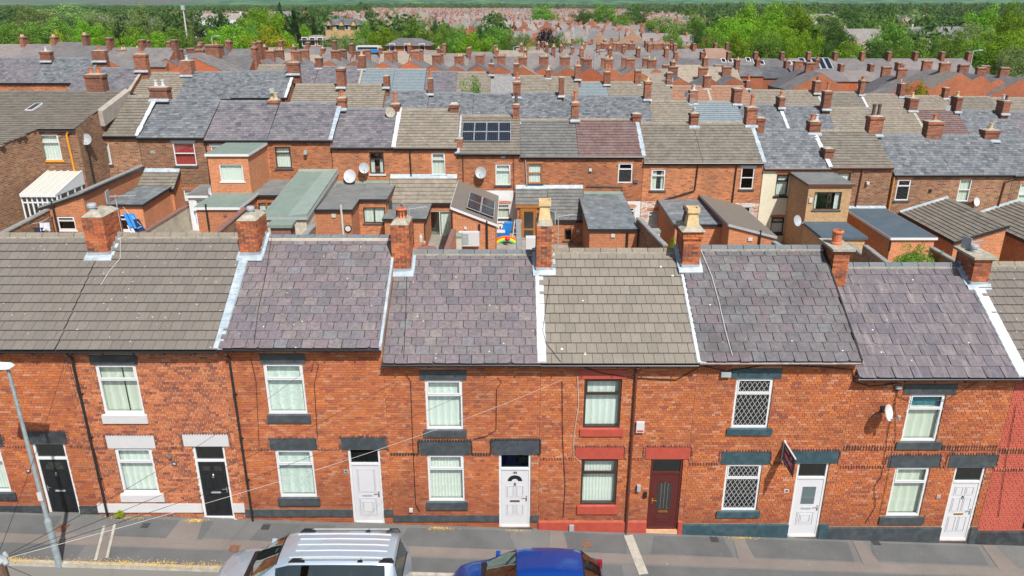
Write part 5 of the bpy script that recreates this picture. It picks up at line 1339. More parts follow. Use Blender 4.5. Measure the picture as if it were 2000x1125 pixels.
def quads_mesh(name, V, rnd, mats):
    n = len(V) // 4; me = bpy.data.meshes.new(name)
    me.vertices.add(len(V)); me.vertices.foreach_set('co', np.ascontiguousarray(V, dtype=np.float32).ravel())
    me.loops.add(n * 4); me.loops.foreach_set('vertex_index', np.arange(n * 4, dtype=np.int32))
    me.polygons.add(n); me.polygons.foreach_set('loop_start', np.arange(0, n * 4, 4, dtype=np.int32))
    for m in mats: me.materials.append(MT[m])
    a = me.attributes.new('rnd', 'FLOAT', 'FACE'); a.data.foreach_set('value', np.asarray(rnd, dtype=np.float32))
    me.update(calc_edges=True)
    return me
_crowns = {}
def crown(kind, v):
    v = v % 3
    k = (kind, v)
    if k not in _crowns:
        sh = 'cone' if kind == 'leaf_conifer' else 'round'
        V, r = crown_mesh(v * 7 + 3, sh, 100, 90, .017, kind)
        _crowns[k] = quads_mesh('crown', V, r, [kind])
    return _crowns[k]
def tree(x, y, wid, top, kind, label, group=None, v=None, name='tree', base=None, cat='tree', trunk=True):
    z0 = gz(x, y) if base is None else base
    hgt = top - z0; v = R.randrange(5) if v is None else v
    t = thing(name, label, cat, (x, y, z0), group, R.uniform(0, 6.28))
    c = link('crown', crown(kind, v), t); cb = hgt * (.12 if kind == 'leaf_conifer' else .10 if not trunk else .14)
    c.location = (0, 0, cb * .6); c.scale = (wid, wid, hgt - cb * .6)
    if trunk:
        m = MB('bark'); m.tube([(0, 0, -.2), (0, 0, hgt * .3), (hgt * .02, 0, hgt * .7)], [hgt * .028, hgt * .02, hgt * .006], 7)
        for k in range(4):
            a = k * 1.6; m.tube([(0, 0, hgt * (.22 + .06 * k)), (math.cos(a) * wid * .22, math.sin(a) * wid * .22, hgt * (.45 + .06 * k))], [hgt * .012, hgt * .004], 5)
        m.build('trunk', t, off=(0, 0, 0))
    return t

# ---------------------------------------------------------------- builder for houses seen over the yards
def far_pot(ch, x, y, z, kind):
    if kind == 'cap': m = MB('paint_white'); m.box(x - .22, x + .22, y - .22, y + .22, z, z + .05); return m.build('stack_cap', ch)
    if kind == 'cowl': return cowl(ch, x, y, z, .09, .35)
    mt = {'o': 'pot_terracotta', 'b': 'pot_buff', 'd': 'pot_dark', 'w': 'paint_white'}[kind[0]]
    m = MB(mt); hg = .75 if 'tall' in kind else .42
    m.lathe((x, y, z), [(.15, 0), (.12, .08), (.11, hg * .85), (.145, hg * .88), (.14, hg), (.09, hg), (.09, hg - .08)], 9); return m.build('chimney_pot', ch)
def stack2(h, px, pyb, pyt, wpx, Y, pots=(), dep=.75, mat='bw_stack', corbel=True):
    b, t = atY(px, pyb, Y), atY(px, pyt, Y)
    w = wpx / F * (Y * CP + (H - b.z) * SP)
    m = MB(mat, 'mortar_cap', 'flashing_lead'); x, z0, z1 = b.x, b.z, t.z
    m.box(x - w / 2, x + w / 2, Y, Y + dep, z0 - .9, z1 - (.2 if corbel else 0))
    if corbel: m.box(x - w / 2 - .05, x + w / 2 + .05, Y - .05, Y + dep + .05, z1 - .2, z1 - .05); m.box(x - w / 2 - .02, x + w / 2 + .02, Y - .02, Y + dep + .02, z1 - .05, z1)
    e = .02
    m.hexa([(x - w / 2 - e, Y - e, z1), (x + w / 2 + e, Y - e, z1), (x + w / 2 + e, Y + dep + e, z1), (x - w / 2 - e, Y + dep + e, z1), (x - w / 4, Y + .15, z1 + .08), (x + w / 4, Y + .15, z1 + .08), (x + w / 4, Y + dep - .15, z1 + .08), (x - w / 4, Y + dep - .15, z1 + .08)], 1)
    m.box(x - w / 2 - .03, x + w / 2 + .03, Y - .03, Y + .02, z0 - .12, z0 + .05, 2); m.hexa([(x - w / 2 - .1, Y - .2, z0 - .15), (x + w / 2 + .1, Y - .2, z0 - .15), (x + w / 2 + .1, Y, z0 - .06), (x - w / 2 - .1, Y, z0 - .06), (x - w / 2 - .1, Y - .2, z0 - .07), (x + w / 2 + .1, Y - .2, z0 - .07), (x + w / 2 + .1, Y, z0 + .02), (x - w / 2 - .1, Y, z0 + .02)], 2)
    ch = m.build('chimney', h); n = len(pots)
    for i, p in enumerate(pots):
        far_pot(ch, x + ((i + .5) / n - .5) * w * .8 if w > dep * .8 else x, Y + dep / 2 if w > dep * .8 else Y + dep * (i + .7) / (n + .4), z1 + .06, p)
    return ch
CSPEC = {'cov_slate': (.34, .25, .014, False), 'cov_plum': (.36, .25, .014, False), 'cov_tan': (.30, .31, .018, True), 'cov_brown': (.30, .31, .018, True), 'cov_grey': (.33, .33, .018, True), 'cov_wine': (.22, .30, .018, True), 'cov_rust': (.30, .32, .018, True), 'cov_steel': (.5, .32, .018, True), 'cov_pale': (.30, .24, .010, False)}
def win_px(h, x0, x1, y0, y1, Y, frame='upvc_white', back='net_white', style='top', sill='paint_slate', arch_top=True, glassm='window_glass', lint='bw_orange', plane_rects=None):
    a, b = atY(x0, y1, Y + .06), atY(x1, y0, Y + .06)
    r = (a.x, b.x, a.z, b.z)
    if plane_rects is not None: plane_rects.append(r)
    return r
def terrace(label, x0, x1, pe, pr, Y, cover, wallm, wins=(), dep=3.7, X=None, group='terrace houses backing onto the yards', low=None, tiles=True, gutter='gutter_black', ground=None, name='terrace_house', flash=None):
    a, b = atY(x0, pe, Y), atY(x1, pe, Y); X0, X1 = a.x, b.x; ze = a.z
    zr = atY((x0 + x1) / 2, pr, Y + dep).z
    xm = (X0 + X1) / 2; zg = (gz(xm, Y) if ground is None else ground) - .3
    h = thing(name, label, 'house', (xm, Y + dep, zg), group)
    rects = []
    for w in wins:
        p, q = atY(w[0], w[3], Y + .06), atY(w[1], w[2], Y + .06); rects.append((p.x, q.x, p.z, q.z))
    mats = [wallm] + ([low[1]] if low else [])
    m = MB(*mats)
    if low:
        zl = atY(x0, low[0], Y).z
        holes(m, X0, X1, zg, zl, Y - .012, [r for r in rects if r[3] <= zl], 1, .09); holes(m, X0, X1, zl, ze, Y, [r for r in rects if r[3] > zl], 0, .08)
    else: holes(m, X0, X1, zg, ze, Y, rects, 0, .08)
    for xs in (X0 + .003, X1 - .003): m.face([(xs, Y, zg), (xs, Y + 2 * dep, zg), (xs, Y + 2 * dep, ze), (xs, Y + dep, zr - .04), (xs, Y, ze)])
    m.face([(X1, Y + 2 * dep, zg), (X0, Y + 2 * dep, zg), (X0, Y + 2 * dep, ze), (X1, Y + 2 * dep, ze)])
    m.build('wall', h, off=(xm, Y + dep, zg))
    for w, r in zip(wins, rects):
        fr, bk, sty, sl = (list(w[4:]) + ['upvc_white', 'net_white', 'top', 'paint_slate'][len(w) - 4:])
        fw = .065
        lint = (r[0] - .12, r[1] + .12, r[3] - .002, r[3] + .17, 'brick_string' if 0 else ('paint_white' if sl == 'white' else 'arch_brick'))
        wu = window_unit(h, *r, Y + .06, fr, style=sty, back=bk if bk != 'none' else None, glassm='window_glass' if bk != 'none' else 'dark_glass', fr=fw,
                    sill=(r[0] - .1, r[1] + .1, r[2] - .13, r[2] + .006, {'white': 'paint_slate', 'buff': 'paint_white', 'ochre': 'pipe_ochre'}.get(sl, sl), .05) if sl else None)
        lm = MB('paint_white' if sl == 'white' else 'bw_new')
        n = 7
        for k in range(n):   # shallow brick arch over the opening
            u0, u1 = r[0] - .1 + (r[1] - r[0] + .2) * k / n, r[0] - .1 + (r[1] - r[0] + .2) * (k + 1) / n; e0, e1 = .05 * math.sin(math.pi * k / n), .05 * math.sin(math.pi * (k + 1) / n)
            lm.hexa([(u0 + .004, Y - .016, r[3] + .0), (u1 - .004, Y - .016, r[3] + .0), (u1 - .004, Y + .02, r[3] + .0), (u0 + .004, Y + .02, r[3] + .0), (u0 + .004, Y - .016, r[3] + .15 + e0), (u1 - .004, Y - .016, r[3] + .15 + e1), (u1 - .004, Y + .02, r[3] + .15 + e1), (u0 + .004, Y + .02, r[3] + .15 + e0)])
        lm.build('arch', wu)
    rf = MB('felt'); t = .06; ov = .16; k = (zr - ze) / dep
    ya, yr_, yb_ = Y - ov, Y + dep, Y + 2 * dep + ov; zo = ze - k * ov
    rf.hexa([(X0, ya, zo - t), (X1, ya, zo - t), (X1, yr_, zr - t), (X0, yr_, zr - t), (X0, ya, zo), (X1, ya, zo), (X1, yr_, zr), (X0, yr_, zr)])
    rf.mats.append(cover if not tiles else 'felt')
    rf.hexa([(X0, yr_ + .002, zr - t), (X1, yr_ + .002, zr - t), (X1, yb_, zo - t), (X0, yb_, zo - t), (X0, yr_ + .002, zr), (X1, yr_ + .002, zr), (X1, yb_, zo), (X0, yb_, zo)])
    roof = rf.build('roof', h)
    tw, gg, th, conc = CSPEC[cover]
    sl = math.hypot(yr_ - ya, zr - zo)
    cover_plane(roof, (X0 + .01, ya - .02, zo - .005), (1, 0, 0), (0, yr_ - ya, zr - zo), X1 - X0 - .02, sl, tw, gg, th, cover, 'tile_courses' if conc else 'slate_courses', concrete=conc, individual=False)
    rd = MB('ridge_brown' if conc else 'ridge_dark'); n = max(1, int((X1 - X0) / .45)); L = (X1 - X0) / n
    for i in range(n):
        p0 = X0 + i * L + .008; p1 = X0 + (i + 1) * L - .008; r_ = R.random() + .001
        rd.face([(p0, yr_ - .14, zr - .03), (p1, yr_ - .14, zr - .03), (p1, yr_, zr + .09), (p0, yr_, zr + .09)], 0, r_); rd.face([(p0, yr_, zr + .09), (p1, yr_, zr + .09), (p1, yr_ + .14, zr - .03), (p0, yr_ + .14, zr - .03)], 0, r_)
    rd.build('ridge_tiles', roof, kind='stuff')
    g = MB(gutter); g.tube([(X0, ya - .04, zo - .02), (X1, ya - .04, zo - .02)], .055, 6); g.box(X0, X1, ya + .0, ya + .02, zo - .16, zo - .06); g.build('gutter', h)
    if flash:
        fm = MB(flash[1]); xb = X0 if flash[0] < 0 else X1
        for i in range(10):
            s0, s1 = i / 10, (i + 1) / 10 + .02; w = .13 * R.uniform(.85, 1.2)
            A = lambda s: (ya + (yr_ - ya) * s, zo + (zr - zo) * s)
            (y_0, z_0), (y_1, z_1) = A(s0), A(s1)
            fm.hexa([(xb - w, y_0, z_0 + .01), (xb + w, y_0, z_0 + .01), (xb + w, y_1, z_1 + .01), (xb - w, y_1, z_1 + .01), (xb - w, y_0, z_0 + .075), (xb + w, y_0, z_0 + .075), (xb + w, y_1, z_1 + .07), (xb - w, y_1, z_1 + .07)])
        fm.build('flashing', roof)
    h['_x'] = (X0, X1, ze, zr, Y)
    return h
Y2 = 50.0
UW, UB, WO = 'upvc_white', 'upvc_brown', 'wood_oak'
T2 = {}
def t2(k, *a, **kw): T2[k] = terrace(*a, **kw); return T2[k]
t2(2, 'narrow brown-tiled house beside the rendered gable strip, pole-mounted dish at its corner', 160, 268, 263, 188, Y2, 'cov_brown', 'bw_brown', [(176, 212, 278, 321, UW, 'net_white', 'single', 'paint_slate')], flash=(1, 'flashing_white'))
t2(3, 'blue-grey slated old brown-brick house with red-curtained arched window', 268, 399, 266, 196, Y2, 'cov_slate', 'bw_brown', [(344, 379, 278, 323, UW, 'drape_red', 'sash', 'white'), (362, 388, 370, 392, UW, 'net_white', 'single', None)])
t2(4, 'slated house directly behind the two-storey green-roofed brick extension', 399, 522, 271, 198, Y2, 'cov_plum', 'bw_orange', [(414, 436, 286, 300, UW, 'net_white', 'single', 'white')])
t2(5, 'slated house with brown-framed arched window above the long sloping green roof', 522, 646, 271, 202, Y2, 'cov_plum', 'bw_orange', [(541, 567, 286, 328, UB, 'net_white', 'top', 'paint_slate')], flash=(1, 'flashing_lead'))
t2(6, 'mauve-slated house with two dishes and a red flower in its brown window', 646, 769, 285, 213, Y2, 'cov_plum', 'bw_orange', [(724, 749, 297, 339, UB, [(0, .3, 0, .7, 'drape_cream'), (.7, 1, 0, .7, 'drape_cream')], 'top', 'buff')], flash=(1, 'flashing_white'))
t2(7, 'tan-tiled house left of the roof solar panels', 769, 893, 286, 214, Y2, 'cov_tan', 'bw_orange', [(844, 869, 298, 341, UW, 'drape_cream', 'top', 'paint_slate')])
t2(8, 'brown-tiled house with solar panels on its roof and white-washed ground floor', 893, 1016, 297, 226, Y2, 'cov_brown', 'bw_orange', [(968, 997, 320, 361, UW, 'net_white', 'top', 'paint_slate'), (971, 996, 397, 426, UW, 'drape_cream', 'top', 'paint_slate')], low=(372, 'render_white'), flash=(-1, 'flashing_lead'))
t2(9, 'dark grey-tiled house with oak-framed arched window', 1016, 1130, 303, 234, Y2, 'cov_grey', 'bw_orange', [(1031, 1059, 319, 358, WO, 'net_white', 'sash', 'paint_slate')])
t2(10, 'wine-red tiled house with small white window and blue wall box', 1130, 1257, 303, 233, Y2, 'cov_wine', 'bw_orange', [(1206, 1236, 318, 357, UW, 'none', 'top', None), (1222, 1240, 404, 430, UW, 'none', 'top', None)], low=(393, 'render_white'), flash=(1, 'flashing_lead'))
t2(11, 'grey-brown tiled house with net-curtained window above peeling white brickwork', 1257, 1372, 315, 240, Y2, 'cov_brown', 'bw_orange', [(1270, 1300, 330, 371, UW, [(0, .4, 0, 1, 'drape_cream'), (.75, 1, 0, 1, 'drape_cream')], 'top', 'paint_slate'), (1264, 1291, 411, 438, UW, 'net_white', 'top', 'render_white')], low=(393, 'bw_peeled'))
t2(12, 'grey-brown tiled house with white arched sash window beside the cream-rendered house', 1372, 1492, 315, 240, Y2, 'cov_brown', 'bw_orange', [(1444, 1474, 327, 369, UW, 'none', 'sash', 'white'), (1446, 1466, 404, 424, UW, 'none', 'single', 'white')], low=(396, 'bw_peeled'), flash=(1, 'flashing_lead'))
t2(13, 'cream-rendered house under grey slates with dark-framed windows', 1492, 1621, 326, 253, Y2, 'cov_slate', 'render_cream', [(1512, 1541, 340, 382, 'ink', 'net_white', 'top', 'ink'), (1503, 1532, 424, 455, 'ink', 'net_white', 'top', 'ink')], gutter='pipe_brown')
t2(14, 'brown-tiled house with arched window half hidden by the buff brick extension', 1621, 1745, 324, 255, Y2, 'cov_brown', 'bw_brown', [(1634, 1662, 337, 355, 'ink', 'net_white', 'single', None)], gutter='pipe_brown', flash=(-1, 'flashing_white'))
t2(15, 'blue-grey slated house with striped-blind window beside the ochre pipe', 1745, 1860, 338, 264, Y2, 'cov_slate', 'bw_brown', [(1746, 1780, 350, 391, UW, 'none', 'top', 'paint_slate')])
t2(16, 'blue-grey slated house with white sash window and a small dish', 1860, 1980, 338, 265, Y2, 'cov_slate', 'bw_brown', [(1866, 1899, 350, 393, UW, 'drape_cream', 'sash', 'paint_slate')])
t2(17, 'slated house at the far right of the yards with a white window', 1980, 2105, 340, 272, Y2, 'cov_slate', 'bw_brown', [(1982, 2016, 358, 404, UW, 'net_white', 'sash', None)])
# chimneys of that row
YS = Y2 + 3.3
for (k, px, pb, pt, w, pots, kw) in [
    (2, 187, 182, 146, 34, ['o', 'o'], {}), (3, 311, 194, 171, 34, ['w', 'w'], {}), (3, 411, 228, 206, 19, [], dict(corbel=False)), (5, 536, 234, 196, 20, ['b', 'b'], {}), (6, 667, 212, 192, 15, ['o'], {}),
    (7, 772, 225, 204, 17, ['otall'], {}), (7, 887, 228, 205, 17, ['cap'], {}), (9, 1008, 239, 205, 13, ['dtall'], {}), (10, 1123, 234, 201, 14, ['otall'], {}), (11, 1243, 248, 223, 16, [], {}), (11, 1356, 246, 222, 15, ['cowl'], {}),
    (12, 1467, 245, 210, 20, ['otall'], {}), (13, 1484, 262, 231, 15, [], {}), (13, 1591, 260, 238, 21, ['o', 'w'], {}), (14, 1709, 263, 228, 26, ['dtall', 'dtall'], {}), (15, 1823, 274, 238, 30, ['o'], {}), (16, 1936, 274, 255, 28, ['b'], {})]:
    stack2(T2[k], px, pb, pt, w, YS, pots, **kw)
stack2(T2[14], 1617, 322, 291, 17, 50.6, [], corbel=True); stack2(T2[8], 897, 298, 272, 13, 50.3, [], corbel=False)
def pipe2(k, pts, mat='gutter_black', rad=.045, Y=Y2):
    m = MB(mat); m.tube([atY(px, py, Y - .09) for px, py in pts], rad, 7); m.build('downpipe', T2[k])
pipe2(3, [(400, 272), (408, 330), (412, 372)]); pipe2(6, [(800, 288), (803, 345)]); pipe2(11, [(1364, 317), (1357, 372), (1293, 392), (1291, 400)]); pipe2(12, [(1440, 317), (1430, 396)], rad=.04)
pipe2(14, [(1686, 328), (1671, 404)], 'pipe_brown'); pipe2(15, [(1748, 340), (1735, 415)], 'pipe_ochre', .04); pipe2(16, [(1990, 345), (1964, 355), (1950, 402)], 'pipe_brown'); pipe2(13, [(1545, 328), (1540, 345)], 'pipe_brown'); pipe2(9, [(1026, 305), (1029, 366)], 'metal_grey', .03)
pipe2(8, [(904, 300), (905, 356)], rad=.02); pipe2(10, [(1145, 363), (1215, 364), (1215, 392)], rad=.03); pipe2(8, [(1003, 300), (1004, 390)], rad=.015)
# roof solar panels: framed modules on rails
def solar(h, o, u, v, nu, nv, w, l, name='solar_panel'):
    o, u, v = Vector(o), Vector(u).normalized(), Vector(v).normalized(); n = u.cross(v)
    for i in range(nu):
        for j in range(nv):
            p = o + u * (i * (w + .03)) + v * (j * (l + .03)) + n * .12
            m = MB('metal_grey', 'solar_cell')
            q = [p, p + u * w, p + u * w + v * l, p + v * l]
            m.hexa(q + [a + n * .035 for a in q])
            for a in range(6):
                for b in range(5):
                    g = .004; s = p + n * .037
                    u0, u1 = .02 + (w - .04) * a / 6 + g / 2, .02 + (w - .04) * (a + 1) / 6 - g / 2; v0, v1 = .03 + (l - .06) * b / 5 + g / 2, .03 + (l - .06) * (b + 1) / 5 - g / 2
                    m.face([s + u * u0 + v * v0, s + u * u1 + v * v0, s + u * u1 + v * v1, s + u * u0 + v * v1], 1)
            m.build(name, h)
X0_, X1_, ze_, zr_, _ = T2[8]['_x']
kk = (zr_ - ze_) / 3.7; vv = Vector((0, 1, kk)).normalized()
pa = atY(902, 279, Y2 + .9)
solar(T2[8], (pa.x, Y2 + .9, ze_ + kk * .9), (1, 0, 0), vv, 4, 2, .80, 1.05)
# small wall things of the second row
def fix2(px, py, w, hh, mat, k, name, d=.1):
    p = atY(px, py, Y2 - .05); m = MB(mat); m.box(p.x - w / 2, p.x + w / 2, Y2 - d, Y2 - .004, p.z - hh / 2, p.z + hh / 2); m.build(name, T2[k])
fix2(1242, 354, .28, .2, 'board_black' if 0 else 'felt_navy', 10, 'wall_box'); fix2(298, 297, .35, .2, 'mortar_cap', 2, 'air_brick', .03); fix2(598, 297, .2, .25, 'metal_grey', 5, 'flue_cowl', .3); fix2(1153, 332, .18, .18, 'paint_white', 10, 'vent_cover'); fix2(1694, 357, .18, .16, 'paint_white', 14, 'flue_cowl', .2); fix2(983, 306, .3, .2, 'paint_white', 8, 'air_brick', .02); fix2(1817, 373, .2, .22, 'ink', 15, 'flue_hole', .03)
fd = MB('pot_terracotta'); p = atY(738, 328, Y2 + .15); 
fd.mats = ['light_red', 'leaf_dark']; fd.lathe((p.x, Y2 + .12, p.z), [(.02, -.12), (.13, -.05), (.13, .06), (.03, .12)], 9); fd.box(p.x - .1, p.x + .1, Y2 + .1, Y2 + .14, p.z - .4, p.z - .14, 1)
single(fd, 'flower_vase', 'red flower bunch standing inside the brown arched window', 'flowers')
dish(417, 373, 47.6, .33, label='grey dish above the lower green flat roof', yaw=.2); dish(683, 344, Y2, .42, label='large pale dish, biggest one on the brick wall above the flat roofs', yaw=-.15, mat='paint_white'); dish(711, 328, Y2, .34, label='grey dish to the upper right of the large pale dish', yaw=.2)
dish(939, 337, Y2, .37, label='grey dish beside the window under the roof solar panels', yaw=-.1); dish(1908, 394, Y2, .28, label='small white dish beside the white sash window', yaw=.4, mat='paint_white'); dish(1558, 431, 46.5, .33, label='blue-grey dish at the foot of the buff brick extension', yaw=.5)
dish(762, 219, YS - .05, .34, label='grey dish strapped to the chimney between mauve slates and tan tiles', yaw=.4, mat='mortar_cap')
# dish on a tall pole beside the narrow house
dish(168, 272, 48.0, .33, label='grey dish on top of a tall black pole beside the narrow house', yaw=.1)
pp = atY(168, 277, 47.7); q = MB('gutter_black'); q.tube([(pp.x + .05, 47.65, gz(pp.x, 47) - .1), (pp.x + .05, 47.65, pp.z)], .05, 7); single(q, 'soil_pipe', 'tall black vent pipe carrying a dish beside the narrow house', 'pipe')

# the two-storey rear wing at the left, one roof plane with a cut corner
YW1 = 47.0
zA = atY(110, 250, YW1).z; xl, xr = atY(-210, 250, YW1).x, atY(148, 250, YW1).x; xk = atY(76, 247, YW1).x
zr1 = atY(100, 178, Y2 + 3.7).z; k1 = (zr1 - zA) / (Y2 + 3.7 - YW1 + .0)
h1 = thing('terrace_house', 'brown-brick rear wing at the left edge with wide brown roof and ochre pipe', 'house', (xl + 5, 50, gz(-28, 50) - .4), 'terrace houses backing onto the yards')
def on1(px, py):
    d = ray(px, py); s = (zA - k1 * YW1 - H) / (d[2] - k1 * d[1]); return Vector((d[0] * s, d[1] * s, H + d[2] * s))
PL = on1(-140, 350)
m = MB('bw_brown', 'bw_orange'); p, q_ = atY(84, 312, YW1 + .06), atY(113, 262, YW1 + .06); r1 = (p.x, q_.x, p.z, q_.z)
zb1 = gz(-28, 50) - .4
holes(m, xk, xr, zb1, zA, YW1, [r1], 0, .08)
m.face([(-46, PL.y + .2, zb1), (PL.x, PL.y + .2, zb1), (PL.x, PL.y + .2, PL.z), (-46, PL.y + .2, PL.z)]); m.face([(PL.x, PL.y + .2, zb1), (xk, YW1, zb1), (xk, YW1, zA), (PL.x, PL.y + .2, PL.z)]); m.face([(xr, YW1, zb1), (xr, 54, zb1), (xr, 54, zr1 - .1), (xr, YW1, zA)]); m.build('wall', h1, off=(xl + 5, 50, zb1))
window_unit(h1, *r1, YW1 + .06, UW, back='net_white', sill=(r1[0] - .1, r1[1] + .1, r1[2] - .13, r1[2], 'pipe_ochre', .05))
yk = YW1 - .15; rf = MB('felt')
rf.face([(-46, 53.7, zr1 - .02), (-46, PL.y, PL.z - .02), (PL.x, PL.y, PL.z - .02), (xk, yk, zA + k1 * (yk - YW1) - .02), (xr, yk, zA + k1 * (yk - YW1) - .02), (xr, 53.7, zr1 - .02)]); rf.face([(-46, 53.7, zr1), (xr, 53.7, zr1), (xr, 57.4, zA + .6), (-46, 57.4, zA + .6)])
rf.box(xk, xr, yk - .02, yk + .02, zA - .2, zA - .03); ro = rf.build('roof', h1)
sl1 = math.hypot(1, k1)
cover_plane(ro, (-46, PL.y, PL.z), (1, 0, 0), (0, 1, k1), xr + 46, (53.7 - PL.y) * sl1, .30, .31, .018, 'cov_brown', 'tile_courses', concrete=True, individual=False,
            skip=lambda u, v: u - 46 > PL.x and PL.y + v / sl1 < (yk if u - 46 > xk else yk + (PL.y - yk) * (xk + 46 - u) / (xk - PL.x)) - .12)
m = MB('render_grey', 'flashing_lead'); 
wz = lambda y: zA + k1 * (y - YW1)
x2 = atY(160, 263, Y2).x
m.hexa([(xr, Y2 - .1, wz(Y2) - 1), (xr + .28, Y2 - .1, wz(Y2) - 1), (xr + .28, 54, wz(54) - 1), (xr, 54, wz(54) - 1), (xr, Y2 - .1, wz(Y2) + .08), (xr + .28, Y2 - .1, wz(Y2) - .05), (xr + .28, 54, wz(54) - .05), (xr, 54, wz(54) + .08)], 0); m.build('rendered_verge', h1)
m = MB('pipe_ochre'); m.tube([atY(133, 256, YW1 - .1), atY(130, 264, YW1 - .1), atY(146, 336, YW1 - .1)], .06, 7); m.build('downpipe', h1)

# ---------------------------------------------------------------- extensions and outbuildings in the yards
def ext(label, BL, BR, FL, FR=None, roof='felt_grey', wallm='bw_new', drop=.1, fascia='gutter_black', wins=(), Yb=Y2, base=None, name='rear_extension', th=.10, ov=.10, cat='extension', group='brick extensions in the back yards', side_wins=(), tile=None, edge=None):
    l, r = atY(*BL, Yb), atY(*BR, Yb); zl, zr_ = l.z, r.z
    f = atZ(FL[0], FL[1], (zl if abs(zl - zr_) > .2 else (zl + zr_) / 2) - drop); Yf = f.y
    if abs(zl - zr_) <= .2: zl = zr_ = (zl + zr_) / 2
    XL, XR = l.x, r.x
    if FR is not None: XR2 = atY(FR[0], FR[1], Yf).x; XL2 = f.x; XL, XR = (XL + XL2) / 2, (XR + XR2) / 2
    xm = (XL + XR) / 2; zb = min(gz(XL, Yf), gz(XR, Yf)) - .2 if base is None else base
    t = thing(name, label, cat, (xm, (Yf + Yb) / 2, zb), group)
    zfl, zfr = zl - drop, zr_ - drop; tk = .02
    rects = [(atY(w[0], w[3], Yf).x, atY(w[1], w[2], Yf).x, atY(w[0], w[3], Yf).z, atY(w[1], w[2], Yf).z) for w in wins]
    m = MB(wallm); zm = min(zfl, zfr) - tk
    rects = [(a, b, c, min(d, zm - .03)) for a, b, c, d in rects]
    holes(m, XL, XR, zb, zm, Yf, rects, 0, .09)
    if abs(zfl - zfr) > .05: m.face([(XL, Yf, zm), (XR, Yf, zm), (XR, Yf, zfr - tk), (XL, Yf, zfl - tk)] if abs(zfr - tk - zm) > .01 and abs(zfl - tk - zm) > .01 else ([(XL, Yf, zm), (XR, Yf, zm), (XL, Yf, zfl - tk)] if zfl > zfr else [(XL, Yf, zm), (XR, Yf, zm), (XR, Yf, zfr - tk)]))
    e = 0.003
    m.face([(XR - e, Yf, zb), (XR - e, Yb, zb), (XR - e, Yb, zr_ - tk), (XR - e, Yf, zfr - tk)]); m.face([(XL + e, Yb, zb), (XL + e, Yf, zb), (XL + e, Yf, zfl - tk), (XL + e, Yb, zl - tk)])
    m.build('wall', t, off=(xm, (Yf + Yb) / 2, zb))
    for w, rc in zip(wins, rects):
        kw = dict(frame=w[4] if len(w) > 4 else UW, back=(w[5] if len(w) > 5 else 'net_white'), style=w[6] if len(w) > 6 else 'top')
        if kw['back'] == 'none': kw['back'] = None; kw['glassm'] = 'dark_glass'
        window_unit(t, *rc, Yf + .06, fr=.06, sill=(rc[0] - .08, rc[1] + .08, rc[2] - .1, rc[2] + .004, 'paint_slate' if kw['frame'] != UW else 'upvc_white', .03), **kw)
    rm = MB(roof, fascia); a, b, c, d = XL - ov, XR + ov, Yf - ov, Yb
    sx = (zr_ - zl) / (XR - XL); zq = lambda x, y: zl + sx * (x - XL) - drop * (Yb - y) / max(.1, Yb - Yf)
    P = lambda x, y, dz: (x, y, zq(x, y) + dz)
    rm.hexa([P(a, c, 0), P(b, c, 0), P(b, d, 0), P(a, d, 0), P(a, c, th), P(b, c, th), P(b, d, th), P(a, d, th)])
    fh = .16
    rm.hexa([P(a, c - .025, th - fh), P(b, c - .025, th - fh), P(b, c - .002, th - fh), P(a, c - .002, th - fh), P(a, c - .025, th - .01), P(b, c - .025, th - .01), P(b, c - .002, th - .01), P(a, c - .002, th - .01)], 1)
    for x_, y_ in ((b + .002, b + .025), (a - .025, a - .002)):
        rm.hexa([P(x_, c, th - fh), P(y_, c, th - fh), P(y_, d, th - fh), P(x_, d, th - fh), P(x_, c, th - .01), P(y_, c, th - .01), P(y_, d, th - .01), P(x_, d, th - .01)], 1)
    ro = rm.build('roof', t)
    if tile:
        tw, gg, thk, conc = CSPEC[tile]
        if abs(zr_ - zl) > .2:
            if zl > zr_: o, u, v, lu = P(b, c, th), (0, 1, 0), Vector((a - b, 0, zq(a, c) - zq(b, c))), d - c
            else: o, u, v, lu = P(a, d, th), (0, -1, 0), Vector((b - a, 0, zq(b, d) - zq(a, d))), d - c
        else: o, u, v, lu = P(a, c, th), (1, 0, 0), Vector((0, d - c, zq(a, d) - zq(a, c))), b - a
        cover_plane(ro, o, u, v, lu, v.length, tw, gg, thk, tile, 'tile_courses', concrete=True, individual=False)
    if edge:   # lead or felt upstand against the house wall
        q = MB(edge); q.hexa([P(a, d - .22, th), P(b, d - .22, th), P(b, d, th), P(a, d, th), P(a, d - .22, th + .03), P(b, d - .22, th + .03), P(b, d, th + .14), P(a, d, th + .14)]); q.build('upstand', ro)
    t['_b'] = (XL, XR, Yf, zl, zr_, zb)
    return t
E = {}
E['lean'] = ext('tall orange-brick lean-to with grey coping left of the flat-roofed kitchen', (203, 352), (275, 328), (88, 408), (166, 380), roof='felt_grey', drop=0, wins=[(116, 144, 423, 449, UW, 'none', 'top')])
XL, XR, Yf, zl, zr_, zb = E['lean']['_b']
m = MB('coping'); m.box(XR - .2, XR + .12, Yf - .1, Y2, zr_ + .02, zr_ + .2); m.hexa([(XL - .1, Yf - .12, zl), (XR, Yf - .12, zr_), (XR, Yf + .15, zr_), (XL - .1, Yf + .15, zl), (XL - .1, Yf - .12, zl + .16), (XR, Yf - .12, zr_ + .16), (XR, Yf + .15, zr_ + .16), (XL - .1, Yf + .15, zl + .16)]); m.build('coping', E['lean'])
m = MB('gutter_black'); m.tube([(XL + .75, Yf - .08, zb), (XL + .75, Yf - .08, zl + .5)], .06, 7); m.build('downpipe', E['lean'])
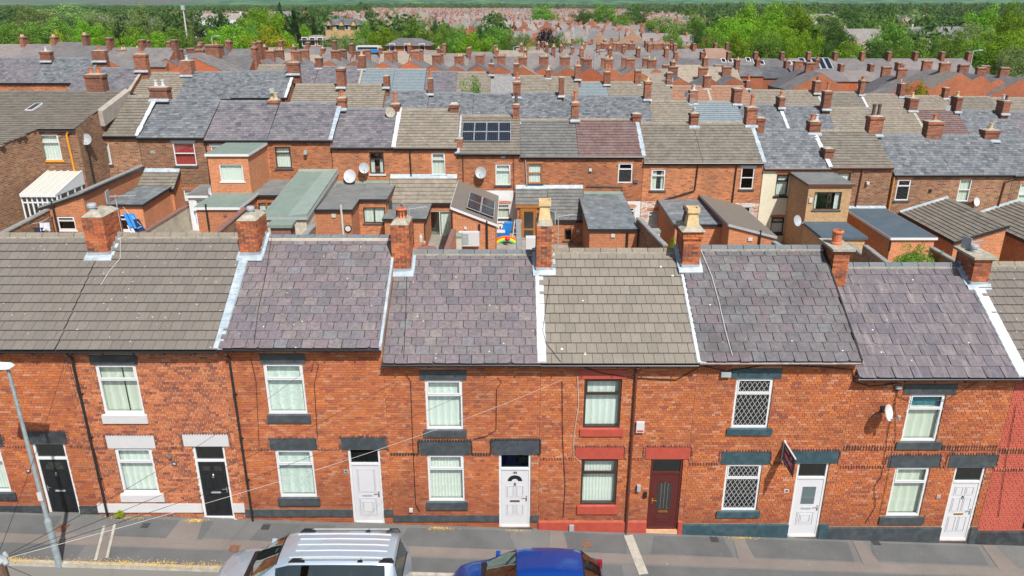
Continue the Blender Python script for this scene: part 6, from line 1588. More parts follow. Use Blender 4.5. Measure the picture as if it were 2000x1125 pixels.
E['kit1'] = ext('brown-tiled back part of the kitchen extension with dark brick flank', (283, 334), (357, 337), (258, 370), (330, 371), roof='felt', wallm='bw_new', drop=.9, tile='cov_brown', edge='flashing_lead')
E['kit2'] = ext('orange-brick kitchen extension with bleached flat roof and laundry by its window', (272, 366), (333, 367), (213, 401), (277, 403), roof='felt_wet', wallm='bw_new', drop=.15, Yb=E['kit1']['_b'][2] + .02, wins=[(233, 262, 419, 450, UW, 'none', 'top')])
E['tower'] = ext('two-storey red brick extension with green flat roof and white fascia', (443, 280), (516, 281), (408, 303), (487, 304), roof='felt_green', wallm='bw_new', drop=.05, fascia='upvc_white', wins=[(432, 473, 321, 354, UW, 'blind_white', 'single')])
E['low1'] = ext('low red brick room with green flat roof in front of the two-storey extension', (421, 379), (496, 380), (385, 407), (471, 408), roof='felt_green', wallm='bw_new', drop=.05, fascia='upvc_white', Yb=E['tower']['_b'][2] + .02)
E['porch'] = ext('small porch with worn slate roof beside the two-storey extension', (392, 363), (424, 363), (372, 384), (412, 384), roof='felt_grey', wallm='render_white', drop=.1, fascia='upvc_white', wins=[(383, 403, 389, 404, UW, 'net_white', 'single')])
E['green'] = ext('long low extension under a sloping pale green felt roof', (579, 337), (649, 337), (523, 426), (608, 427), roof='felt_green', wallm='cream_wash', drop=.85, fascia='metal_grey', edge='felt_green_light')
XL, XR, Yf, zl, zr_, zb = E['green']['_b']
m = MB('felt_green_light'); m.hexa([(XR - 1.05, Yf + .02, zl - .85 + .106), (XR + .09, Yf + .02, zl - .85 + .106), (XR + .09, Y2, zl + .106), (XR - .9, Y2, zl + .106), (XR - 1.05, Yf + .02, zl - .85 + .125), (XR + .09, Yf + .02, zl - .85 + .24), (XR + .09, Y2, zl + .24), (XR - .9, Y2, zl + .125)]); m.build('roof_fillet', E['green'])
E['gap'] = ext('grey flat-roofed lobby between the brick tower and the long green roof', (520, 353), (570, 354), (500, 383), (545, 385), roof='felt_grey', wallm='bw_orange', drop=.1, wins=[(506, 530, 396, 414, UB, 'net_white', 'single')])
E['shed'] = ext('small maroon timber shed with green roof', (540, 432), (580, 432), (524, 442), (562, 443), roof='felt_green', wallm='coping_red', drop=.05, Yb=40, fascia='felt_green', name='garden_shed', cat='shed', group=None)
E['ell'] = ext('dark flat-roofed brick extension with round wall clock', (647, 361), (716, 360), (613, 411), (692, 412), roof='felt_grey', wallm='bw_new', drop=.12, edge='felt_green')
E['ell2'] = ext('set-back flat-roofed room with patterned brown window', (713, 360), (763, 359), (706, 391), (762, 391), roof='felt_grey', wallm='bw_orange', drop=.1, wins=[(711, 752, 405, 436, UB, 'net_lace', 'side')], edge='felt_green')
E['tan'] = ext('tan-tiled extension with white patio door standing open', (765, 347), (896, 347), (762, 397), (882, 397), roof='felt', wallm='bw_new', drop=1.35, tile='cov_tan', wins=[(839, 880, 412, 467, UW, [(.55, 1, 0, 1, 'net_white')], 'side')], edge='flashing_lead')
E['wc'] = ext('small brick room with patched grey flat roof left of the patio door', (770, 399), (838, 399), (747, 429), (833, 430), roof='felt_grey', wallm='bw_new', drop=.1, Yb=E['tan']['_b'][2] + .02)
E['pv'] = ext('brick extension with sloping roof bearing solar panels', (898, 356), (971, 384), (884, 407), (968, 441), roof='rubber_brown', wallm='bw_new', drop=0.0, fascia='upvc_white')
E['oak'] = ext('grey pantiled extension with a little oak-framed window', (1073, 368), (1133, 368), (1073, 431), (1143, 431), roof='felt', wallm='bw_orange', drop=1.5, tile='cov_grey', wins=[(1101, 1118, 446, 470, WO, 'none', 'single')], edge='flashing_lead')
E['oakl'] = ext('short grey pantiled porch roof above the oak door', (1010, 368), (1072, 368), (1010, 401), (1071, 401), roof='felt', wallm='bw_orange', drop=.85, tile='cov_grey', edge='flashing_lead', fascia='wood_oak')
E['wet'] = ext('brick extension with stained shiny grey flat roof and black fascia', (1137, 381), (1213, 380), (1146, 449), (1246, 449), roof='felt_wet', wallm='bw_new', drop=.35, edge='felt_green')
E['gable'] = ext('flat-roofed brick kitchen next to the peeling white wall', (1293, 392), (1372, 392), (1312, 440), (1416, 441), roof='felt_wet', wallm='bw_new', drop=.15, Yb=Y2)
E['slope'] = ext('long brown sloping-roofed outhouse running toward the front row', (1367, 383), (1447, 403), (1427, 440), (1511, 461), roof='rubber_brown', wallm='bw_new', drop=0, fascia='metal_grey')
E['buff'] = ext('two-storey buff brick extension with brown fascia', (1544, 339), (1625, 338), (1581, 362), (1664, 363), roof='felt_grey', wallm='bw_buff', drop=.05, fascia='pipe_brown', wins=[(1587, 1645, 375, 410, UB, [(0, .12, 0, 1, 'net_white'), (.8, 1, 0, 1, 'net_white')], 'side')])
E['navy1'] = ext('single-storey buff brick room with dark navy flat roof', (1569, 436), (1648, 435), (1608, 465), (1690, 466), roof='felt_navy', wallm='bw_buff', drop=.05, fascia='felt_navy', Yb=E['buff']['_b'][2] + .02)
E['navy2'] = ext('dark red brick extension with navy flat roof and white fascia', (1655, 409), (1732, 408), (1736, 466), (1818, 466), roof='felt_navy', wallm='bw_new', drop=.05, fascia='upvc_white', edge='flashing_lead')
E['pan1'] = ext('orange-brick outhouse with dark brown tiled roof, nearest the white-capped chimney', (1758, 417), (1848, 390), (1865, 474), (1964, 447), roof='felt', wallm='bw_new', drop=0, tile='cov_brown', edge='flashing_lead')
E['pan2'] = ext('brown tiled outhouse with blue-white door at the right edge', (1905, 423), (1990, 396), (2010, 478), (2105, 450), roof='felt', wallm='bw_new', drop=0, tile='cov_brown', edge='flashing_lead')
# solar panels on the sloping extension
XL, XR, Yf, zl, zr_, zb = E['pv']['_b']; sx = (zr_ - zl) / (XR - XL)
solar(E['pv'], (XR - .15, Yf + .55, zl + sx * (XR - .15 - XL) + .1), (0, 1, 0), (-1, 0, -sx), 2, 2, 1.9, .85)
# the same trick of a door: oak porch door
yd = E['oakl']['_b'][2] - .12; p0, p1 = atY(1019, 474, yd), atY(1046, 413, yd)
XLo, XRo, Yfo, zlo, zro, zbo = E['oakl']['_b']
pd = thing('oak_porch', 'orange-brown oak porch door with two frosted panes', 'porch', (p0.x, yd, zbo))
m = MB('wood_oak'); m.box(p0.x - .1, p0.x, yd, yd + .1, p0.z, p1.z + .2); m.box(p1.x, p1.x + .1, yd, yd + .1, p0.z, p1.z + .2); m.box(p0.x, p1.x, yd, yd + .1, p1.z + .1, p1.z + .2); m.box(p1.x + .1, p1.x + 1.1, yd, yd + .1, p1.z - .1, p1.z + .0); m.box(p0.x, p1.x, yd - .001, yd + .09, p0.z, p0.z + .1); m.build('door_frame', pd)
m = MB('wood_oak'); m.box(p0.x + .01, p0.x + .14, yd + .01, yd + .07, p0.z + .1, p1.z + .1); m.box(p1.x - .14, p1.x - .01, yd + .01, yd + .07, p0.z + .1, p1.z + .1); zmid = (p0.z * .6 + p1.z * .4)
for zz in (p0.z + .1, zmid, p1.z - .02): m.box(p0.x + .14, p1.x - .14, yd + .01, yd + .07, zz, zz + .12)
dd = m.build('door', pd); MB('frosted').box(p0.x + .14, p1.x - .14, yd + .03, yd + .04, p0.z + .2, p1.z).build('pane', dd)
MB('dark_glass').box(p1.x + .12, p1.x + 1.1, yd + .03, yd + .04, p1.z - .9, p1.z - .1).build('side_pane', pd)
# details on extensions
def onface(e, px, py, w, hh, mat, name, d=.06, dy=0):
    Yf_ = E[e]['_b'][2] + dy; p = atY(px, py, Yf_); m = MB(mat); m.box(p.x - w / 2, p.x + w / 2, Yf_ - d, Yf_ - .003, p.z - hh / 2, p.z + hh / 2); return m.build(name, E[e]), p
def vpipe(e, px, py0, py1, mat='gutter_black', rad=.06, dy=0, name='downpipe'):
    Yf_ = E[e]['_b'][2] + dy - .09; a, b = atY(px, py0, Yf_), atY(px, py1, Yf_); x = (a.x + b.x) / 2; m = MB(mat); m.tube([(x, Yf_, max(b.z, E[e]['_b'][5])), (x, Yf_, a.z)], rad, 8); m.build(name, E[e])
onface('ell', 652, 421, .25, .22, 'pvc_panel', 'vent_cover'); onface('pv', 909, 445, .14, .14, 'paint_white', 'vent_cover'); onface('oak', 1129, 451, .2, .16, 'paint_white', 'vent_cover'); onface('wet', 1197, 460, .22, .2, 'paint_white', 'vent_cover'); onface('slope', 1465, 467, .25, .2, 'paint_white', 'vent_cover'); onface('buff', 1583, 391, .2, .3, 'paint_white', 'alarm_box'); onface('low1', 440, 420, .18, .14, 'coping_red', 'air_brick')
onface('wc', 832, 431, 2.0, .03, 'ink', 'lead_edge') if 0 else None
vpipe('low1', 405, 399, 448); vpipe('pv', 951, 431, 495); vpipe('pv', 936, 438, 450); vpipe('wet', 1225, 452, 488); vpipe('slope', 1484, 450, 482); vpipe('wc', 806, 432, 480); vpipe('ell', 668, 400, 458, 'pvc_panel', .07, name='timber_post'); vpipe('gap', 521, 390, 420, 'wood_oak', .05); vpipe('navy2', 1738, 470, 490); vpipe('wc', 830, 436, 480, rad=.03)
o, p = onface('ell', 680, 446, .01, .01, 'ink', 'clock_pin'); m = MB('ink', 'paint_white'); m.lathe((p.x, E['ell']['_b'][2] - .01, p.z), [(.22, 0), (.22, .06), (.18, .06)], 18, axis='Y'); n0 = len(m.f); m.lathe((p.x, E['ell']['_b'][2] - .05, p.z), [(.17, 0), (.17, .025)], 18, mi=1, axis='Y'); ck = m.build('wall_clock', E['ell'])
# air conditioner, cabinet, white conservatory
yf = E['pv']['_b'][2]; p, q_ = atY(896, 481, yf - .4), atY(936, 454, yf - .4)
t = thing('air_conditioner', 'white outdoor air-conditioning unit on the brick wall under the small solar roof', 'air conditioner', ((p.x + q_.x) / 2, yf - .25, p.z))
m = MB('paint_white'); m.box(p.x, q_.x, yf - .42, yf - .06, p.z, q_.z); m.box(p.x + .1, p.x + .16, yf - .06, yf - .004, p.z + .05, q_.z - .1); m.build('casing', t)
m = MB('metal_grey'); wg = (q_.x - p.x) * .4
for k in range(9): zz = p.z + .12 + (q_.z - p.z - .24) * k / 8; m.box(p.x + .1, p.x + .1 + wg, yf - .44, yf - .421, zz, zz + .04)
m.build('grille', t)
p, q_ = atY(885, 492, yf - 1.3), atY(901, 464, yf - 1.3)
t = thing('storage_cabinet', 'pale green plastic cabinet beside the air-conditioning unit', 'cabinet', ((p.x + q_.x) / 2, yf - 1.0, gz(p.x, yf)))
m = MB('felt_green_light'); m.box(p.x - .04, q_.x + .04, yf - 1.34, yf - .66, q_.z, q_.z + .1); m.build('lid', t); m = MB('pvc_panel'); m.box(p.x, q_.x, yf - 1.3, yf - .7, gz(p.x, yf), q_.z - .002); m.box((p.x + q_.x) / 2 - .01, (p.x + q_.x) / 2 + .01, yf - 1.32, yf - 1.301, gz(p.x, yf) + .1, q_.z - .1); m.build('body', t)
yb, a, b = YW1 - .02, atY(95, 335, YW1 - .02), atY(162, 343, YW1 - .02); zc_, zf_ = a.z, a.z - .75
c = atZ(25, 381, zf_); yfc = c.y
t = thing('conservatory', 'white lean-to conservatory with ribbed translucent roof', 'conservatory', ((a.x + b.x) / 2, (yb + yfc) / 2, gz(a.x, 45)))
x0c, x1c = a.x, b.x; n = 5
for i in range(n):
    u0, u1 = x0c + (x1c - x0c) * i / n + .035, x0c + (x1c - x0c) * (i + 1) / n - .035
    MB('pvc_panel').hexa([(u0, yfc, zf_), (u1, yfc, zf_), (u1, yb, zc_), (u0, yb, zc_), (u0, yfc, zf_ + .03), (u1, yfc, zf_ + .03), (u1, yb, zc_ + .03), (u0, yb, zc_ + .03)]).build('roof_panel', t)
m = MB('upvc_white')
for i in range(n + 1):
    u = x0c + (x1c - x0c) * i / n; m.beam((u, yfc - .05, zf_ + .03), (u, yb, zc_ + .04), .07, .10)
m.beam((x0c, yfc - .05, zf_ - .02), (x1c, yfc - .05, zf_ - .02), .12, .16); m.build('roof_bar', t)
zg_ = gz(x0c, yfc); m = MB('upvc_white')
for i in range(8): u = x0c + (x1c - x0c) * i / 7; m.box(u - .045, u + .045, yfc, yfc + .08, zg_ + .5, zf_ - .08)
m.box(x0c, x1c, yfc + .082, yfc + .1, zg_ - .1, zg_ + .5); m.box(x0c, x1c, yfc - .002, yfc + .07, zf_ - .5, zf_ - .42)
for i in range(4): v_ = yfc + (yb - yfc) * (i + .5) / 4; m.box(x1c - .05, x1c + .03, v_ - .04, v_ + .04, zg_, zf_)
m.box(x1c - .04, x1c + .02, yfc + .09, yb, zg_ - .1, zg_ + .5); m.build('frame', t)
MB('dark_glass').box(x0c + .05, x1c - .05, yfc + .03, yfc + .045, zg_ + .5, zf_ - .1).build('pane', t); MB('dark_glass').box(x1c - .02, x1c - .01, yfc + .09, yb, zg_ + .5, zf_ - .05).build('pane', t); MB('upvc_white').hexa([(x1c - .05, yfc, zf_ - .05), (x1c + .03, yfc, zf_ - .05), (x1c + .03, yb, zf_ - .05), (x1c - .05, yb, zf_ - .05), (x1c - .05, yfc, zf_), (x1c + .03, yfc, zf_), (x1c + .03, yb, zc_ - .02), (x1c - .05, yb, zc_ - .02)]).build('side_panel', t)

def yard_wall(label, A, YA, B_, wallm, cop='coping', th=.24, cath=None):
    a = atY(A[0], A[1], YA); b = atZ(B_[0], B_[1], a.z); z = a.z
    (xa, ya), (xb, yb) = (a.x, a.y), (b.x, b.y)
    d = Vector((xb - xa, yb - ya, 0)).normalized(); s = Vector((-d.y, d.x, 0)) * th / 2
    zb = min(gz(xa, ya), gz(xb, yb)) - .2
    o = Vector(((xa + xb) / 2, (ya + yb) / 2, zb))
    t = thing('yard_wall', label, 'wall', o, 'brick walls between the back yards')
    m = MB(wallm); A_, B2 = Vector((xa, ya, 0)), Vector((xb, yb, 0)); Zl, Zh = Vector((0, 0, zb)), Vector((0, 0, z - .07))
    m.hexa([A_ - s + Zl, B2 - s + Zl, B2 + s + Zl, A_ + s + Zl, A_ - s + Zh, B2 - s + Zh, B2 + s + Zh, A_ + s + Zh]); m.build('wall', t, off=o)
    L = (B2 - A_).length; n = max(2, int(L / .6)); cm = MB(cop); e = s * 1.35
    for i in range(n):
        p, q = A_ + d * (L * i / n + .008), A_ + d * (L * (i + 1) / n - .008); dz = R.uniform(-.008, .008)
        c0, c1 = Vector((0, 0, z - .068 + dz)), Vector((0, 0, z + dz)); MB(cop).hexa([p - e + c0, q - e + c0, q + e + c0, p + e + c0, p - e * .8 + c1, q - e * .8 + c1, q + e * .8 + c1, p + e * .8 + c1]).build('coping_stone', t)
    return t
yard_wall('cream-washed yard wall with red-brown coping behind the left chimneys', (376, 393), 48.5, (262, 462), 'cream_wash', 'coping_red')
yard_wall('dark brick yard wall sloping from the lean-to toward the left edge', (92, 408), 42, (0, 455), 'bw_brown')
yard_wall('grey-capped brick yard wall behind the second chimney from the left', (478, 405), 42, (400, 470), 'bw_brown', 'coping_red')
yard_wall('mossy dark yard wall right of the maroon shed', (612, 438), 40, (585, 468), 'bw_brown')
yard_wall('pale concrete-topped yard wall beside the colourful toys', (1012, 428), 44, (1014, 486), 'render_grey')
yard_wall('brown brick yard wall with grey coping beside the wheelie bin', (1247, 424), 43.5, (1300, 478), 'bw_brown')
yard_wall('red-capped yard wall leaning toward the green cabinet', (886, 447), 41, (872, 486), 'bw_orange', 'coping_red')
yard_wall('dark yard wall right of the cream-rendered house', (1511, 470), 42, (1560, 500), 'bw_brown')
yard_wall('stone-capped yard wall below the navy flat roof', (1655, 470), 44, (1705, 512), 'bw_brown')
yard_wall('stone-capped yard wall behind the large green bush', (1690, 478), 40, (1735, 512), 'bw_brown')
yard_wall('low yard wall with worn coping left of the dark brown tiled outhouse', (1820, 482), 41, (1870, 510), 'bw_orange')
# wheelie bin, fridge, toys, laundry
def at_ground(px, py, dz=0):
    z = -1.0
    for _ in range(12): p = atZ(px, py, z); z = gz(p.x, p.y) + dz
    return p
p = atY(1277, 452, 44)
t = thing('plastic_water_butt', 'white and green plastic cabinet in the narrow yard below the peeling wall', 'cabinet', (p.x, 44, gz(p.x, 44)))
g0 = gz(p.x, 44); m = MB('paint_white'); m.box(p.x - .32, p.x + .32, 43.7, 44.3, g0, p.z); m.build('body', t); m = MB('felt_green_light'); m.box(p.x - .36, p.x + .36, 43.66, 44.34, p.z, p.z + .12); m.build('lid', t)
p = atY(1038, 490, 44.5); m = MB('paint_white'); m.box(p.x - .35, p.x + .35, 44.2, 44.8, gz(p.x, 44) - .1, p.z + .9); single(m, 'white_appliance', 'white box-shaped appliance below the oak porch door', 'appliance')
plain('toy_blue', (0.01, 0.19, 0.60), 0.35); plain('toy_orange', (0.75, 0.13, 0.01), 0.35); plain('toy_yellow', (0.8, 0.5, 0.02), .35); plain('toy_green', (0.03, 0.4, 0.15), .35); plain('toy_red', (0.55, 0.01, 0.03), .25); plain('cloth_navy', (0.01, 0.02, 0.06), .9); plain('cloth_blue', (0.03, 0.22, 0.6), .9); plain('cloth_white', (0.6, 0.62, 0.68), .9)
b = atY(988, 448, 48.0); m = MB('toy_blue'); m.hexa([(b.x - .42, 47.8, b.z - .5), (b.x + .2, 47.8, b.z - .55), (b.x + .25, 48.3, b.z - .55), (b.x - .4, 48.3, b.z - .5), (b.x - .1, 47.7, b.z + .5), (b.x + .45, 47.7, b.z + .5), (b.x + .45, 48.1, b.z + .5), (b.x - .1, 48.1, b.z + .5)]); single(m, 'toy_slide', 'blue plastic play slide leaning on the white-washed wall', 'toy')
for k, (mt, rr) in enumerate((('toy_orange', .9), ('toy_yellow', .74), ('toy_green', .60))):
    c = atY(989, 469, 47.2)
    if k == 0: tt = thing('arched_climber', 'rainbow arch toy in orange, yellow and green behind the red ball', 'toy', (c.x, 47.2, c.z - .5))
    m = MB(mt); m.tube([(c.x + rr * math.cos(math.pi * i / 10), 47.2 - k * .05, c.z - .45 + rr * .75 * math.sin(math.pi * i / 10)) for i in range(11)], .085, 7); m.build('arch', tt)
c = atY(991, 467, 46.6); m = MB('toy_red'); m.lathe((c.x, 46.6, c.z), [(.01, -.17)] + [(.17 * math.sin(a), -.17 * math.cos(a)) for a in [math.pi * i / 8 for i in range(1, 8)]] + [(.01, .17)], 14); single(m, 'red_ball', 'shiny red ball in front of the rainbow arch toy', 'ball', smooth=True)
c = atY(974, 455, 47.6); m = MB('toy_blue', 'paint_white'); m.hexa([(c.x - .35, 47.3, c.z - .2), (c.x + .35, 47.3, c.z - .2), (c.x + .35, 47.8, c.z - .2), (c.x - .35, 47.8, c.z - .2), (c.x - .4, 47.25, c.z + .1), (c.x + .4, 47.25, c.z + .1), (c.x + .4, 47.85, c.z + .1), (c.x - .4, 47.85, c.z + .1)]); m.box(c.x - .42, c.x + .42, 47.22, 47.88, c.z + .1, c.z + .16, 1); single(m, 'toy_box', 'blue plastic box with white lid beside the rainbow arch toy', 'box')
c = atY(1003, 452, 47.4); m = MB('paint_white')
for s in (-.12, .12, .3): m.tube([(c.x + s, 47.2, c.z - .75), (c.x + s + .2, 47.5, c.z + .75)], .03, 6)
for k in range(4): m.tube([(c.x - .12 + .05 * k, 47.25 + .07 * k, c.z - .45 + .35 * k), (c.x + .3 + .05 * k, 47.25 + .07 * k, c.z - .45 + .35 * k)], .02, 5)
single(m, 'folded_frame', 'folded white tubular frame leaning by the blue slide', 'frame')
m = MB('ink'); c = atY(977, 442, 48.4); m.tube([(c.x + .28 * math.cos(a), 48.4, c.z + .2 * math.sin(a)) for a in [math.pi * 2 * i / 12 for i in range(13)]], .03, 5); m.tube([(c.x, 48.4, c.z - .5), (c.x, 48.4, c.z)], .05, 5); m.box(c.x - .2, c.x + .25, 48.3, 48.5, c.z - .5, c.z - .25); single(m, 'pushchair', 'black folded pushchair with round hoop left of the blue slide', 'pushchair')
def garment(px, py, Y, w, hh, mat, label, grp, sk=.1):
    c = atY(px, py, Y); m = MB(mat); n = 4; V = []
    for i in range(n + 1):
        x = c.x - w / 2 + w * i / n; d = .05 * math.sin(i * 2.1)
        V.append(((x, Y + d, c.z), (x + sk * .5, Y + d * 1.8, c.z - hh * (.5 + .5 * R.random())), (x + sk, Y + d * 2.2, c.z - hh * R.uniform(.8, 1.1))))
    for a, b in zip(V, V[1:]):
        for k in range(2):
            p = [a[k], b[k], b[k + 1], a[k + 1]]; m.face(p); m.face([(q[0], q[1] + .02, q[2]) for q in reversed(p)])
    return single(m, 'laundry', label, 'laundry', grp)
garment(250, 417, 41.5, .6, .9, 'cloth_blue', 'bright blue garment pegged on the line by the kitchen window', 'washing on the lines', .5); garment(262, 428, 41.5, .5, .8, 'cloth_navy', 'navy garment on the line right of the bright blue one', 'washing on the lines', .3); garment(254, 440, 41.6, .35, .5, 'cloth_white', 'white garment below the bright blue washing', 'washing on the lines', .2)
garment(86, 435, 40, .5, .5, 'cloth_white', 'white patterned garment on the line beside the orange-brick lean-to', 'washing on the lines', -.1); garment(72, 445, 40, .7, .5, 'cloth_navy', 'dark navy washing hanging left of the white patterned garment', 'washing on the lines', -.1); garment(383, 412, 43, .45, .9, 'cloth_white', 'white washing hanging by the low green-roofed room', 'washing on the lines', 0)
wire(atY(60, 440, 40) + Vector((0, 0, .1)), atY(96, 428, 40) + Vector((0, 0, .1)), .1, 'cable_white', 'washing line beside the orange-brick lean-to', .012); wire(atY(240, 404, 41.5), atY(276, 440, 41.5), .05, 'cable_white', 'washing line in front of the kitchen window', .012)
# person sitting in the yard behind the round table
def person(px, py, Y):
    hd_ = atY(px, py, Y); g = gz(hd_.x, Y); me = bpy.data.meshes.new('person')
    x, z = hd_.x, hd_.z
    J = [((x, Y, z - .62), .17), ((x, Y - .02, z - .42), .19), ((x, Y - .02, z - .25), .17), ((x, Y - .01, z - .16), .065), ((x + .02, Y - .02, z - .04), .095), ((x + .03, Y - .03, z + .06), .10), ((x + .03, Y - .02, z + .12), .07),
         ((x - .19, Y - .02, z - .27), .075), ((x - .24, Y - .12, z - .50), .055), ((x - .05, Y - .30, z - .56), .04), ((x + .19, Y - .02, z - .27), .075), ((x + .24, Y - .12, z - .50), .055), ((x + .1, Y - .30, z - .56), .04),
         ((x - .1, Y - .40, z - .66), .085), ((x - .1, Y - .42, z - 1.08), .06), ((x + .1, Y - .40, z - .66), .085), ((x + .1, Y - .42, z - 1.08), .06)]
    Ed = [(0, 1), (1, 2), (2, 3), (3, 4), (4, 5), (5, 6), (2, 7), (7, 8), (8, 9), (2, 10), (10, 11), (11, 12), (0, 13), (13, 14), (0, 15), (15, 16)]
    base = Vector((x, Y, z - 1.12))
    me.from_pydata([Vector(p) - base for p, r in J], Ed, []); o = bpy.data.objects.new('person', me); COL.objects.link(o); o.location = base
    sk = o.modifiers.new('skin', 'SKIN'); o.modifiers.new('sub', 'SUBSURF').levels = 1
    for v, (p, r) in zip(me.skin_vertices[0].data, J): v.radius = (r, r)
    me.skin_vertices[0].data[0].use_root = True
    m2, N, out = new_mat('person_body'); zz = N('SeparateXYZ', {0: N('TexCoord').outputs['Object']}).outputs[2]
    cc = N.mix(N.math('GREATER_THAN', zz, .99), (0.03, 0.035, 0.05), (0.50, 0.26, 0.18)); pb = N('BsdfPrincipled', {'Base Color': cc, 'Roughness': .8}); m2.node_tree.links.new(pb.outputs[0], out.inputs[0])
    me.materials.append(m2); tag(o, 'bald person in dark navy top sitting behind the round brown table', 'person')
    ch = MB('coping_red'); ch.box(x - .24, x + .24, Y - .2, Y + .25, z - .76, z - .70); ch.box(x - .24, x + .24, Y + .22, Y + .27, z - .70, z - .25)
    for sx_ in (-.22, .22):
        for sy_ in (-.18, .23): ch.box(x + sx_ - .02, x + sx_ + .02, Y + sy_ - .02, Y + sy_ + .02, g - .02, z - .76)
    single(ch, 'garden_chair', 'dark garden chair under the bald person', 'chair')
person(828, 474, 41.0)
c = atY(834, 487, 40.2); m = MB('coping_red'); m.lathe((c.x, 40.2, c.z), [(.02, .0), (.55, .0), (.55, .05), (.02, .05)], 20); m.tube([(c.x, 40.2, gz(c.x, 40)), (c.x, 40.2, c.z)], .05, 7); single(m, 'round_table', 'round brown garden table in front of the bald person', 'table')
c = atY(822, 466, 42.6); m = MB('pvc_panel'); m.lathe((c.x, 42.6, c.z - .2), [(.11, 0), (.11, .3), (.06, .4), (.06, .46)], 8); single(m, 'water_canister', 'pale blue canister hanging on the brick wall beside the patio door', 'container')
# aerials on the front stacks
for (px, py, xx, yy, k, yaw, lab) in ((800, 405, xc_ + .2, 21.2, 'D', .5, None), (1082, 420, xd + .42, 21.25, 'E', .5, None), (1925, 470, xg + .05, 21.35, 'G', .4, None), (221, 380, xa + .3, 21.4, 'A', .2, None)):
    tz = atY(px, py, yy).z; b0 = roof_z(k, 20.9); o = aerial(xx, yy, b0, tz - b0, yaw, parent=houses[k], L=.55, n=6)
for i, (px, pt, pb, Yq, lab) in enumerate(((1341, 182, 222, 53.5, 'tall thin aerial on the chimney between two grey-brown tiled roofs'), (1352, 196, 222, 53.7, 'short aerial beside the tall one on the same chimney'), (1843, 209, 245, 53.6, 'single aerial behind the broad terracotta-potted chimney'), (1040, 196, 205, 70.5, 'small aerial on the slate roofs behind the roof solar panels'), (530, 175, 190, 53.6, 'thin aerial beside the twin buff pots'), (1307, 155, 190, 70, 'aerial pole before the rust-red roofs'), (962, 165, 185, 70.5, 'aerial pole right of the green treetop'))):
    p = atY(px, pb, Yq); q_ = atY(px, pt, Yq); mb_ = aerial(p.x, Yq, p.z - .4, q_.z - p.z + .4, .6 + i * .4, 6, None, 'metal_grey', .7); single(mb_, 'aerial', lab, 'aerial')
# shrubs in the yards
def shrub(px, pyt, Y, wpx, kind, label, v=0, name='shrub'):
    p = atY(px, pyt, Y); w = wpx / F * (Y * CP + 12 * SP); return tree(p.x, Y, w, p.z, kind, label, None, v, name, cat='shrub', trunk=False)
shrub(1790, 474, 39.5, 80, 'leaf_mid', 'large leafy green bush behind the slate ridge of the dish house', 1); shrub(1840, 492, 40, 36, 'leaf_mid', 'smaller green bush leaning against the orange-brick outhouse', 2); shrub(1942, 492, 40, 34, 'leaf_bright', 'light green bush beside the white-capped chimney', 3); shrub(1316, 462, 43.5, 20, 'leaf_bright', 'bright green shrub beside the buff-potted chimney', 2); shrub(14, 430, 44, 34, 'leaf_bright', 'bright green shrub at the foot of the red-painted wall on the left', 1); shrub(1424, 468, 44, 12, 'leaf_mid', 'small plant in the corner of the brown sloping outhouse', 3)
q_ = gp(234, 1013); tree(q_[0], 17.86, .28, pz(q_[0], 17.85) + .26, 'leaf_yellow', 'yellow-green weed growing at the foot of the left black downpipe', None, 1, 'weed', base=pz(q_[0], 17.85), cat='plant', trunk=False)
shrub(922, 148, 80, 78, 'leaf_mid', 'green treetop showing between the slate ridge chimneys', 1, 'treetop')
# ---------------------------------------------------------------- third and fourth rows
def proj_y(z, Y):
    a = math.atan((H - z) / Y); return CY - F * math.tan(PITCH - a) * 1.0
WORD = {'cov_slate': 'grey-slate', 'cov_plum': 'mauve-slate', 'cov_tan': 'tan-tile', 'cov_brown': 'brown-tile', 'cov_grey': 'dark grey-tile', 'cov_wine': 'wine-red tile', 'cov_rust': 'rust-red tile', 'cov_steel': 'steel-blue sheet', 'cov_pale': 'pale grey'}
ORD = 'first second third fourth fifth sixth seventh eighth ninth tenth eleventh twelfth thirteenth fourteenth fifteenth sixteenth seventeenth eighteenth nineteenth twentieth twenty-first twenty-second twenty-third twenty-fourth twenty-fifth twenty-sixth twenty-seventh twenty-eighth twenty-ninth thirtieth thirty-first thirty-second thirty-third thirty-fourth thirty-fifth thirty-sixth thirty-seventh thirty-eighth thirty-ninth fortieth'.split()
ORD = ORD + ['far-along'] * 30
CK = random.Random(77)
def row(items, Y, rowname, pots=('o',), rise=2.0, wallm='bw_orange', chh=(26, 13), group=None):
    for i, it in enumerate(items):
        x0, x1, yr, cov = it[:4]
        zr = atY(1000, yr, Y + 3.7).z; pe = it[4] if len(it) > 4 and it[4] else proj_y(zr - rise, Y)
        h = terrace(f'{WORD[cov]} roofed house, {ORD[i]} from the left in the {rowname}', x0, x1, pe, yr, Y, cov, wallm, group=group or f'terrace houses of the {rowname}', flash=(1, R.choice(['flashing_white', 'flashing_lead', 'mortar_cap'])) if R.random() < .3 else None)
        xr_ = atY(x1, pe, Y).x; px = 1000 + xr_ / ((Y + 3.3) * CP + (H - zr) * SP) * F
        pc = [R.choice(['o', 'o', 'b', 'd', 'otall', 'w']) for _ in range(R.choice([0, 1, 1, 2]))]
        hh = chh[0] * CK.uniform(.6, 1.1) * 67 / Y
        if CK.random() < .86: stack2(h, px + CK.uniform(-3, 3), yr + 5, yr + 5 - hh, chh[1] * 67 / Y * CK.uniform(.8, 1.35), Y + CK.uniform(2.6, 3.3), pc, dep=R.choice([.75, 1.1]), corbel=CK.random() < .7)
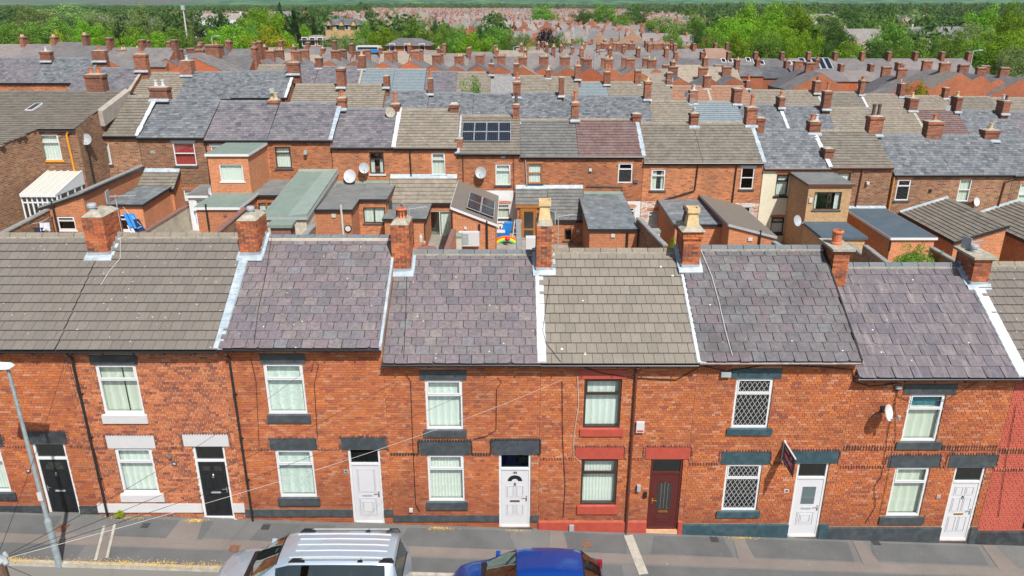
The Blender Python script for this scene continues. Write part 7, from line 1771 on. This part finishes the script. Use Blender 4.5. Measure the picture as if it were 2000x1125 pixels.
row([(128, 252, 133, 'cov_plum', 178), (252, 345, 142, 'cov_tan'), (345, 452, 141, 'cov_slate'), (452, 558, 139, 'cov_slate')], 72, 'stepped row behind the left houses', chh=(34, 20))
row([(-60, 62, 114, 'cov_plum', 160), (62, 170, 114, 'cov_slate', 160)], 81, 'grey pair at the upper left edge', chh=(34, 26))
row([(560, 652, 165, 'cov_tan'), (652, 745, 165, 'cov_tan'), (745, 832, 178, 'cov_slate'), (832, 922, 182, 'cov_slate'), (922, 1010, 184, 'cov_slate'), (1010, 1100, 182, 'cov_slate'), (1100, 1187, 187, 'cov_slate'), (1187, 1277, 189, 'cov_slate'), (1277, 1365, 197, 'cov_tan'), (1365, 1456, 198, 'cov_steel'),
     (1456, 1543, 205, 'cov_slate'), (1543, 1638, 208, 'cov_slate'), (1638, 1724, 211, 'cov_tan'), (1724, 1812, 211, 'cov_tan'), (1812, 1900, 213, 'cov_wine'), (1900, 2000, 217, 'cov_slate'), (2000, 2100, 219, 'cov_plum')], 67, 'third row back', chh=(33, 12))
row([(490, 545, 127, 'cov_tan'), (545, 612, 128, 'cov_plum'), (612, 700, 130, 'cov_plum'), (700, 765, 134, 'cov_steel'), (765, 828, 135, 'cov_steel'), (828, 890, 140, 'cov_plum'), (890, 957, 141, 'cov_tan'), (957, 1007, 146, 'cov_pale'), (1007, 1075, 148, 'cov_tan'), (1075, 1132, 150, 'cov_tan'), (1132, 1190, 160, 'cov_steel'),
     (1190, 1252, 160, 'cov_tan'), (1252, 1316, 161, 'cov_tan'), (1316, 1392, 168, 'cov_rust'), (1392, 1472, 168, 'cov_rust'), (1472, 1540, 176, 'cov_tan'), (1540, 1612, 177, 'cov_tan'), (1612, 1700, 180, 'cov_brown'), (1700, 1782, 184, 'cov_tan'), (1782, 1870, 187, 'cov_tan'), (1870, 1962, 189, 'cov_brown'), (1962, 2060, 191, 'cov_tan')], 90, 'fourth row back', chh=(34, 13))

# ---------------------------------------------------------------- houses further off: one of each kind, then copies
RM = [(0.135, 0.133, 0.136), (0.171, 0.156, 0.153), (0.108, 0.115, 0.119), (0.198, 0.184, 0.170)]
farroof('far_slate', RM); farroof('far_mauve', [(0.167, 0.152, 0.151), (0.211, 0.184, 0.176), (0.132, 0.129, 0.130)]); farroof('far_tan', [(0.24, 0.205, 0.16), (0.28, 0.24, 0.185), (0.20, 0.175, 0.14)], .35, .31); farroof('far_charcoal', [(0.08, 0.085, 0.10), (0.10, 0.105, 0.115)], .35, .25); farroof('far_rust', [(0.28, 0.16, 0.11), (0.24, 0.14, 0.10)], .35, .31)
brickwork('far_brick', [(0.288, 0.089, 0.045), (0.400, 0.128, 0.059), (0.336, 0.102, 0.050)], (0.36, 0.18, 0.11), damt=.35); brickwork('far_redbrick', [(0.390, 0.102, 0.045), (0.452, 0.128, 0.054)], (0.48, 0.18, 0.10), damt=.2)
def proto(roofm, wallm, dep=3.7, w=4.25, he=5.0, rise=2.05, seed=0, bay=False):
    rr = random.Random(seed); t = bpy.data.objects.new('row_house', None); COL.objects.link(t)
    t['category'] = 'house'
    O = (0, 0, 0); x0, x1 = -w / 2, w / 2
    m = MB(wallm); rects = [(-.9, .05, 3.3, 4.6), (-1.4, -.3, .8, 2.3), (.8, 1.5, 0, 2.2)]
    holes(m, x0, x1, -1.5, he, -dep, [(a, b, max(c, -1.4), d) for a, b, c, d in rects], 0, .1)
    m.face([(x0, dep, -1.5), (x0, -dep, -1.5), (x0, -dep, he), (x0, 0, he + rise - .05), (x0, dep, he)]); m.face([(x1, -dep, -1.5), (x1, dep, -1.5), (x1, dep, he), (x1, 0, he + rise - .05), (x1, -dep, he)]); m.face([(x1, dep, -1.5), (x0, dep, -1.5), (x0, dep, he), (x1, dep, he)])
    m.build('wall', t, off=O)
    m = MB(roofm); ov = .15; zo = he - ov * rise / dep
    for s in (-1, 1): m.hexa([(x0, s * (dep + ov), zo - .08), (x1, s * (dep + ov), zo - .08), (x1, 0, he + rise - .08), (x0, 0, he + rise - .08), (x0, s * (dep + ov), zo), (x1, s * (dep + ov), zo), (x1, 0, he + rise), (x0, 0, he + rise)] if s < 0 else [(x0, 0.002, he + rise - .08), (x1, 0.002, he + rise - .08), (x1, dep + ov, zo - .08), (x0, dep + ov, zo - .08), (x0, 0.002, he + rise), (x1, 0.002, he + rise), (x1, dep + ov, zo), (x0, dep + ov, zo)])
    m.build('roof', t, off=O)
    for a, b, c, d in rects:
        m = MB('upvc_white', 'dark_glass'); m.box(a, b, -dep + .05, -dep + .09, c, c + .1); m.box(a, b, -dep + .05, -dep + .09, d - .1, d); m.box(a, a + .1, -dep + .05, -dep + .09, c + .1, d - .1); m.box(b - .1, b, -dep + .05, -dep + .09, c + .1, d - .1); m.face([(a, -dep + .07, c), (b, -dep + .07, c), (b, -dep + .07, d), (a, -dep + .07, d)], 1)
        m.build('window' if d != 2.2 else 'door', t, off=O)
    m = MB('bw_stack', 'mortar_cap'); xc = x1; y0 = -.6 - .2 * rr.random(); hh = he + rise + .55 + .3 * rr.random()
    m.box(xc - .27, xc + .27, y0, y0 + 1.15, he, hh); m.box(xc - .33, xc + .33, y0 - .06, y0 + 1.21, hh, hh + .16); m.box(xc - .24, xc + .24, y0 + .05, y0 + 1.1, hh + .16, hh + .22, 1); c = m.build('chimney', t, off=O)
    for k in range(rr.choice([0, 1, 2])): q = MB(rr.choice(['pot_terracotta', 'pot_terracotta', 'pot_buff'])); q.lathe((xc, y0 + .25 + .33 * k, hh + .2), [(.13, 0), (.10, .3), (.13, .34), (.08, .34)], 7); q.build('chimney_pot', c, off=O)
    return t
PR = [proto('far_slate', 'far_brick', seed=1), proto('far_mauve', 'far_redbrick', seed=2), proto('far_tan', 'far_brick', seed=3), proto('far_charcoal', 'far_redbrick', seed=4), proto('far_slate', 'far_redbrick', seed=6), proto('far_mauve', 'far_brick', seed=5), proto('far_rust', 'far_brick', seed=8), proto('far_mauve', 'far_redbrick', seed=9, rise=1.15, he=5.2), proto('far_charcoal', 'far_brick', seed=10, rise=1.15, he=5.2)]
PH = [7.05] * 7 + [6.35] * 2
PN = ['grey-slate', 'mauve-slate', 'tan-tile', 'charcoal', 'grey-slate red-brick', 'mauve-slate old-brick', 'rust-tile', 'low mauve-roofed', 'low charcoal-roofed']
used = [False] * 7
def copy_tree(o, parent=None):
    c = o.copy(); COL.objects.link(c); c.parent = parent
    for ch in o.children: copy_tree(ch, c)
    return c
protos_free = list(range(9))
def put(k, x, y, rz, z, where):
    if k in protos_free: o = PR[k]; protos_free.remove(k)
    else: o = copy_tree(PR[k])
    o.location = (x, y, z); o.rotation_euler = (0, 0, rz); o['label'] = f'{PN[k]} house, {where}'; o['group'] = 'small terrace houses in the rows far behind'
    return o
RW = random.Random(31)
nput = 0
def street(px0, px1, Y, yr, where, kinds=(0, 1, 0, 5, 4), rz=0.0, jit=.25, only=None):
    """a run of houses side by side; yr = pixel row of the ridge"""
    global nput
    d = Y * CP; x = (px0 - 1000) / F * d; xe = (px1 - 1000) / F * d; k = RW.choice(kinds); i = 0
    zr = atY(1000, yr, Y).z
    while x < xe:
        if RW.random() < .45: k = RW.choice(kinds)
        yy = Y + (x - (px0 - 1000) / F * d) * math.tan(rz)
        put(k, x, yy, rz, zr - PH[k] + RW.choice([0, 0, -jit, jit]), f'{ORD[i]} from left in {where}'); nput += 1; i += 1; x += 4.25 * math.cos(rz)
def across(px, Y0_, n, yr, where, kinds=(0, 1, 2, 5), step=4.25, flip=0):
    """houses whose ridge runs away from the camera"""
    global nput
    x = (px - 1000) / F * Y0_ * CP; zr = atY(1000, yr, Y0_).z; k = RW.choice(kinds)
    for i in range(n):
        if RW.random() < .4: k = RW.choice(kinds)
        put(k, x, Y0_ + i * step, math.pi / 2 * (1 if flip == 0 else -1), zr - PH[k] - .1 * i, f'{["gable end", "second", "third"][i]} of {where}'); nput += 1
L_ = (0, 4, 5)
street(170, 300, 104, 93, 'short grey run at the upper left', L_); street(-60, 180, 108, 86, 'hindmost run at the upper left edge', L_); street(290, 500, 112, 95, 'run below the bright round trees', (0, 3, 0)); street(385, 470, 98, 104, 'short run behind the wide-stack roof', (0, 4)); street(480, 830, 116, 103, 'run below the hip-roofed hall', (0, 1, 5, 2)); street(250, 640, 126, 92, 'hindmost run below the conifers', (0, 1, 4))
for i, px in enumerate((205, 320, 362, 505, 560, 640, 690, 745, 800)): across(px, 101 + RW.random() * 4, 2, 112 + RW.random() * 8, f'{ORD[i]} gable-on pair from the upper left', (0, 1, 5, 0))
for i, px in enumerate(range(845, 1300, 44)): across(px, 103 + RW.random() * 3, 2, 122 + i * .9 + RW.random() * 3, f'{ORD[i]} sawtooth pair behind the fourth row', (0, 2, 0, 5, 3))
street(830, 1290, 119, 107, 'nearer run behind the sawtooth gables', (0, 1, 2, 5)); street(840, 1300, 131, 101, 'farther run behind the sawtooth gables', (1, 0, 2)); street(1290, 1460, 104, 130, 'tan and grey run right of the sawtooth gables', (2, 0)); street(1462, 1600, 114, 131, 'dark-roofed run in front of the long row', (8, 8, 7)); street(1630, 1760, 112, 137, 'mauve run showing its brick fronts', (7,), jit=0); street(1745, 1860, 112, 136, 'short grey run near the yellow bush', (0, 4))
for i, (px, yr) in enumerate(((1330, 148), (1392, 150), (1440, 148), (1610, 140), (1800, 152), (1885, 140), (1925, 144), (1962, 150), (2010, 150))): across(px, 98 + RW.random() * 2, 2, yr, f'{ORD[i]} gable-on pair at the right behind the fourth row', (2, 0, 0))
street(1300, 1885, 126, 114, 'long row below the right-hand trees', (0, 1, 0, 5), jit=0)
for nm, Yq, yr, a, b in (('nearest', 148, 97, 1030, 1390), ('middle', 160, 91, 1040, 1330), ('farthest', 172, 85, 1100, 1330)): street(a, b, Yq, yr, f'{nm} dense street right of the purple tree', (1, 0, 4, 5, 1), rz=RW.uniform(-.15, .15))
for i, px in enumerate((1190, 1215, 1240, 1290, 1310)): across(px, 137, 3, 98, f'{ORD[i]} gable-on trio in the dense streets', (1, 4))
for k in list(protos_free): put(k, *[(1405 - 1000) / F * 150 * CP, 150.0, 0.0], gz(40, 150) + .3, 'alone at the foot of the tall bright trees')
def onroof(px, py, Yr, pr, w, l, kind, name, lab, cat, k=2.05 / 3.7, seg=1):
    zr = atY(1000, pr, Yr).z; d = ray(px, py); s = (zr - k * Yr - H) / (d[2] - k * d[1]); c = Vector((d[0] * s, d[1] * s, H + d[2] * s + .06)); u, v = Vector((1, 0, 0)), Vector((0, 1, k)).normalized(); n = u.cross(v); m = MB(*kind)
    for i in range(seg):
        a = c + u * (i - (seg - 1) / 2) * (w + .05); q = [a - u * w / 2 - v * l / 2, a + u * w / 2 - v * l / 2, a + u * w / 2 + v * l / 2, a - u * w / 2 + v * l / 2]; m.hexa([p - n * .05 for p in q] + [p + n * .05 for p in q]); e = .12 * min(w, l)
        q = [a - u * (w / 2 - e) - v * (l / 2 - e), a + u * (w / 2 - e) - v * (l / 2 - e), a + u * (w / 2 - e) + v * (l / 2 - e), a - u * (w / 2 - e) + v * (l / 2 - e)]; m.face([p + n * .055 for p in q], 1)
    single(m, name, lab, cat)
for i, (px, py) in enumerate(((1413, 119), (1426, 119), (1461, 117), (1474, 117), (1476, 123), (1488, 123), (1541, 123), (1554, 123))): onroof(px, py, 126, 114, .75, 1.1, ('upvc_white', 'solar_cell'), 'skylight', f'{ORD[i]} small white-framed skylight from left on the long row of roofs', 'skylight')
onroof(1593, 125, 126, 114, .95, 3.2, ('metal_grey', 'solar_cell'), 'solar_array', 'dark solar array lying on the long row of slate roofs', 'solar panel', seg=5)
onroof(825, 138, 113, 128, 1.0, 2.2, ('toy_blue', 'solar_cell'), 'solar_array', 'bluish solar array on a slate roof near the hip-roofed hall', 'solar panel', seg=3)
onroof(67, 211, 53.7, 178, .5, 1.3, ('upvc_white', 'felt'), 'skylight', 'small skylight in the wide brown roof at the left edge', 'skylight', k=k1)
o = put(4, (382 - 1000) / F * 93 * CP, 93, math.pi / 2, atY(1000, 110, 92).z - 7.05 * 1.15, 'red gable end facing the brown-tiled roofs on the left'); o.scale = (1.35, 1.35, 1.15)
# pieces seen only as a mass from here: the far town, joined
def merged(name, parts, mats):
    """parts: list of (verts Nx3, faces list, mat index, rnd)"""
    V, Fc, mi, rn, n = [], [], [], [], 0
    for v, f, m_, r_ in parts:
        V += v; Fc += [tuple(n + i for i in q) for q in f]; mi += m_; rn += [r_] * len(f); n += len(v)
    me = finish_mesh(name, V, Fc, mi, rn, mats, False); return link(name, me, None, kind='stuff')
pieces('town_roof', [(0.164, 0.151, 0.152), (0.213, 0.189, 0.180), (0.131, 0.130, 0.135), (0.197, 0.160, 0.152), (0.246, 0.218, 0.197), (0.148, 0.147, 0.152)], dirt_amt=.2, fine=1.5, vary=.2)
pieces('town_wall', [(0.324, 0.108, 0.063), (0.396, 0.135, 0.072), (0.270, 0.108, 0.072), (0.378, 0.216, 0.144), (0.450, 0.423, 0.387)], dirt_amt=.2, fine=1.5, vary=.2)
def hs(x, y, z, a, w, d, he, ri, r, hip=False):
    c, s = math.cos(a), math.sin(a); T = lambda u, v, q: (x + u * c - v * s, y + u * s + v * c, z + q)
    i = w * .32 if hip else 0
    v = [T(-w, -d, -2), T(w, -d, -2), T(w, d, -2), T(-w, d, -2), T(-w, -d, he), T(w, -d, he), T(w, d, he), T(-w, d, he), T(-w + i, 0, he + ri), T(w - i, 0, he + ri)]
    f = [(0, 1, 5, 4), (1, 2, 6, 5), (2, 3, 7, 6), (3, 0, 4, 7), (4, 5, 9, 8), (6, 7, 8, 9), (5, 6, 9), (7, 4, 8)]; m_ = [1, 1, 1, 1, 0, 0, 0 if hip else 1, 0 if hip else 1]
    n = 10
    for sx in (-1, 1):
        k = len(v); u = sx * w * .92
        for q in (he, he + ri + .7):
            v += [T(u - .28, -.5, q), T(u + .28, -.5, q), T(u + .28, .5, q), T(u - .28, .5, q)]
        f += [(k, k + 1, k + 5, k + 4), (k + 1, k + 2, k + 6, k + 5), (k + 2, k + 3, k + 7, k + 6), (k + 3, k, k + 4, k + 7), (k + 4, k + 5, k + 6, k + 7)]; m_ += [1] * 5
    return (v, f, m_, r)
def in_town(px, py):
    if 96 < py: return False
    if py > 62: return 1010 + (96 - py) * 0 < px < 1390 - (96 - py) * .3
    if py > 40: return 665 + (py - 40) * 5 < px < 1400
    if py > 30: return 640 < px < 1330 or 330 < px < 520
    if py > 19: return 720 < px < 1230
    return False
parts = []; Y = 186.0
while Y < 1500:
    rowz = gz(0, Y); blk = 0; X = -Y * .75
    while X < Y * .75:
        px = 1000 + X / (Y * CP + 12 * SP) * F; py = proj_y(gz(X, Y) + 4, Y)
        if blk <= 0: blk = RW.randint(4, 10); ang = RW.choice([0, 0, .1, -.2, 1.57, 1.4, .5, -.5]); hip = RW.random() < .15; step = 4.6 if abs(math.cos(ang)) > .6 else 9; X += RW.uniform(2, 7)
        if in_town(px + RW.uniform(-20, 20), py + RW.uniform(-2, 2)): parts.append(hs(X, Y + RW.uniform(-2, 2), gz(X, Y) + RW.uniform(-.5, 1.2), ang, 4.6 if hip else 2.4, 4.1, 4.2, 2.8, RW.random() + .001, hip))
        blk -= 1; X += step * (1.9 if hip else 1)
    Y += 15.5 + Y * .012
merged('distant_houses', parts, ['town_roof', 'town_wall'])
# scattered suburb roofs among the far trees
for (px, py, Yh, w, cl, lab) in ((215, 35, 330, 9, 0, 'pale-walled villas roof between the trees at the upper left'), (318, 42, 330, 10, 0, 'grey-roofed pair of houses right of the tall grey-green trees'), (350, 35, 350, 9, 1, 'white-gabled house behind the floodlight pole'), (425, 32, 350, 10, 1, 'house with white gables left of the big round tree'),
                             (1690, 62, 200, 4.5, 0, 'brick house glimpsed between the dark trees on the right'), (1840, 58, 210, 9, 0, 'grey-roofed terrace among trees near the right edge'), (1780, 35, 330, 7, 0, 'grey roof deep in the right-hand wood'), (1602, 33, 330, 7, 0, 'grey roof behind the big bright trees'), (560, 28, 330, 8, 0, 'large house with long roof behind the tall conifer')):
    X = (px - 1000) / F * Yh * CP; zt = atY(px, py - 6, Yh).z
    v, f, m_, r_ = hs(X, Yh, zt - 8.2, RW.uniform(-.3, .3), w, 4, 5.5, 2.7, .3 + RW.random() * .3); me = finish_mesh('detached_house', [(a - X, b - Yh, c - zt + 10) for a, b, c in v], f, m_, [r_] * len(f), ['town_roof', 'town_wall' if not cl else 'render_white'], False)
    o = link('detached_house', me); o.location = (X, Yh, zt - 10); tag(o, lab, 'house')
def hall(px0, px1, pt, pb, Y, roofm, wallm, label, name, gables=0, hip=.25):
    a, b = atY(px0, pb, Y), atY(px1, pt, Y); x0, x1, z0, z1 = a.x, b.x, a.z, b.z; d = 9; ze = z0 + (z1 - z0) * .42
    t = thing(name, label, 'building', ((x0 + x1) / 2, Y + d / 2, z0))
    m = MB(wallm); m.box(x0 + .4, x1 - .4, Y, Y + d, z0 - 3, ze); m.build('wall', t)
    m = MB(roofm); i = (x1 - x0) * hip * .5
    p = [(x0 - .3, Y - .5, ze), (x1 + .3, Y - .5, ze), (x1 + .3, Y + d + .5, ze), (x0 - .3, Y + d + .5, ze)]; r0, r1 = (x0 + i, Y + d / 2, z1), (x1 - i, Y + d / 2, z1)
    m.face([p[0], p[1], r1, r0]); m.face([p[1], p[2], r1]); m.face([p[2], p[3], r0, r1]); m.face([p[3], p[0], r0]); m.build('roof', t)
    n = max(3, int((x1 - x0) / 3))
    for k in range(n):
        u = x0 + (x1 - x0) * (k + .5) / n; m = MB('upvc_white', 'dark_glass'); zc = (z0 + ze) / 2; m.box(u - .6, u + .6, Y - .06, Y - .01, zc - .9, zc + .9); m.box(u - .48, u + .48, Y - .08, Y - .062, zc - .75, zc + .75, 1); m.build('window', t)
    for k in range(gables):
        u = x0 + (x1 - x0) * (k + .5) / gables; w = (x1 - x0) / gables * .45; m = MB(wallm, roofm); m.face([(u - w * .5, Y - 1, ze - .2), (u + w * .5, Y - 1, ze - .2), (u, Y - 1, ze + (z1 - ze) * .8)]); m.face([(u - w * .6, Y - 1.2, ze - .4), (u, Y - 1.2, ze + (z1 - ze) * .85), (u, Y + 4, ze + (z1 - ze) * .85), (u - w * .6, Y + 4, ze - .4)], 1); m.face([(u, Y - 1.2, ze + (z1 - ze) * .85), (u + w * .6, Y - 1.2, ze - .4), (u + w * .6, Y + 4, ze - .4), (u, Y + 4, ze + (z1 - ze) * .85)], 1); m.build('gable', t)
hall(633, 703, 37, 57, 265, 'far_charcoal', 'bw_buff', 'brick school with three dark roofs beyond the green playing field', 'school_building', 3)
hall(752, 838, 76, 99, 158, 'far_slate', 'far_redbrick', 'hip-roofed red brick hall with white windows between the central trees', 'hall_building', 0, .5)
hall(588, 632, 70, 84, 165, 'far_tan', 'bw_orange', 'small building with low grey-brown roof below the conifers', 'pavilion', 0, .6)
m = MB('render_grey'); p = atY(828, 24, 420); m.box(p.x - 2.4, p.x + 2.4, 420, 425, -5, p.z); 
for s in (-1.8, 1.8): m.box(p.x + s - .6, p.x + s + .6, 420.1, 421.4, p.z, p.z + 1.6)
single(m, 'church_tower', 'pale stone church tower rising above the far red roofs', 'tower')
p = atY(357, 14, 230); zf = gz(p.x, 230); t = thing('floodlight', 'tall thin white floodlight mast among the left-hand trees', 'floodlight', (p.x, 230, zf)); m = MB('paint_white'); m.tube([(p.x, 230, zf), (p.x, 230, p.z)], [.3, .14], 7); m.build('mast', t); m = MB('metal_grey'); m.box(p.x - .5, p.x + .5, 229.7, 230.2, p.z - .8, p.z + .5); m.build('lamp_head', t)
def lamp_far(px, pt, Y, lab):
    p = atY(px, pt, Y); z = gz(p.x, Y); m = MB('metal_grey'); m.tube([(p.x, Y, z), (p.x, Y, p.z), (p.x + .9, Y, p.z + .15)], .09, 6); m.box(p.x + .7, p.x + 1.4, Y - .15, Y + .15, p.z + .08, p.z + .25); single(m, 'street_lamp', lab, 'street lamp')
lamp_far(413, 72, 128, 'thin street lamp standing above the slate roofs on the left'); lamp_far(1003, 92, 150, 'street lamp at the foot of the central green trees'); lamp_far(1162, 100, 112, 'tall lamp post rising from the crowded roofs right of centre'); lamp_far(1901, 100, 122, 'lamp post before the trees at the end of the long row')
a = atY(696, 103, 150); b = atY(740, 90, 150); m = MB('paint_white', 'toy_blue', 'dark_glass'); m.box(a.x, b.x, 150, 153, a.z, b.z); m.box(a.x - .02, b.x + .02, 149.9, 149.98, a.z + .1, a.z + (b.z - a.z) * .45, 1); m.box(a.x + .3, b.x - .3, 149.9, 149.98, a.z + (b.z - a.z) * .55, a.z + (b.z - a.z) * .85, 2); single(m, 'parked_coach', 'white coach with a blue lower side behind the slate roofs', 'coach')
m = MB('leaf_bright'); 
sheet('playing_field', [-95, -55], [215, 262], lambda x, y: gz(x, y) + .15, 'leaf_bright', kind='structure'); del m

# ---------------------------------------------------------------- trees one can tell apart
TR = [ # px, top py, width px, Y, kind
 (18, 42, 70, 195, 'mid'), (62, 14, 85, 260, 'grey'), (128, 6, 105, 280, 'grey'), (100, 32, 80, 215, 'mid'), (165, 42, 62, 190, 'bright'), (206, 56, 44, 180, 'bright'), (185, 20, 60, 270, 'grey'), (45, 62, 60, 175, 'mid'), (112, 62, 40, 172, 'yellow'), (130, 70, 50, 168, 'mid'),
 (275, 12, 66, 235, 'grey'), (262, 56, 56, 178, 'bright'), (303, 60, 50, 180, 'bright'), (338, 52, 56, 185, 'mid'), (370, 60, 40, 190, 'grey'), (445, 46, 80, 172, 'bright'), (415, 60, 40, 178, 'bright'), (512, 12, 78, 215, 'bright'), (490, 42, 50, 190, 'mid'), (545, 5, 24, 300, 'conifer'), (573, 22, 32, 185, 'conifer'),
 (612, 35, 24, 195, 'conifer'), (520, 55, 92, 165, 'yellow'), (556, 60, 50, 172, 'bright'), (592, 46, 32, 215, 'bright'), (230, 45, 12, 230, 'conifer'), (318, 40, 10, 240, 'conifer'), (712, 42, 44, 182, 'mid'), (750, 50, 46, 170, 'bright'), (678, 66, 50, 165, 'grey'), (648, 72, 40, 160, 'grey'), (815, 38, 70, 180, 'mid'), (848, 35, 20, 200, 'dark'),
 (868, 42, 38, 190, 'mid'), (900, 50, 42, 182, 'mid'), (938, 46, 38, 190, 'dark'), (972, 48, 38, 188, 'mid'), (925, 62, 54, 160, 'bright'), (966, 90, 34, 150, 'mid'), (997, 57, 28, 185, 'mid'), (1022, 62, 40, 170, 'grey'), (1032, 90, 30, 145, 'yellow'), (1068, 52, 32, 185, 'purple'), (1094, 67, 38, 165, 'mid'), (1130, 70, 24, 180, 'bright'),
 (1217, 25, 36, 300, 'mid'), (1290, 30, 64, 260, 'mid'), (1355, 28, 62, 255, 'mid'), (1317, 52, 40, 190, 'mid'), (1372, 45, 38, 220, 'dark'), (1140, 18, 50, 420, 'dark'), (1060, 10, 44, 420, 'mid'), (1180, 8, 60, 420, 'mid'), (1240, 12, 60, 400, 'dark'),
 (1395, 64, 60, 158, 'mid'), (1430, 30, 84, 178, 'bright'), (1470, 12, 98, 190, 'bright'), (1520, 6, 92, 205, 'bright'), (1560, 12, 88, 195, 'bright'), (1440, 62, 60, 162, 'bright'), (1500, 60, 60, 165, 'mid'), (1535, 50, 66, 168, 'bright'), (1578, 58, 54, 160, 'bright'), (1552, 82, 44, 150, 'bright'),
 (1640, 40, 66, 185, 'dark'), (1630, 30, 54, 215, 'grey'), (1665, 78, 54, 150, 'bright'), (1610, 70, 40, 165, 'dark'), (1715, 78, 64, 158, 'dark'), (1742, 44, 80, 185, 'mid'), (1700, 40, 60, 230, 'mid'), (1800, 84, 64, 150, 'mid'), (1760, 88, 44, 150, 'mid'), (1790, 55, 40, 200, 'dark'), (1815, 44, 32, 210, 'dark'), (1838, 66, 36, 178, 'mid'),
 (1875, 60, 64, 168, 'mid'), (1905, 40, 64, 185, 'grey'), (1960, 56, 106, 150, 'bright'), (1928, 16, 74, 215, 'bright'), (1978, 5, 68, 205, 'bright'), (1988, 88, 60, 140, 'grey'), (2040, 50, 90, 160, 'mid'), (1905, 82, 50, 150, 'mid'), (1740, 12, 60, 330, 'dark'), (1660, 14, 60, 340, 'dark'), (1790, 20, 50, 330, 'grey')]
KW = {'mid': 'mid-green', 'bright': 'bright green', 'dark': 'dark green', 'grey': 'grey-green', 'yellow': 'yellow-green', 'conifer': 'dark pointed', 'purple': 'dark purple'}
def where(px, top):
    return 'at the far upper left' if px < 240 else 'left of the brick school' if px < 640 else 'beside the hip-roofed hall' if px < 880 else 'in the central clump' if px < 1150 else 'at the edge of the distant town' if px < 1390 else 'in the tall bright clump' if px < 1600 else 'in the wood behind the long row' if px < 1860 else 'at the right edge'
seen = {}
for i, (px, pt, wp, Y, kd) in enumerate(sorted(TR)):
    p = atY(px, pt, Y); w = wp / F * (Y * CP + 8 * SP) * (1.4 if 640 < px < 1115 else 1.15)
    sz = 'broad' if wp > 78 else 'medium' if wp > 44 else 'slim'
    lab = f'{sz} {KW[kd]} tree {where(px, pt)}'
    seen[lab] = seen.get(lab, 0) + 1
    tree(p.x, Y, w, p.z + .5, 'leaf_' + kd, (ORD[seen[lab] - 1] + ' ' + lab + ' from left') if seen[lab] > 1 else lab, 'trees beyond the rows', i % 5)
# ---------------------------------------------------------------- woods that read as one mass
leafmat('wood_leaf', (0.045, 0.105, 0.04), (0.10, 0.20, 0.06), (0.19, 0.31, 0.085))
TV = []
for s in range(5):
    TV.append((crown_mesh(100 + s, 'round', 46, 13, .052, None), crown_mesh(100 + s, 'round', 26, 6, .085, None)))
VV, RR = [], []; Y = 200.0
rg = np.random.default_rng(5)
while Y < 3400:
    sp = 8.5 * max(1, Y / 700) * 1.0; X = -Y * .76
    while X < Y * .76:
        px = 1000 + X / (Y * CP) * F; gy = proj_y(gz(X, Y) + 5, Y)
        if not (in_town(px, gy) or in_town(px, gy + 3)) and not (Y < 262 and 560 < px < 740) and RW.random() < (.35 if 640 < px < 1010 and Y < 420 else .9) and not (Y < 285 and px < 560) and not (Y < 215 and 640 < px < 1010):
            w = RW.uniform(9, 16) * max(1, Y / 1000); hgt = RW.uniform(7, 13.5); 
            if Y > 700 and px > 700: hgt *= 1.35
            if px < 620 and Y > 500: hgt *= .92
            if 200 < px < 480 and 25 < gy < 48 and RW.random() < .6: X += sp; continue
            v, r = TV[RW.randrange(5)][0 if Y < 520 else 1]; a = RW.uniform(0, 6.28); c_, s_ = math.cos(a), math.sin(a)
            q = np.empty_like(v); q[:, 0] = (v[:, 0] * c_ - v[:, 1] * s_) * w + X; q[:, 1] = (v[:, 0] * s_ + v[:, 1] * c_) * w + Y + RW.uniform(-8, 8); q[:, 2] = v[:, 2] * hgt * 1.1 - 1 + gz(X, Y)
            VV.append(q); RR.append(np.clip(r * .6 + RW.random() * .4, 0, 1))
        X += sp * RW.uniform(.7, 1.3)
    Y += 13 + Y * .03
V = np.concatenate(VV); rn = np.concatenate(RR)
link('distant_woods', quads_mesh('distant_woods', V, rn, ['wood_leaf']), None, kind='stuff')
def hill(x, y):
    px = 1000 + x / y * F * .935
    t_ = 3.5 + 14 * (1 / (1 + math.exp(-(px - 520) / 90))) + 3 * math.sin(px / 90) + 1.6 * math.sin(px / 37 + 1)
    return gz(x, y) * 0 + (t_ * .00068 * y + 6) * clamp((y - 3300) / 1200, 0, 1) + 2
hx = [i * 105.0 for i in range(-50, 51)]
m, N, out = new_mat('hill_wood'); nf = noise(N, .012, 6, N('NewGeometry').outputs['Position'], .7); p = N('BsdfPrincipled', {'Base Color': N.ramp(nf, [(.35, (0.012, 0.05, 0.032)), (.5, (0.03, 0.10, 0.055)), (.62, (0.10, 0.20, 0.07))]), 'Roughness': 1.0, 'Specular IOR Level': 0.0}); m.node_tree.links.new(p.outputs[0], out.inputs[0])
sheet('hills', hx, [3300, 3600, 3900, 4200, 4500, 4800, 5200], hill, 'hill_wood', kind='structure')
# thin summer air between the camera and the hills
HZ = 0.000048
m, N, out = new_mat('air'); pv = N('VolumePrincipled', {'Color': (0.93, 0.97, 1.0, 1), 'Density': HZ, 'Anisotropy': 0.2}); m.node_tree.links.new(pv.outputs[0], out.inputs['Volume'])
m = MB('air'); m.box(-5400, 5400, -420, 5400, -40, 160); 
if HZ > 0: m.build('haze', None, kind='stuff')
print('houses placed', nput, 'wood quads', len(rn))

shrub(1796, 160, 96, 60, 'leaf_yellow', 'yellow-green bush among the roofs on the right', 2); shrub(1252, 150, 98, 40, 'leaf_bright', 'green bush between the sawtooth gables and rust-red roof', 1)
